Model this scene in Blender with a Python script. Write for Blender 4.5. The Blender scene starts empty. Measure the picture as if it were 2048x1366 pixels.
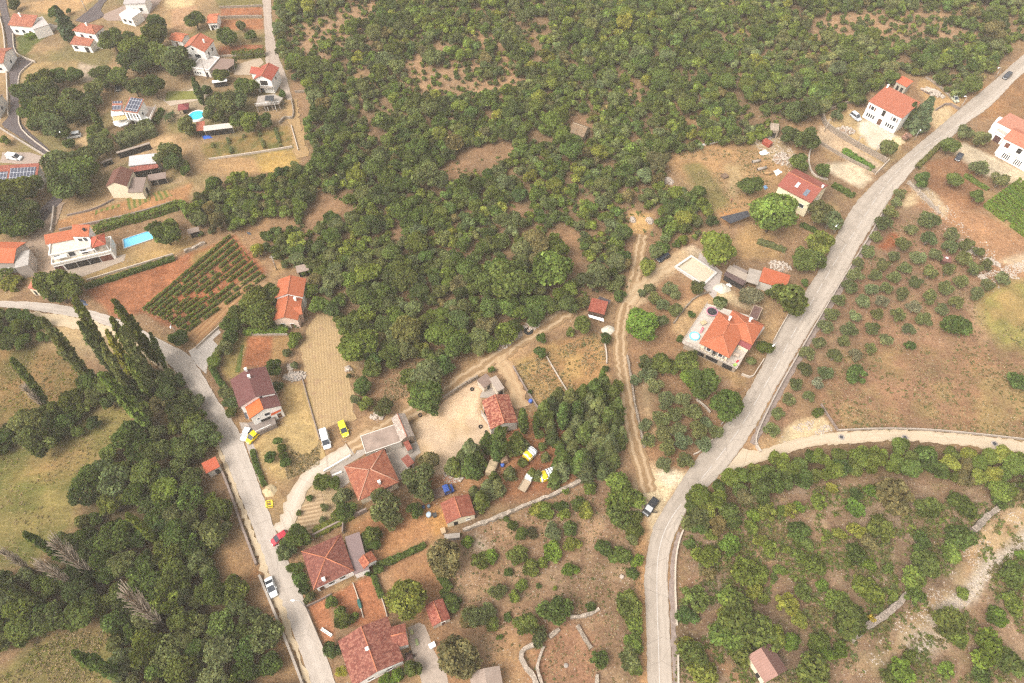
import bpy, bmesh, math, random
import numpy as np
from mathutils import Vector, Matrix

C = bpy.context.scene.collection
scene = bpy.context.scene
R = math.radians

# ---------------------------------------------------------------- camera
H, FPX, PITCH = 145.0, 1365.0, 54.0          # height in m, focal length in photo pixels, degrees below the horizon
cam_d = bpy.data.cameras.new('camera'); cam = bpy.data.objects.new('camera', cam_d); C.objects.link(cam)
cam.location = (0, 0, H); cam.rotation_euler = (R(90 - PITCH), 0, 0)
cam_d.sensor_width = 36; cam_d.lens = 36 * FPX / 2048; cam_d.clip_end = 9000; cam_d.clip_start = 0.5
scene.camera = cam

# ---------------------------------------------------------------- light: soft bright overcast, sun veiled, from the lower left
SUN_AZ, SUN_EL = R(-128), R(52)
w = bpy.data.worlds.new('World'); scene.world = w; w.use_nodes = True
nt = w.node_tree; nt.nodes.clear()
sky = nt.nodes.new('ShaderNodeTexSky'); sky.sky_type = 'NISHITA'; sky.sun_disc = False
sky.sun_elevation = SUN_EL; sky.sun_rotation = SUN_AZ; sky.dust_density = 6; sky.air_density = 1.0; sky.ozone_density = 0.6
hs = nt.nodes.new('ShaderNodeHueSaturation'); hs.inputs['Saturation'].default_value = 0.15
bg = nt.nodes.new('ShaderNodeBackground'); bg.inputs['Strength'].default_value = 0.15
wo = nt.nodes.new('ShaderNodeOutputWorld')
nt.links.new(sky.outputs[0], hs.inputs['Color']); nt.links.new(hs.outputs[0], bg.inputs[0]); nt.links.new(bg.outputs[0], wo.inputs[0])
sd = bpy.data.lights.new('sun', 'SUN'); sun = bpy.data.objects.new('sun', sd); C.objects.link(sun)
sd.energy = 0.85; sd.angle = R(32); sd.color = (1.0, 0.92, 0.80)
d = Vector((-math.sin(SUN_AZ) * math.cos(SUN_EL), -math.cos(SUN_AZ) * math.cos(SUN_EL), -math.sin(SUN_EL)))
sun.rotation_euler = d.to_track_quat('-Z', 'Y').to_euler(); sun.location = (0, 0, 200)
scene.view_settings.view_transform = 'Standard'; scene.view_settings.look = 'None'
scene.view_settings.exposure = 1.12; scene.view_settings.gamma = 1.0
scene.cycles.max_bounces = 8; scene.cycles.volume_bounces = 1; scene.cycles.diffuse_bounces = 6; scene.cycles.transparent_max_bounces = 4
scene.cycles.use_denoising = False; scene.cycles.adaptive_threshold = 0.004; scene.cycles.filter_width = 1.3

# ---------------------------------------------------------------- helpers
_ca, _sa = math.cos(R(90 - PITCH)), math.sin(R(90 - PITCH))
def P(px, py, z=0.0):
    """the point of the place seen at a photo pixel, at height z above the ground"""
    dx, dy = (px - 1024) / FPX, -(py - 683) / FPX
    vx, vy, vz = dx, dy * _ca + _sa, dy * _sa - _ca
    t = (z - H) / vz
    return Vector((vx * t, vy * t, z))
def proj(p):
    x, y, z = p[0], p[1], p[2] - H
    yc, zc = y * _ca + z * _sa, -y * _sa + z * _ca
    return 1024 + FPX * x / -zc, 683 - FPX * yc / -zc
def pxm(px, py):
    """photo pixels per metre (sideways) at the ground under a pixel"""
    p = P(px, py); return FPX / (p.y * _sa + H * _ca)
def Zm(ox, oy, s):
    return lambda x, y: (ox + x / s, oy + y / s)
EXPO = 1.9
def lin(c):
    c = c / 255.0
    return c / 12.92 if c <= 0.04045 else ((c + 0.055) / 1.055) ** 2.4
def A(r, g, b, k=1.0):
    """surface colour from how a flat piece of it looks in the overcast daylight"""
    return tuple(min(0.85, lin(v) / EXPO * k) for v in (r, g, b))

VEG = []          # (object, adjective, noun, px, py) labelled at the end
def tag(o, label=None, cat=None, group=None, kind=None):
    if label: o['label'] = label
    if cat: o['category'] = cat
    if group: o['group'] = group
    if kind: o['kind'] = kind
    return o
def empty(name, loc, rz=0.0):
    o = bpy.data.objects.new(name, None); C.objects.link(o); o.empty_display_size = 0.3
    o.location = loc; o.rotation_euler = (0, 0, rz); return o
def link(name, me, m=None, parent=None, loc=None, rz=0.0):
    o = bpy.data.objects.new(name, me); C.objects.link(o)
    if m is not None and not me.materials:
        for k in (m if isinstance(m, (list, tuple)) else [m]): me.materials.append(k)
    if parent: o.parent = parent
    if loc is not None: o.location = loc
    if rz: o.rotation_euler = (0, 0, rz)
    return o
def bm_link(name, bm, m, parent=None, loc=None, rz=0.0, smooth=False):
    bmesh.ops.recalc_face_normals(bm, faces=bm.faces)
    me = bpy.data.meshes.new(name); bm.to_mesh(me); bm.free()
    if smooth:
        for p in me.polygons: p.use_smooth = True
    return link(name, me, m, parent, loc, rz)
def box(bm, x0, x1, y0, y1, z0, z1, M=None, mi=0):
    vs = [bm.verts.new((x, y, z)) for z in (z0, z1) for x, y in ((x0, y0), (x1, y0), (x1, y1), (x0, y1))]
    if M is not None:
        for v in vs: v.co = M @ v.co
    fs = []
    for f in ((3, 2, 1, 0), (4, 5, 6, 7), (0, 1, 5, 4), (1, 2, 6, 5), (2, 3, 7, 6), (3, 0, 4, 7)):
        fc = bm.faces.new([vs[i] for i in f]); fc.material_index = mi; fs.append(fc)
    return vs
def tube(bm, pts, rad, n=8, mi=0, cap=True):
    rings = []
    for i, p in enumerate(pts):
        p = Vector(p); a = Vector(pts[max(0, i - 1)]); b = Vector(pts[min(len(pts) - 1, i + 1)])
        t = (b - a).normalized(); u = t.orthogonal().normalized(); v = t.cross(u)
        r = rad[i] if isinstance(rad, (list, tuple)) else rad
        rings.append([bm.verts.new(p + (u * math.cos(2 * math.pi * k / n) + v * math.sin(2 * math.pi * k / n)) * r) for k in range(n)])
    # keep rings aligned
    for a, b in zip(rings, rings[1:]):
        off = min(range(n), key=lambda o: sum((a[k].co - b[(k + o) % n].co).length for k in range(n)))
        b[:] = b[off:] + b[:off]
        for k in range(n):
            f = bm.faces.new((a[k], a[(k + 1) % n], b[(k + 1) % n], b[k])); f.material_index = mi; f.smooth = True
    if cap:
        for rr in (rings[0][::-1], rings[-1]):
            f = bm.faces.new(rr); f.material_index = mi
def lathe(bm, prof, n=24, center=(0, 0, 0), mi=0):
    cx, cy, cz = center; rings = []
    for r, z in prof:
        rings.append([bm.verts.new((cx + r * math.cos(2 * math.pi * k / n), cy + r * math.sin(2 * math.pi * k / n), cz + z)) for k in range(n)])
    for a, b in zip(rings, rings[1:]):
        for k in range(n):
            f = bm.faces.new((a[k], a[(k + 1) % n], b[(k + 1) % n], b[k])); f.material_index = mi; f.smooth = True
    return rings

# ---------------------------------------------------------------- node helpers and materials
class NT:
    def __init__(s, name):
        s.m = bpy.data.materials.new(name); s.m.use_nodes = True; s.t = s.m.node_tree; s.t.nodes.clear()
        s.out = s.t.nodes.new('ShaderNodeOutputMaterial')
    def n(s, typ, ins=None, **kw):
        nd = s.t.nodes.new('ShaderNode' + typ)
        for k, v in kw.items(): setattr(nd, k, v)
        for k, v in (ins or {}).items():
            if isinstance(v, bpy.types.NodeSocket): s.t.links.new(v, nd.inputs[k])
            else: nd.inputs[k].default_value = v
        return nd
    def math(s, op, a, b=0.0, clamp=False):
        return s.n('Math', {0: a, 1: b}, operation=op, use_clamp=clamp).outputs[0]
    def mix(s, fac, a, b, mode='MIX'):
        nd = s.n('Mix', data_type='RGBA', blend_type=mode)
        for k, v in ((0, fac), (6, a), (7, b)):
            if isinstance(v, bpy.types.NodeSocket): s.t.links.new(v, nd.inputs[k])
            else: nd.inputs[k].default_value = v if k == 0 else (*v, 1) if len(v) == 3 else v
        return nd.outputs[2]
    def noise(s, scale, vec=None, detail=3, rough=0.55):
        ins = {'Scale': scale, 'Detail': detail, 'Roughness': rough}
        if vec is not None: ins['Vector'] = vec
        return s.n('TexNoise', ins).outputs[0]
    def ramp(s, fac, stops):
        nd = s.n('ValToRGB', {0: fac}); e = nd.color_ramp.elements
        while len(e) < len(stops): e.new(0.5)
        for i, (p, c) in enumerate(stops):
            e[i].position = p; e[i].color = (c, c, c, 1) if not isinstance(c, tuple) else (*c, 1)
        return nd.outputs[0]
    def pos(s): return s.n('NewGeometry').outputs['Position']
    def uv(s): return s.n('UVMap').outputs[0]
    def obj(s): return s.n('TexCoord').outputs['Object']
    def finish(s, col, rough=0.85, bump=None, bstr=0.3, bdist=0.1, spec=0.2, metal=0.0):
        ins = {'Base Color': col if isinstance(col, bpy.types.NodeSocket) else (*col, 1), 'Roughness': rough, 'Metallic': metal, 'Specular IOR Level': spec}
        if bump is not None:
            ins['Normal'] = s.n('Bump', {'Height': bump, 'Strength': bstr, 'Distance': bdist}).outputs[0]
        b = s.n('BsdfPrincipled', ins); s.t.links.new(b.outputs[0], s.out.inputs[0]); return s.m
_mc = {}
def plain(name, col, rough=0.8, var=0.18, scale=1.5, spec=0.2, metal=0.0):
    k = (name, tuple(col))
    if k in _mc: return _mc[k]
    t = NT(name); p = t.pos()
    f = t.noise(scale, p, 4); g = t.noise(scale * 9, p, 2)
    lo = tuple(c * (1 - var) for c in col); hi = tuple(min(0.9, c * (1 + var)) for c in col)
    c1 = t.mix(t.ramp(f, [(0.3, 0.0), (0.7, 1.0)]), lo, hi)
    c2 = t.mix(t.math('MULTIPLY', g, var), c1, (col[0] * .5, col[1] * .5, col[2] * .5))
    _mc[k] = t.finish(c2, rough, spec=spec, metal=metal); return _mc[k]
def paint(name, col, rough=0.3):
    k = (name, tuple(col))
    if k in _mc: return _mc[k]
    t = NT(name); f = t.noise(1.2, t.obj(), 3)
    _mc[k] = t.finish(t.mix(t.math('MULTIPLY', f, 0.25), col, tuple(c * .75 for c in col)), rough, spec=0.5); return _mc[k]
def wallm(col, dirt=0.35):
    k = ('wall', tuple(col), dirt)
    if k in _mc: return _mc[k]
    t = NT('plaster'); p = t.pos()
    f = t.noise(0.5, p, 5); sv = t.n('VectorMath', {0: p, 1: (3.0, 3.0, 0.35)}, operation='MULTIPLY').outputs[0]
    st = t.noise(1.0, sv, 4)
    c = t.mix(t.math('MULTIPLY', t.ramp(st, [(0.45, 0.0), (0.75, 1.0)]), dirt), col, tuple(x * y for x, y in zip(col, (.62, .57, .5))))
    c = t.mix(t.math('MULTIPLY', t.ramp(f, [(0.4, 0.0), (0.7, 1.0)]), 0.2), c, tuple(x * .75 for x in col))
    _mc[k] = t.finish(c, 0.9); return _mc[k]
def tile(col, mott=0.25, light=None, pu=0.34, pv=0.42, line=0.3, name='roof_tiles'):
    """clay tile roof: columns along u, courses along v, single tiles bleached or darkened"""
    k = ('tile', tuple(col), mott, light, pu, pv, line)
    if k in _mc: return _mc[k]
    t = NT(name); uv = t.uv(); sp = t.n('SeparateXYZ', {0: uv})
    u = t.math('DIVIDE', sp.outputs[0], pu); v = t.math('DIVIDE', sp.outputs[1], pv)
    fu = t.math('ABSOLUTE', t.math('SUBTRACT', t.math('FRACT', u), 0.5)); fv = t.math('FRACT', v)
    cell = t.n('CombineXYZ', {0: t.math('FLOOR', u), 1: t.math('FLOOR', v)}).outputs[0]
    rnd = t.n('TexWhiteNoise', {0: cell}, noise_dimensions='2D').outputs[0]
    big = t.noise(0.35, uv, 4); med = t.noise(1.6, uv, 3)
    lt = light or tuple(min(.8, x * 1.55 + 0.03) for x in col)
    dk = tuple(x * 0.55 for x in col)
    mm = t.math('MULTIPLY', t.ramp(t.math('ADD', t.math('MULTIPLY', rnd, 0.55), t.math('MULTIPLY', med, 0.6)), [(0.52, 0.0), (0.74, 1.0)]), mott)
    c = t.mix(t.math('MULTIPLY', t.ramp(big, [(0.35, 0.0), (0.7, 1.0)]), 0.35), col, tuple(x * y for x, y in zip(col, (.75, .68, .66))))
    c = t.mix(mm, c, lt)
    c = t.mix(t.math('MULTIPLY', t.math('LESS_THAN', rnd, 0.12), mott * 0.9), c, dk)
    ln = t.math('MAXIMUM', t.math('MULTIPLY', t.math('GREATER_THAN', fv, 0.84), 1.0), t.math('MULTIPLY', t.math('GREATER_THAN', fu, 0.36), 0.7))
    c = t.mix(t.math('MULTIPLY', ln, line), c, dk)
    hgt = t.math('ADD', t.math('MULTIPLY', fu, -1.0), t.math('MULTIPLY', fv, 0.5))
    _mc[k] = t.finish(c, 0.8, bump=hgt, bstr=0.5, bdist=0.06); return _mc[k]
def sheet(col, period=0.25, name='corrugated_sheet', rust=0.0):
    k = ('sheet', tuple(col), period, rust)
    if k in _mc: return _mc[k]
    t = NT(name); uv = t.uv(); sp = t.n('SeparateXYZ', {0: uv})
    f = t.math('ABSOLUTE', t.math('SUBTRACT', t.math('FRACT', t.math('DIVIDE', sp.outputs[0], period)), 0.5))
    big = t.noise(0.6, uv, 5)
    c = t.mix(t.math('MULTIPLY', t.math('GREATER_THAN', f, 0.3), 0.25), col, tuple(x * .6 for x in col))
    c = t.mix(t.math('MULTIPLY', t.ramp(big, [(0.4, 0.0), (0.65, 1.0)]), 0.35), c, tuple(x * .7 for x in col))
    if rust: c = t.mix(t.math('MULTIPLY', t.ramp(t.noise(1.1, uv, 5), [(0.45, 0.0), (0.6, 1.0)]), rust), c, (.2, .09, .05))
    _mc[k] = t.finish(c, 0.6, bump=f, bstr=0.4, bdist=0.05); return _mc[k]
def stonem(col=(.42, .37, .32), scale=2.6, dark=0.35):
    k = ('stone', tuple(col), scale, dark)
    if k in _mc: return _mc[k]
    t = NT('dry_stone'); p = t.pos()
    v1 = t.n('TexVoronoi', {'Vector': p, 'Scale': scale}); v2 = t.n('TexVoronoi', {'Vector': p, 'Scale': scale}, feature='DISTANCE_TO_EDGE')
    c = t.mix(v1.outputs['Color'], tuple(x * .7 for x in col), tuple(min(.8, x * 1.25) for x in col))
    c = t.mix(t.ramp(v2.outputs[0], [(0.02, 1.0), (0.09, 0.0)]), c, tuple(x * dark for x in col))
    c = t.mix(t.math('MULTIPLY', t.ramp(t.noise(0.7, p, 4), [(0.45, 0.0), (0.7, 1.0)]), 0.45), c, (.2, .17, .12))
    _mc[k] = t.finish(c, 0.95, bump=v2.outputs[0], bstr=0.8, bdist=0.15); return _mc[k]
def leafm():
    t = NT('foliage')
    oc = t.n('ObjectInfo').outputs['Color']; at = t.n('Attribute', attribute_name='tint').outputs['Color']
    c = t.mix(1.0, oc, at, 'MULTIPLY')
    d = t.n('BsdfDiffuse', {'Color': c, 'Roughness': 0.5}); tr = t.n('BsdfTranslucent', {'Color': t.mix(1.0, c, (1.25, 1.2, 0.6), 'MULTIPLY')})
    m = t.n('MixShader', {0: 0.42, 1: d.outputs[0], 2: tr.outputs[0]}); t.t.links.new(m.outputs[0], t.out.inputs[0]); return t.m
LEAF = leafm()
BARK = plain('bark', (.13, .10, .075), 0.95, 0.35, 3)
BARKG = plain('grey_bark', (.28, .25, .21), 0.95, 0.3, 3)
GLASS = paint('window_glass', (.035, .04, .05), 0.12)
WHITE = plain('white_paint', (.78, .76, .72), 0.7, 0.08)
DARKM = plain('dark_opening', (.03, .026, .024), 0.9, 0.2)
WOOD = plain('brown_wood', (.13, .065, .04), 0.8, 0.25)
CONC = plain('concrete', A(198, 184, 170), 0.95, 0.16, 0.6)
CONCD = plain('grey_concrete', A(165, 150, 140), 0.95, 0.22, 0.6)
RUBBER = plain('black_rubber', (.02, .02, .021), 0.85, 0.3)
STEEL = plain('galvanised_steel', (.48, .47, .45), 0.5, 0.1, metal=0.0)
# ---------------------------------------------------------------- ground: one sheet with soils, dry grass and gravel
RNG = np.random.default_rng(7)
def vnoise(x, y, s, seed=0):
    x = x / s; y = y / s; xi = np.floor(x).astype(np.int64); yi = np.floor(y).astype(np.int64)
    fx = x - xi; fy = y - yi; fx = fx * fx * (3 - 2 * fx); fy = fy * fy * (3 - 2 * fy)
    def h(a, b):
        n = (a * 374761393 + b * 668265263 + seed * 144665) & 0xffffffff
        n = ((n ^ (n >> 13)) * 1274126177) & 0xffffffff
        return ((n ^ (n >> 16)) & 0xffff) / 65535.0
    return (h(xi, yi) * (1 - fx) + h(xi + 1, yi) * fx) * (1 - fy) + (h(xi, yi + 1) * (1 - fx) + h(xi + 1, yi + 1) * fx) * fy
def fbm(x, y, s, seed=0, o=4):
    v = 0; a = 0.5; t = 0
    for i in range(o): v = v + a * vnoise(x, y, s / 2 ** i, seed + i * 17); t += a; a *= .5
    return v / t
def inpoly(x, y, poly):
    c = np.zeros(x.shape, bool); n = len(poly); j = n - 1
    for i in range(n):
        xi, yi = poly[i]; xj, yj = poly[j]
        if yi != yj:
            c ^= ((yi > y) != (yj > y)) & (x < (xj - xi) * (y - yi) / (yj - yi) + xi)
        j = i
    return c
def wpoly(px): return [tuple(P(*p).xy) for p in px]

STEP = 0.6
gx = np.concatenate([[-6000, -2500, -1000, -500, -330], np.arange(-260, 260.1, STEP), [330, 500, 1000, 2500, 6000]])
gy = np.concatenate([[-2500, -800, -250, -90, -30], np.arange(2, 318, STEP), [350, 420, 600, 1200, 3000, 7000]])
GX, GY = np.meshgrid(gx, gy); gX = GX.ravel(); gY = GY.ravel()
wx = gX + (fbm(gX, gY, 6, 3) - .5) * 3.0; wy = gY + (fbm(gX, gY, 6, 9) - .5) * 3.0
base = np.array(A(166, 132, 100)); COL = np.tile(base, (len(gX), 1)); PEB = np.full(len(gX), 0.25); GRASS = np.full(len(gX), 0.25); SMO = np.zeros(len(gX))
n1 = fbm(gX, gY, 22, 1); n2 = fbm(gX, gY, 7, 2)
COL *= (0.88 + 0.3 * n1)[:, None]
dry = np.array(A(196, 162, 112)); COL += (dry - COL) * np.clip((n2 - .5) * 3, 0, .6)[:, None]
def zone(px, col, soft=1.0, k=1.0, peb=None, grass=None, warp=1.0, col2=None, s2=4.0, sm=None):
    """lay a soil or ground cover over an outline with an uneven, soft border"""
    global COL
    pl = wpoly(px); xs = [p[0] for p in pl]; ys = [p[1] for p in pl]; mg = 5
    idx = np.where((gX > min(xs) - mg) & (gX < max(xs) + mg) & (gY > min(ys) - mg) & (gY < max(ys) + mg))[0]
    if not len(idx): return
    X = gX[idx] + (wx[idx] - gX[idx]) * warp; Y = gY[idx] + (wy[idx] - gY[idx]) * warp
    m = np.zeros(len(idx))
    for a in range(8): m += inpoly(X + soft * .8 * math.cos(a * .785), Y + soft * .8 * math.sin(a * .785), pl)
    m = m / 8 * k; c = np.array(col)[None, :] * (0.9 + 0.22 * fbm(X, Y, 5, 31))[:, None]
    if col2 is not None:
        f = np.clip((fbm(X, Y, s2, 77) - .47) * 5, 0, 1)[:, None]; c = c * (1 - f) + np.array(col2)[None, :] * f
    COL[idx] += (c - COL[idx]) * m[:, None]
    if peb is not None: PEB[idx] += (peb - PEB[idx]) * m
    if sm is not None: SMO[idx] += (sm - SMO[idx]) * m
    if grass is not None: GRASS[idx] += (grass - GRASS[idx]) * m
def zline(px, wid, col, k=1.0, peb=None):
    pts = wpoly(px)
    for a, b in zip(pts, pts[1:]):
        a = Vector(a); b = Vector(b)
        sel = np.where((gX > min(a.x, b.x) - 6) & (gX < max(a.x, b.x) + 6) & (gY > min(a.y, b.y) - 6) & (gY < max(a.y, b.y) + 6))[0]
        ab = b - a; t = np.clip(((wx[sel] - a.x) * ab.x + (wy[sel] - a.y) * ab.y) / max(ab.length_squared, 1e-6), 0, 1)
        dd = np.hypot(wx[sel] - a.x - t * ab.x, wy[sel] - a.y - t * ab.y); m = np.clip(1.4 - dd / (wid / 2), 0, 1) * k
        COL[sel] += (np.array(col) - COL[sel]) * m[:, None]
        if peb is not None: PEB[sel] += (peb - PEB[sel]) * m

FOREST = [(535, -150), (2250, -150), (2170, 10), (2040, 75), (1985, 128), (1935, 190), (1900, 180), (1850, 140), (1815, 150), (1790, 165), (1745, 175), (1715, 205), (1640, 222), (1590, 235), (1545, 260), (1500, 275), (1420, 285), (1350, 295), (1325, 330), (1330, 370), (1395, 385), (1430, 430), (1425, 470), (1375, 475), (1335, 500), (1300, 540), (1268, 555), (1255, 590), (1180, 610), (1090, 625), (1055, 645), (1000, 690), (930, 722), (880, 742), (850, 770), (720, 730), (688, 690), (680, 640), (640, 625), (612, 590), (622, 550), (560, 520), (512, 508), (530, 470), (600, 440), (560, 418), (480, 448), (400, 468), (385, 440), (388, 395), (440, 355), (520, 350), (600, 325), (628, 330), (615, 240), (630, 190), (590, 150), (560, 95)]
CLEAR = [[(862, 345), (915, 298), (1040, 278), (1035, 312), (960, 335), (900, 352)], [(1112, 448), (1150, 452), (1178, 535), (1135, 528), (1116, 492)],
         [(600, 420), (640, 385), (705, 390), (690, 420), (640, 440), (600, 448)], [(720, 232), (758, 226), (772, 262), (745, 264)], [(742, 748), (800, 722), (850, 735), (845, 760), (770, 830), (730, 815)],
         [(1246, 412), (1318, 418), (1320, 495), (1250, 500)], [(1292, 455), (1260, 470), (1238, 590), (1240, 620), (1268, 585)], [(768, 448), (812, 430), (800, 455)], [(1008, 408), (1062, 418), (1040, 438), (1012, 428)],
         [(1120, 232), (1180, 228), (1190, 270), (1150, 276)], [(1782, 150), (1838, 150), (1838, 190), (1782, 190)], [(1168, 586), (1236, 586), (1236, 630), (1168, 630)]]
SPARSE = [[(860, 95), (960, 60), (1000, 90), (1040, 140), (1030, 185), (960, 210), (880, 200), (820, 170), (800, 130)], [(560, 60), (740, 0), (770, 20), (700, 110), (620, 130), (575, 110)], [(1580, 40), (1760, 20), (1930, 30), (1980, 90), (1840, 105), (1650, 80)]]
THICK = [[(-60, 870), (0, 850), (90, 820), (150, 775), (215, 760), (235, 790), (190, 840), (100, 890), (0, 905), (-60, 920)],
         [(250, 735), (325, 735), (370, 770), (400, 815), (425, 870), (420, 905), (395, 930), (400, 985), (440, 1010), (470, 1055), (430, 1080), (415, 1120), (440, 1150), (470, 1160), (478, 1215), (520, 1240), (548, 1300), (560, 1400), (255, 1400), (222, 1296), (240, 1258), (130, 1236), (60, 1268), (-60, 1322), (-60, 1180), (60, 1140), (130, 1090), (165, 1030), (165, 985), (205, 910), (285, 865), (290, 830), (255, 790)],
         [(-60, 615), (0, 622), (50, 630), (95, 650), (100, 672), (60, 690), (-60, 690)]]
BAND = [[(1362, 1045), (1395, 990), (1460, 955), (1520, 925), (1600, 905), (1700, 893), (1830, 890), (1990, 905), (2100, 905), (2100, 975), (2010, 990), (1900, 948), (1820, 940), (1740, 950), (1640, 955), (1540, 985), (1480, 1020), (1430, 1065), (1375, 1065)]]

FLOOR = A(150, 121, 90)
zone([(540, -200), (2200, -200), (2200, 60), (1985, 128)] + FOREST[5:], FLOOR, 2.5, 0.75, peb=.15)
zone([(-300, -200), (540, -200), (545, 0), (600, 300), (380, 400), (0, 480), (-300, 480)], A(176, 146, 108), 2, 0.8, col2=A(140, 132, 84), s2=14)
CLEAR = [[(x, y + (20 if y > sum(q[1] for q in p) / len(p) else 2)) for x, y in p] for p in CLEAR]
for p in CLEAR: zone(p, A(167, 130, 98), 1.5, .9, peb=.12)
for p in SPARSE: zone(p, A(184, 147, 112), 3, .95, peb=.5)
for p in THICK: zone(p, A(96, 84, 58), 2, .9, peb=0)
zone([(1258, 422), (1308, 430), (1302, 466), (1270, 468)], A(224, 178, 118), 1, 1, peb=.4)
# lower left meadows
zone([(-200, 700), (0, 690), (120, 690), (180, 740), (170, 790), (90, 815), (0, 850), (-200, 880)], A(160, 126, 82), 1.5, 1, peb=0, grass=1, col2=A(120, 108, 60), s2=6)
zone([(-200, 900), (30, 900), (150, 850), (230, 800), (290, 790), (260, 850), (200, 905), (165, 980), (150, 1050), (60, 1130), (-200, 1180)], A(148, 134, 80), 1.5, 1, peb=0, grass=1, col2=A(116, 116, 60), s2=6)
zone([(30, 940), (160, 880), (200, 890), (120, 960)], A(188, 150, 100), 3, .7)
zone([(-200, 1370), (0, 1340), (100, 1265), (220, 1262), (235, 1290), (210, 1380), (-200, 1500)], A(148, 132, 80), 1.5, 1, peb=0, grass=1, col2=A(118, 116, 62), s2=6)
zone([(60, 640), (250, 640), (320, 700), (300, 730), (150, 705), (80, 690)], A(206, 176, 130), 2, .8)
zone([(430, 1080), (480, 1060), (500, 1130), (480, 1160), (440, 1130)], A(186, 146, 104), 1.5, .9)
zone([(440, 1010), (470, 1000), (560, 1250), (600, 1400), (500, 1400), (500, 1240), (470, 1120)], A(170, 134, 98), 1.5, .7)
zline([(512, 1145), (492, 1175), (485, 1215), (470, 1240)], 1.6, A(178, 130, 92), .8)
# left village fields
zone([(165, 578), (270, 545), (400, 500), (468, 470), (535, 545), (485, 560), (372, 662), (335, 655), (290, 625), (230, 642), (205, 610)], A(176, 116, 82), .6, 1, peb=.05, grass=0, warp=.4, col2=A(166, 106, 74), s2=5)
zone([(395, 505), (440, 488), (445, 500), (405, 530), (380, 528)], A(178, 150, 92), 1, .8)
zone([(112, 440), (245, 402), (330, 385), (385, 365), (378, 400), (250, 430), (190, 447), (118, 462)], A(192, 142, 98), .8, 1, peb=.1, grass=.1, warp=.5)
zone([(110, 435), (230, 400), (330, 372), (375, 345), (370, 362), (240, 402), (118, 438)], A(196, 166, 128), .8, .9, warp=.4)
zone([(400, 290), (575, 250), (592, 296), (412, 318)], A(166, 136, 84), .8, 1, peb=.1, grass=.8, warp=.4, col2=A(118, 116, 62), s2=3)
zone([(515, 308), (585, 300), (600, 325), (560, 345), (517, 345)], A(192, 158, 94), .8, 1, grass=.3, warp=.5)
zone([(420, 320), (512, 310), (515, 345), (440, 350), (400, 345)], A(190, 152, 108), 1, 1)
zone([(430, 0), (530, -5), (530, 16), (440, 15)], A(136, 126, 78), .6, 1, grass=.7, warp=.3)
zone([(441, 17), (525, 14), (526, 34), (440, 36)], A(178, 118, 86), .6, 1, grass=0, warp=.3)
zone([(438, 40), (527, 38), (528, 58), (436, 60)], A(188, 128, 90), .6, 1, grass=0, warp=.3)
zone([(440, 92), (526, 89), (530, 108), (432, 116)], A(166, 108, 78), .6, 1, grass=0, warp=.3)
zone([(342, 18), (394, 11), (385, 60), (345, 60)], A(190, 152, 118), .6, 1, grass=0, warp=.4)
zone([(330, 0), (390, -5), (390, 12), (335, 18)], A(222, 196, 150), 1, 1)
zone([(20, 10), (150, -5), (190, -5), (140, 35), (60, 22)], A(206, 166, 120), 1, .9)
zone([(38, 125), (150, 120), (160, 150), (100, 160), (40, 180)], A(188, 158, 110), 1, 1, grass=.3)
zone([(155, 125), (195, 130), (190, 160), (160, 165)], A(210, 186, 160), .8, 1)
zone([(32, 75), (75, 62), (95, 70), (50, 110), (33, 108)], A(110, 118, 62), .8, 1, grass=.8)
zone([(195, 165), (235, 175), (225, 215), (190, 240)], A(208, 168, 122), 1, .9)
zone([(140, 250), (180, 250), (175, 290), (150, 300)], A(220, 186, 140), 1, 1)
zone([(205, 320), (340, 270), (350, 290), (280, 315), (205, 345)], A(206, 172, 130), 1, .9)
zone([(205, 370), (335, 345), (340, 352), (300, 390), (205, 400)], A(180, 148, 116), 1, .8)
zone([(300, 195), (420, 165), (425, 240), (310, 245)], A(196, 172, 140), 1.5, .8)
zone([(205, 505), (320, 465), (390, 470), (380, 498), (280, 525)], A(200, 164, 112), 1, .9)
zone([(165, 548), (345, 490), (400, 488), (350, 512), (175, 570)], A(202, 166, 110), .8, .9)
zone([(60, 470), (108, 455), (100, 480), (110, 545), (90, 560), (60, 520)], A(184, 158, 136), .8, 1, warp=.3)
# scrub meadow behind the vineyard
zone([(480, 462), (580, 408), (612, 440), (560, 475), (500, 500)], A(180, 140, 102), 1.2, 1, grass=.3)
# stubble, yards, gardens of the middle
zone([(562, 772), (606, 762), (640, 865), (648, 915), (610, 940), (575, 965), (520, 935), (508, 890), (570, 845)], A(210, 178, 122), 1, 1, peb=.1, grass=.3)
zone([(478, 670), (500, 670), (490, 735), (462, 760), (445, 740), (450, 700)], A(172, 148, 90), 1, 1, grass=.6, warp=.5)
zone([(544, 672), (580, 672), (575, 720), (540, 730)], A(192, 150, 100), .8, 1, warp=.5)
zone([(494, 673), (545, 672), (541, 735), (482, 735), (492, 700)], A(190, 122, 84), .5, 1, peb=.05, grass=0, warp=.3)
zone([(700, 850), (960, 722), (1030, 690), (1180, 600), (1245, 590), (1230, 640), (1100, 660), (1030, 715), (960, 760), (870, 800), (700, 880), (640, 930), (620, 930)], A(196, 158, 118), 1, .8, peb=.3)
zone([(1027, 735), (1078, 690), (1190, 665), (1216, 715), (1200, 765), (1140, 790), (1085, 822)], A(196, 158, 104), .8, 1, peb=.05, grass=.35, warp=.5, col2=A(180, 138, 94), s2=5)
zone([(1035, 720), (1060, 720), (1060, 760), (1040, 760)], A(176, 158, 100), 1.5, .6)
zone([(930, 850), (1180, 800), (1220, 880), (1200, 960), (1060, 990), (960, 1000), (860, 1000), (870, 940)], A(168, 110, 78), 1.5, .9, peb=.2, grass=.05, col2=A(190, 132, 92), s2=6)
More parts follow.
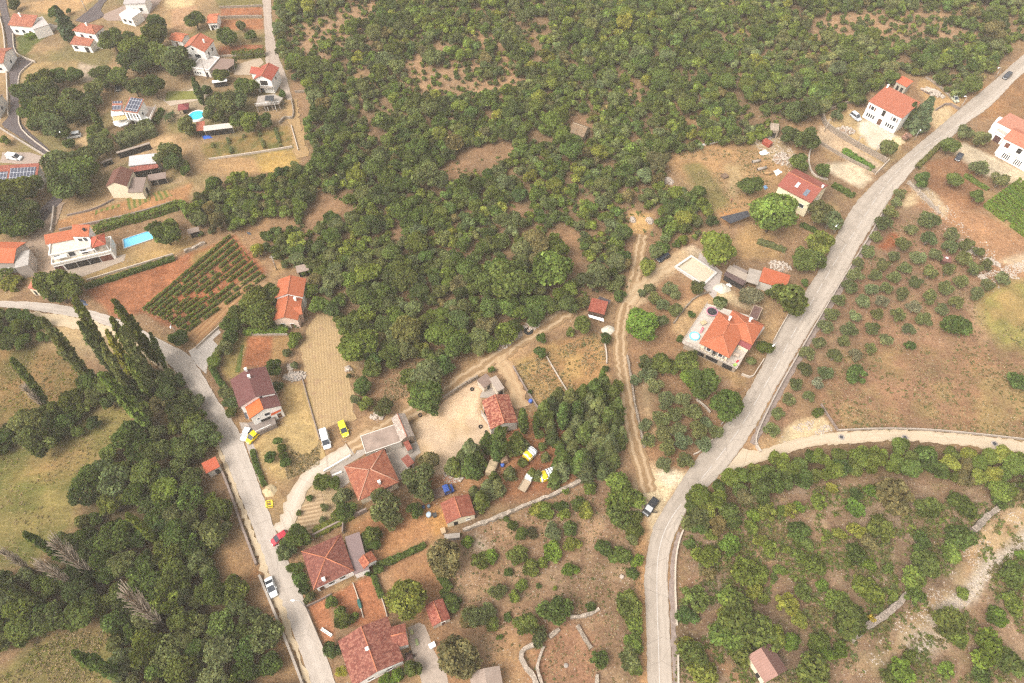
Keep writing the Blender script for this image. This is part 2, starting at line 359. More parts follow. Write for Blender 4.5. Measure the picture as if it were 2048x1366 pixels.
zone([(822, 850), (838, 838), (885, 800), (952, 762), (966, 778), (955, 820), (988, 866), (975, 888), (945, 905), (925, 945), (905, 958), (872, 948), (845, 912), (828, 880)], A(237, 204, 168), .7, 1, sm=.7, peb=.08, grass=0, warp=.5, col2=A(228, 192, 148), s2=6)
zone([(850, 965), (935, 955), (990, 950), (960, 985), (870, 1010), (840, 1000)], A(188, 140, 98), 1, .9, peb=.5)
zone([(600, 985), (640, 955), (700, 985), (720, 1010), (640, 1060), (590, 1065)], A(208, 178, 136), 1, .9, peb=.5, grass=.2)
zone([(640, 1060), (860, 990), (895, 1050), (800, 1110), (750, 1130), (700, 1060)], A(194, 142, 98), 1.5, .95, peb=.1, grass=.1, col2=A(180, 128, 88), s2=7)
zone([(845, 1020), (890, 1010), (895, 1060), (860, 1085)], A(200, 148, 90), 1, .9)
zone([(612, 1212), (650, 1190), (663, 1222), (672, 1290), (648, 1285)], A(190, 128, 92), .4, 1, peb=.03, grass=0, warp=.2)
zone([(664, 1188), (706, 1166), (742, 1150), (752, 1175), (775, 1238), (735, 1250), (690, 1250)], A(190, 126, 90), .4, 1, peb=.03, grass=0, warp=.2)
zone([(770, 1120), (850, 1090), (900, 1180), (900, 1260), (830, 1260), (800, 1180)], A(176, 130, 94), 1.2, .9, peb=.1)
zone([(860, 1260), (930, 1250), (960, 1400), (880, 1400), (840, 1300)], A(172, 130, 94), 1.2, .9)
# scrub plot in the bottom middle
zone([(900, 1060), (1000, 1035), (1160, 965), (1240, 950), (1290, 1040), (1290, 1400), (1000, 1400), (930, 1250), (880, 1130)], A(160, 126, 98), 1.5, .95, peb=.6, grass=.35, col2=A(178, 145, 114), s2=5)
zone([(940, 1060), (975, 1075), (985, 1100), (950, 1110)], A(200, 180, 156), 1.5, .8, peb=1)
zone([(1050, 1260), (1130, 1230), (1200, 1270), (1180, 1400), (1040, 1400)], A(176, 130, 100), 1, .9, peb=.15)
zone([(945, 1340), (1010, 1300), (1010, 1250), (1070, 1300), (1060, 1400), (990, 1400)], A(188, 148, 108), 1.5, .8)
# right of the cart track: olive groves
zone([(1250, 640), (1300, 560), (1400, 560), (1420, 600), (1370, 700), (1420, 760), (1500, 780), (1380, 960), (1300, 950), (1260, 760)], A(172, 132, 98), 1.5, .9, peb=.2)
zone([(1270, 740), (1300, 740), (1320, 880), (1290, 890)], A(206, 172, 130), 1.5, .8)
zone([(1300, 545), (1370, 490), (1400, 505), (1350, 545), (1265, 620), (1255, 600)], A(222, 190, 150), .8, .95, peb=.5)
zone([(1370, 480), (1400, 495), (1395, 510), (1370, 500)], A(138, 92, 66), .6, 1)
zone([(1365, 500), (1385, 488), (1410, 510), (1395, 520)], A(222, 198, 166), .8, .9)
zone([(1480, 600), (1520, 610), (1530, 625), (1440, 600), (1425, 585), (1460, 575)], A(230, 202, 160), 1, .9, peb=.5)
zone([(1365, 600), (1420, 590), (1440, 600), (1370, 680), (1340, 660)], A(206, 172, 128), 1, .9, peb=.3)
zone([(1520, 640), (1575, 620), (1545, 700), (1515, 690)], A(204, 164, 118), 1, .9)
zone([(1400, 735), (1470, 760), (1450, 790), (1390, 760)], A(196, 158, 124), 1, .9)
zone([(1475, 460), (1540, 445), (1560, 520), (1480, 520)], A(200, 160, 110), 1.2, .9)
zone([(1325, 330), (1350, 290), (1480, 280), (1560, 300), (1590, 340), (1555, 380), (1520, 420), (1440, 440), (1400, 380)], A(190, 150, 106), 1, .95, grass=.3, peb=.15)
zone([(1365, 330), (1400, 325), (1440, 370), (1460, 410), (1430, 430), (1385, 370)], A(150, 138, 84), 1.2, .85, grass=.9)
zone([(1450, 330), (1490, 330), (1475, 400), (1455, 390)], A(214, 184, 136), 1.5, .8)
zone([(1440, 420), (1480, 415), (1480, 440), (1450, 450)], A(206, 150, 98), 1, .8)
zone([(1500, 280), (1560, 270), (1590, 310), (1580, 335), (1540, 320)], A(206, 178, 138), 1, .9, peb=.9)
zone([(1650, 235), (1700, 220), (1730, 235), (1800, 280), (1790, 320), (1760, 335), (1650, 275)], A(214, 182, 132), 1, .9, peb=.3)
zone([(1718, 240), (1740, 240), (1800, 275), (1785, 300), (1745, 295), (1715, 265)], A(242, 226, 202), .8, 1, peb=.1, sm=.6)
zone([(1640, 250), (1670, 262), (1770, 335), (1745, 350), (1630, 285)], A(214, 186, 154), .6, 1, warp=.4)
zone([(1655, 330), (1700, 320), (1750, 360), (1720, 375), (1670, 350)], A(232, 210, 178), .8, 1, peb=.3)
zone([(1840, 165), (1880, 155), (1930, 200), (1900, 230), (1850, 210)], A(208, 168, 118), 1, 1)
zone([(1850, 225), (1895, 205), (1905, 235), (1870, 265)], A(226, 196, 152), 1, 1)
zone([(1960, 175), (2100, 130), (2100, 250), (1985, 235), (1960, 240)], A(176, 130, 90), 1, .95, grass=.4)
zone([(1905, 300), (1930, 285), (2000, 320), (2100, 370), (2060, 380), (1970, 350), (1920, 325)], A(226, 204, 172), .8, 1, peb=.2, warp=.5)
zone([(1845, 330), (1910, 310), (1960, 345), (1970, 420), (1900, 420), (1850, 370)], A(170, 122, 88), 1, 1)
zone([(1820, 375), (1900, 400), (1990, 440), (2100, 500), (2100, 600), (1990, 560), (1900, 480), (1830, 420)], A(192, 144, 106), 1, 1, peb=.6)
zone([(1815, 365), (1845, 365), (1900, 420), (1885, 435), (1840, 395)], A(222, 196, 160), .8, .9, peb=1)
zone([(1805, 400), (1830, 380), (1835, 405), (1810, 418)], A(232, 202, 158), .8, 1)
zone([(1790, 410), (1860, 420), (1990, 520), (2000, 580), (1960, 700), (1640, 720), (1560, 860), (1510, 880), (1680, 560)], A(166, 128, 100), 1.5, .95, peb=.25, grass=.4, col2=A(178, 144, 112), s2=5)
zone([(1750, 490), (1790, 462), (1802, 470), (1790, 490), (1765, 500)], A(186, 112, 76), .8, 1, peb=0)
zone([(2000, 520), (2060, 500), (2100, 520), (2080, 550), (2010, 530)], A(226, 196, 160), 1, .9, peb=.8)
zone([(1600, 780), (1680, 700), (1960, 690), (2100, 700), (2100, 880), (1960, 868), (1680, 858), (1640, 810)], A(162, 124, 94), 2, .95, peb=.15, grass=.8, col2=A(176, 146, 100), s2=6)
zone([(1700, 770), (1760, 700), (1860, 700), (1900, 800), (1740, 830)], A(164, 124, 98), 4, .5)
zone([(1960, 600), (2000, 560), (2100, 570), (2100, 720), (2000, 690), (1965, 650)], A(170, 160, 88), 2, .9, peb=.1, grass=.9, col2=A(190, 160, 100), s2=6)
zone([(1570, 850), (1620, 835), (1650, 835), (1672, 862), (1600, 880), (1555, 895)], A(240, 212, 166), .8, 1, peb=.8)
zone([(1500, 885), (1560, 860), (1560, 900), (1510, 915)], A(210, 170, 124), 1, .8, peb=.6)
# scrubland in the bottom right
zone([(1360, 1080), (1400, 990), (1560, 950), (2150, 940), (2150, 1400), (1350, 1400)], A(152, 122, 97), 1.5, .95, peb=.8, grass=.7, col2=A(174, 146, 120), s2=4)
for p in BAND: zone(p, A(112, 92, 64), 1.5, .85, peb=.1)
zone([(1690, 1345), (1780, 1270), (1900, 1170), (1950, 1060), (2060, 990), (2100, 1030), (1990, 1120), (1900, 1220), (1780, 1340)], A(212, 180, 138), 1.5, .95, peb=1, col2=A(190, 154, 116), s2=3)
zline([(1872, 1240), (1910, 1215), (1950, 1170), (1990, 1130), (2045, 1085), (2100, 1040)], 3.2, A(216, 199, 176), .9, 1)
zline([(1830, 1300), (1870, 1280)], 5, A(208, 190, 168), .85, 1)
zline([(1500, 1100), (1620, 1155), (1700, 1190), (1760, 1240)], 2.0, A(180, 142, 110), .7)
zline([(1420, 1300), (1480, 1360), (1500, 1390)], 3.0, A(184, 140, 104), .8)
zline([(1360, 1175), (1480, 1110)], 2.0, A(176, 134, 102), .6)
# bare verge of the main road
zline([(1310, 960), (1295, 1000), (1290, 1040)], 7, A(238, 212, 172), .95, .4)
zone([(1310, 945), (1340, 938), (1372, 942), (1345, 985), (1310, 1030), (1285, 1010), (1290, 960)], A(240, 214, 172), .8, .95, peb=.5)
zone([(1312, 942), (1345, 938), (1368, 950), (1340, 975), (1318, 960)], A(248, 232, 204), .8, .8, peb=.5)
zline([(1290, 1040), (1281, 1120), (1283, 1300), (1290, 1390)], 2.6, A(206, 158, 110), .8, .2)

out_ = (np.abs(gX) > 262) | (gY < 0) | (gY > 320); COL[out_] = base; PEB[out_] = .25; GRASS[out_] = .3
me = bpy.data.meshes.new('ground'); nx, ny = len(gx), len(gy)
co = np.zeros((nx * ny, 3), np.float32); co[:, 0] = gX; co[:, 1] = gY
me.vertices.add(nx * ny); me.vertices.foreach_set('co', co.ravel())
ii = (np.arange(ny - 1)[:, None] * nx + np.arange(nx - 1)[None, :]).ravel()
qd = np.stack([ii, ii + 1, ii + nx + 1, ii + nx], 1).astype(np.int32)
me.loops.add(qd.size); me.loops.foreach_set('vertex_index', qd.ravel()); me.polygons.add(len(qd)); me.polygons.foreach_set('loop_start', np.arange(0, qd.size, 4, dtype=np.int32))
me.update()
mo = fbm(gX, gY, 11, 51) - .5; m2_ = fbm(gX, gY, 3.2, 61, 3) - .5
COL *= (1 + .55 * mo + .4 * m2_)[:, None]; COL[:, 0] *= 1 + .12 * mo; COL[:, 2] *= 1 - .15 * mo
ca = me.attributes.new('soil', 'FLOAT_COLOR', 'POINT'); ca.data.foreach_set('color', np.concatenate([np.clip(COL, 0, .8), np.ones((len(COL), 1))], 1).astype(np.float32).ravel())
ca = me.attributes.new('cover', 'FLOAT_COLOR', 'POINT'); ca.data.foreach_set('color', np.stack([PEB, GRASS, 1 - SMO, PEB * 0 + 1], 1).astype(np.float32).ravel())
def groundm():
    t = NT('soil_and_dry_grass'); p = t.pos()
    c = t.n('Attribute', attribute_name='soil').outputs['Color']; cv = t.n('SeparateColor', {0: t.n('Attribute', attribute_name='cover').outputs['Color']})
    a = t.noise(0.55, p, 6, .75); b = t.noise(0.16, p, 5, .65); e = t.noise(1.9, p, 4, .8)
    rg = cv.outputs[2]; M_ = lambda f: t.math('MULTIPLY', f, rg)
    c = t.mix(M_(t.ramp(a, [(0.36, 0.7), (0.52, 0.0)])), c, t.mix(1.0, c, (.62, .58, .54), 'MULTIPLY'))
    c = t.mix(M_(t.ramp(a, [(0.52, 0.0), (0.66, 0.8)])), c, t.mix(1.0, c, (1.3, 1.28, 1.2), 'MULTIPLY'))
    c = t.mix(M_(t.ramp(e, [(0.34, 1.0), (0.5, 0.0)])), c, t.mix(1.0, c, (.6, .58, .56), 'MULTIPLY'))
    c = t.mix(M_(t.ramp(e, [(0.53, 0.0), (0.68, 0.8)])), c, t.mix(1.0, c, (1.42, 1.38, 1.3), 'MULTIPLY'))
    g = t.math('MULTIPLY', t.ramp(t.math('ADD', t.math('MULTIPLY', b, .5), t.math('MULTIPLY', a, .5)), [(0.47, 0.0), (0.62, 1.0)]), cv.outputs[1], clamp=True)
    c = t.mix(t.math('MULTIPLY', g, .65), c, A(108, 102, 58))
    st = t.noise(1.0, t.n('VectorMath', {0: p, 1: (.5, 2.2, 1)}, operation='MULTIPLY').outputs[0], 4, .7)
    c = t.mix(t.math('MULTIPLY', t.ramp(st, [(0.56, 0.0), (0.68, 1.0)]), t.math('MULTIPLY', cv.outputs[1], .5)), c, A(214, 184, 128))
    vo = t.n('TexVoronoi', {'Vector': p, 'Scale': 2.3}); vd = vo.outputs['Distance']
    vr = t.n('SeparateColor', {0: vo.outputs['Color']}).outputs[0]
    thr = t.math('MULTIPLY', t.ramp(t.noise(.35, p, 4), [(.4, .25), (.65, 1.0)]), t.math('MULTIPLY', cv.outputs[0], .5))
    pm = t.math('MULTIPLY', t.math('LESS_THAN', vr, thr), t.math('LESS_THAN', vd, 0.30))
    c = t.mix(t.math('MULTIPLY', pm, t.math('MULTIPLY', t.n('SeparateColor', {0: vo.outputs['Color']}).outputs[1], .8)), c, A(222, 208, 190))
    return t.finish(c, .95, bump=t.math('ADD', a, t.math('MULTIPLY', e, .5)), bstr=.6, bdist=.25, spec=.1)
tag(link('ground', me, groundm()), kind='structure')

# ---------------------------------------------------------------- roads, tracks, yards
def smooth(pts, it=2):
    for _ in range(it):
        q = [pts[0]]
        for a, b in zip(pts, pts[1:]): q += [a * .75 + b * .25, a * .25 + b * .75]
        pts = q + [pts[-1]]
    return pts
def resamp(pts, n):
    L = [0]
    for a, b in zip(pts, pts[1:]): L.append(L[-1] + (b - a).length)
    out = []; j = 0
    for i in range(n):
        s = L[-1] * i / (n - 1)
        while j < len(L) - 2 and L[j + 1] < s: j += 1
        f = (s - L[j]) / max(L[j + 1] - L[j], 1e-6); out.append(pts[j].lerp(pts[j + 1], min(1, f)))
    return out, L[-1]
rj = random.Random(4)
RL = [0.11]
def ribbon(name, Lp, Rp, m, z, nu=6, jit=0.12, parent=None, step=0.9, world=False):
    z = RL[0]; RL[0] += .003
    a = smooth([P(*p) if not world else p for p in Lp]); b = smooth([P(*p) if not world else p for p in Rp])
    ln = max(resamp(a, 2)[1], resamp(b, 2)[1]); n = max(3, int(ln / step))
    a, _ = resamp(a, n); b, _ = resamp(b, n)
    bm = bmesh.new(); uvl = bm.loops.layers.uv.new('UVMap'); rows = []
    for i in range(n):
        ja, jb = rj.gauss(0, jit), rj.gauss(0, jit); dv = (b[i] - a[i]); W = max(dv.length, .01); rows.append(([], W))
        for k in range(nu + 1):
            f = (k / nu); p = a[i] + dv * f + dv / W * (ja * (1 - f) + jb * f); rows[-1][0].append((bm.verts.new((p.x, p.y, z)), f, i * ln / (n - 1)))
    for r0, r1 in zip(rows, rows[1:]):
        for k in range(nu):
            q = [r0[0][k], r0[0][k + 1], r1[0][k + 1], r1[0][k]]
            f = bm.faces.new([v[0] for v in q])
            for l, v in zip(f.loops, q): l[uvl].uv = (v[1], v[2])
    for f in bm.faces:
        f.normal_update()
        if f.normal.z < 0: f.normal_flip()
    me = bpy.data.meshes.new(name); bm.to_mesh(me); bm.free()
    o = link(name, me, m, parent)
    if not parent: tag(o, kind='structure')
    return o
def offset(pts, w0, w1):
    A_, B_ = [], []
    for i, p in enumerate(pts):
        t = (pts[min(i + 1, len(pts) - 1)] - pts[max(i - 1, 0)]).normalized(); nn = Vector((-t.y, t.x, 0)); A_.append(p + nn * w0); B_.append(p - nn * w1)
    return A_, B_
def cribbon(name, px, width, m, z, **kw):
    pts = smooth([P(*p) for p in px], 2); a, b = offset(pts, width / 2, width / 2)
    return ribbon(name, a, b, m, z, world=True, **kw)
def roadm(name, c0, c1, bands, amt=.8, var=.25, edge=None, sc=1.0):
    """road surface: wheel tracks (bands of u) worn pale, stains along the way"""
    t = NT(name); sp = t.n('SeparateXYZ', {0: t.uv()}); u, v = sp.outputs[0], sp.outputs[1]; p = t.pos()
    n1 = t.noise(.5 * sc, p, 4); n2 = t.noise(5, p, 3); wob = t.math('MULTIPLY', t.math('SUBTRACT', t.noise(.15, p, 3), .5), .06)
    uu = t.math('ADD', u, wob)
    f = t.ramp(uu, bands); c = t.mix(t.math('MULTIPLY', f, amt), c0, c1)
    lon = t.noise(1.0, t.n('CombineXYZ', {0: t.math('MULTIPLY', u, 14.0), 1: t.math('MULTIPLY', v, .12)}).outputs[0], 4)
    c = t.mix(t.math('MULTIPLY', t.ramp(lon, [(.4, 0.0), (.7, 1.0)]), var), c, tuple(x * .72 for x in c0))
    c = t.mix(t.math('MULTIPLY', t.ramp(n1, [(.42, 0.0), (.68, 1.0)]), var * .8), c, tuple(min(.8, x * 1.15) for x in c1))
    c = t.mix(t.math('MULTIPLY', n2, .12), c, tuple(x * .5 for x in c0))
    pt = t.n('TexVoronoi', {'Vector': t.n('CombineXYZ', {0: t.math('MULTIPLY', u, 1.6), 1: t.math('MULTIPLY', v, .055)}).outputs[0], 'Scale': 1.0}).outputs['Color']
    c = t.mix(t.math('MULTIPLY', t.n('SeparateColor', {0: pt}).outputs[0], .13), c, tuple(x * .78 for x in c0))
    ck = t.n('TexVoronoi', {'Vector': p, 'Scale': .16, 'Randomness': 1.0}, feature='DISTANCE_TO_EDGE').outputs[0]
    c = t.mix(t.math('MULTIPLY', t.math('LESS_THAN', t.math('ADD', ck, t.math('MULTIPLY', n2, .012)), .0145), .35), c, tuple(x * .5 for x in c0))
    return t.finish(c, .9, bump=n2, bstr=.25, bdist=.05)
# main road
ML = [(2120, 55), (2048, 107), (1998, 153), (1939, 202), (1880, 252), (1820, 303), (1766, 349), (1735, 380), (1705, 412), (1682, 455), (1668, 482), (1644, 531), (1621, 569), (1576, 630), (1545, 686), (1515, 750), (1488, 795), (1442, 860), (1393, 916), (1350, 981), (1322, 1026), (1306, 1054), (1293, 1107), (1288, 1150), (1290, 1214), (1293, 1295), (1296, 1400)]
MR = [(2150, 85), (2048, 141), (1994, 200), (1969, 223), (1937, 243), (1916, 263), (1877, 298), (1848, 320), (1824, 342), (1802, 370), (1784, 392), (1758, 432), (1726, 480), (1690, 549), (1660, 599), (1630, 645), (1593, 705), (1552, 775), (1520, 836), (1492, 884), (1446, 945), (1410, 978), (1378, 1010), (1357, 1054), (1341, 1090), (1334, 1150), (1337, 1214), (1342, 1295), (1345, 1400)]
road = ribbon('road', ML, MR, roadm('worn_asphalt', A(192, 176, 159), A(230, 213, 195), [(0, 0.0), (.2, .45), (.35, .15), (.55, .35), (.68, 1.0), (.8, .6), (.92, 1.0), (1, .2)], .9, .3), .03, nu=8, jit=.08)
CL = [(2100, 95), (2025, 158), (1982, 206), (1909, 256), (1868, 283), (1846, 297), (1802, 333), (1760, 384), (1716, 454), (1680, 507), (1640, 575), (1627, 598), (1587, 665), (1558, 722), (1539, 755), (1488, 846), (1444, 906), (1415, 943), (1365, 1003), (1331, 1053), (1315, 1107), (1313, 1174), (1316, 1268), (1320, 1400)]
cp, cl = resamp(smooth([P(*p) for p in CL]), 700)
bm = bmesh.new(); i = 0; seg = cl / 699
while i < 690:
    solid = proj(cp[i])[1] > 1000
    n = 8 if solid else int((4.5 + 3 * ((i * 7) % 3)) / seg); gap = 0 if solid else int(2.2 / seg)
    part = cp[i:min(i + n + 1, 700)]
    if len(part) > 1:
        a, b = offset(part, .065, .065)
        va = [bm.verts.new((p.x, p.y, .114)) for p in a]; vb = [bm.verts.new((p.x, p.y, .114)) for p in b]
        for k in range(len(va) - 1): bm.faces.new((va[k], vb[k], vb[k + 1], va[k + 1]))
    i += n + gap
bm_link('centre_line', bm, plain('worn_road_paint', A(236, 226, 216), .8, .15), road)
# gutter strip along the lower right edge of the main road
cribbon('gutter', [(1362, 1066), (1350, 1095), (1343, 1150), (1345, 1214), (1349, 1295), (1353, 1400)], 1.1, plain('gutter_concrete', A(176, 156, 144), .95, .25), .035, nu=2)
cribbon('gutter', [(1775, 420), (1740, 475), (1702, 541), (1672, 592), (1642, 642), (1606, 700), (1565, 772), (1531, 838), (1504, 888)], 1.6, plain('gutter_concrete', A(176, 156, 144), .95, .25), .035, nu=2)
# lower left village road, sandy trench along its left side
LR = [(-120, 600), (0, 602), (60, 604), (105, 607), (160, 616), (215, 630), (262, 648), (300, 668), (340, 690), (376, 706), (398, 738), (415, 765), (435, 800), (455, 828), (480, 862), (500, 920), (520, 975), (540, 1030), (553, 1068), (575, 1120), (595, 1165), (625, 1240), (655, 1320), (680, 1390)]
LL = [(-120, 610), (0, 613), (70, 621), (130, 631), (190, 643), (240, 661), (280, 681), (310, 703), (340, 729), (363, 757), (386, 790), (405, 820), (425, 862), (446, 908), (466, 957), (486, 1007), (503, 1047), (518, 1088), (538, 1142), (562, 1202), (588, 1270), (610, 1330), (632, 1390)]
ribbon('road', LL, LR, roadm('pale_concrete_road', A(208, 192, 176), A(231, 215, 199), [(0, .6), (.3, .2), (.5, 1.0), (.7, .5), (1, .8)], .9, .35), .03, nu=8, jit=.06)
SL = [(60, 640), (130, 655), (200, 668), (250, 688), (285, 712), (320, 735), (350, 770), (385, 805), (408, 850), (432, 895), (452, 940), (470, 992), (490, 1045), (506, 1090), (524, 1145), (545, 1198), (572, 1264), (600, 1335), (622, 1390)]
ribbon('road_verge', SL, [(60, 622)] + LL[3:], roadm('sandy_verge', A(232, 203, 164), A(240, 216, 180), [(0, 0.2), (.4, 1.0), (.7, .4), (1, .9)], .9, .3), .025, nu=4, jit=.25)
# driveway bridge and yards
ZL = [0.016]
def patch(name, px, m, z, dirpx=None, kind='structure', sub=1.2, jit=.06):
    ZL[0] += .003; z = ZL[0]
    pts = [P(*p) for p in px]; q = []
    for a, b in zip(pts, pts[1:] + pts[:1]):
        n = max(1, int((b - a).length / sub))
        for k in range(n): q.append(a.lerp(b, k / n) + Vector((rj.gauss(0, jit), rj.gauss(0, jit), 0)))
    bm = bmesh.new(); f = bm.faces.new([bm.verts.new((p.x, p.y, z)) for p in q]); f.normal_update()
    if f.normal.z < 0: f.normal_flip()
    bmesh.ops.triangulate(bm, faces=bm.faces[:])
    uvl = bm.loops.layers.uv.new('UVMap')
    dv = (P(*dirpx[1]) - P(*dirpx[0])).normalized() if dirpx else Vector((1, 0, 0))
    for f in bm.faces:
        for l in f.loops: c = l.vert.co; l[uvl].uv = (-dv.y * c.x + dv.x * c.y, dv.x * c.x + dv.y * c.y)
    me = bpy.data.meshes.new(name); bm.to_mesh(me); bm.free()
    return tag(link(name, me, m), kind=kind)
def rowm(name, c0, c1, period, duty=.5, soft=.25, noise=.5, spots=None):
    t = NT(name); sp = t.n('SeparateXYZ', {0: t.uv()}); p = t.pos()
    u = t.math('ADD', t.math('DIVIDE', sp.outputs[0], period), t.math('MULTIPLY', t.noise(.12, p, 3), .8))
    f = t.math('ABSOLUTE', t.math('SUBTRACT', t.math('FRACT', u), .5)); a = t.noise(2.2, p, 4, .7); b = t.noise(.25, p, 4)
    f = t.math('ADD', f, t.math('MULTIPLY', t.math('SUBTRACT', a, .5), noise))
    c = t.mix(t.ramp(f, [(duty * .5 - soft * .5, 0.0), (duty * .5 + soft * .5, 1.0)]), c0, c1)
    c = t.mix(t.math('MULTIPLY', t.ramp(b, [(.4, 0.0), (.65, 1.0)]), .5), c, tuple(x * .8 for x in c0))
    c = t.mix(t.ramp(a, [(.3, .5), (.45, 0.0)]), c, tuple(x * .5 for x in c0))
    if spots: c = t.mix(t.ramp(t.noise(.5, p, 5), [(.55, 0.0), (.68, .8)]), c, spots)
    return t.finish(c, .95, bump=f, bstr=.5, bdist=.2, spec=.1)
pale = plain('pale_concrete', A(228, 214, 200), .9, .12, .8)
patch('driveway', [(376, 702), (398, 690), (436, 655), (441, 666), (425, 680), (436, 692), (432, 706), (418, 720), (412, 748), (392, 728)], pale, .034)
cribbon('driveway', [(556, 1064), (580, 1040), (588, 1000), (606, 965), (640, 935), (700, 900)], 3.7, roadm('white_rubble', A(212, 188, 158), A(242, 226, 206), [(0, .2), (.3, 1.0), (.6, 1.0), (1, .1)], .95, .3, sc=2), .02, nu=4, jit=.3)
patch('driveway', [(478, 845), (494, 846), (514, 868), (505, 885), (512, 900), (530, 970), (520, 968), (500, 912)], plain('worn_concrete', A(206, 190, 176), .9, .15), .033)
patch('patio', [(655, 930), (720, 884), (731, 908), (690, 932), (700, 965), (680, 978), (668, 965)], CONC, .02)
patch('patio', [(767, 900), (805, 880), (830, 872), (842, 905), (832, 912), (820, 950), (795, 962), (780, 930)], CONC, .02)
patch('driveway', [(815, 1255), (838, 1245), (850, 1250), (868, 1300), (890, 1340), (905, 1400), (850, 1400), (842, 1360), (822, 1300)], plain('worn_concrete', A(204, 184, 166), .9, .15), .02)
patch('patio', [(1390, 540), (1400, 505), (1445, 545), (1430, 600), (1405, 575), (1362, 545)], plain('worn_concrete', A(214, 198, 186), .9, .15), .02)
patch('patio', [(975, 765), (990, 770), (1012, 790), (1040, 850), (1036, 846), (1006, 791), (980, 795), (958, 795)], CONC, .02)
patch('driveway', [(108, 545), (200, 520), (252, 508), (248, 522), (170, 552), (130, 560), (100, 575), (92, 560)], plain('worn_concrete', A(200, 180, 160), .9, .15), .02)
patch('courtyard', [(5, 305), (60, 305), (100, 318), (95, 328), (40, 328), (0, 325)], plain('worn_concrete', A(196, 174, 158), .9, .15), .02)
patch('courtyard', [(325, 200), (398, 172), (418, 190), (400, 200), (340, 212)], plain('worn_concrete', A(222, 200, 176), .9, .12), .02)
patch('courtyard', [(470, 130), (520, 115), (528, 125), (500, 150), (468, 150)], plain('worn_concrete', A(210, 186, 160), .9, .12), .02)
patch('courtyard', [(255, 8), (340, -20), (290, 40), (215, 42), (200, 32)], plain('worn_concrete', A(186, 160, 144), .9, .12), .02)
cribbon('path', [(40, 490), (70, 485), (90, 460), (105, 440), (108, 420), (118, 405)], 4.0, plain('worn_concrete', A(190, 162, 138), .9, .2), .021, nu=2)
cribbon('path', [(90, 480), (98, 520), (100, 560), (92, 590)], 6.0, plain('worn_concrete', A(196, 168, 142), .9, .2), .022, nu=2)
# dark asphalt lane of the upper village
asph = roadm('dark_asphalt', A(108, 96, 96), A(126, 114, 112), [(0, .3), (.25, 1.0), (.5, .2), (.75, 1.0), (1, .3)], .8, .3)
ribbon('road', [(-10, -30), (2, 30), (14, 72), (17, 120), (20, 180), (22, 232), (0, 250), (20, 262), (60, 288), (100, 320), (125, 350), (110, 390), (78, 420), (60, 440)],
       [(8, -30), (15, 20), (28, 58), (33, 105), (36, 160), (38, 215), (40, 245), (62, 268), (95, 296), (125, 325), (150, 352), (135, 390), (105, 425), (85, 445)], asph, .03)
patch('road', [(31, 112), (67, 122), (60, 132), (40, 148), (36, 172), (30, 150)], asph, .036)
ribbon('road', [(150, 42), (168, 28), (200, 2), (215, -30)], [(176, 47), (214, 32), (196, 18), (245, -30)], asph, .03)
# grey lane in the top middle
ribbon('road', [(524, -40), (525, 0), (528, 40), (530, 75), (532, 105), (530, 125), (545, 150), (562, 180), (575, 200)], [(542, -40), (542, 0), (543, 40), (548, 70), (553, 100), (560, 122), (572, 150), (582, 190), (590, 215)], roadm('pale_concrete_road', A(200, 178, 160), A(216, 196, 178), [(0, .6), (.3, .2), (.5, 1.0), (.7, .5), (1, .8)], .9, .3), .03)
cribbon('path', [(582, 200), (588, 240), (600, 290), (606, 315)], 4.0, plain('dry_grass_path', A(196, 160, 112), .95, .25), .02, nu=2, jit=.4)
# white gravel track to the right
ribbon('track', [(1484, 898), (1511, 905), (1568, 884), (1618, 872), (1674, 864), (1757, 860), (1855, 862), (1959, 872), (2048, 882), (2150, 895)], [(1440, 953), (1499, 930), (1559, 914), (1606, 894), (1707, 886), (1811, 881), (1930, 892), (2004, 903), (2048, 906), (2150, 915)], roadm('pale_gravel', A(228, 202, 168), A(240, 218, 188), [(0, .1), (.3, 1.0), (.5, .4), (.7, 1.0), (1, 0)], .9, .3, sc=1.5), .034, nu=6, jit=.3)
# cart tracks
rutm = roadm('cart_track', A(180, 144, 103), A(228, 195, 155), [(.14, 0.0), (.22, 1.0), (.31, 1.0), (.4, 0.0), (.6, 0.0), (.69, 1.0), (.78, 1.0), (.86, 0.0)], 1.0, .2)
cribbon('track', [(1285, 470), (1276, 520), (1268, 560), (1252, 610), (1240, 650), (1240, 700), (1248, 770), (1258, 830), (1270, 890), (1284, 940), (1298, 985)], 3.8, rutm, .018, nu=8, jit=.25)
cribbon('track', [(700, 895), (745, 868), (800, 840), (850, 808), (900, 778), (960, 735), (1000, 710), (1050, 672), (1110, 640), (1170, 600)], 4.4, rutm, .018, nu=8, jit=.3)
cribbon('track', [(1000, 712), (1015, 740), (1030, 780), (1045, 815)], 4.0, roadm('pale_gravel', A(206, 166, 124), A(228, 194, 150), [(.1, 0.0), (.3, 1.0), (.5, .2), (.7, 1.0), (1, 0)], 1.0, .3), .017, nu=6, jit=.4)
cribbon('track', [(1252, 606), (1275, 580), (1310, 550), (1345, 528)], 4.2, roadm('pale_gravel', A(206, 170, 128), A(232, 202, 162), [(.1, 0.0), (.3, 1.0), (.5, .2), (.7, 1.0), (1, 0)], 1.0, .3), .017, nu=6, jit=.4)
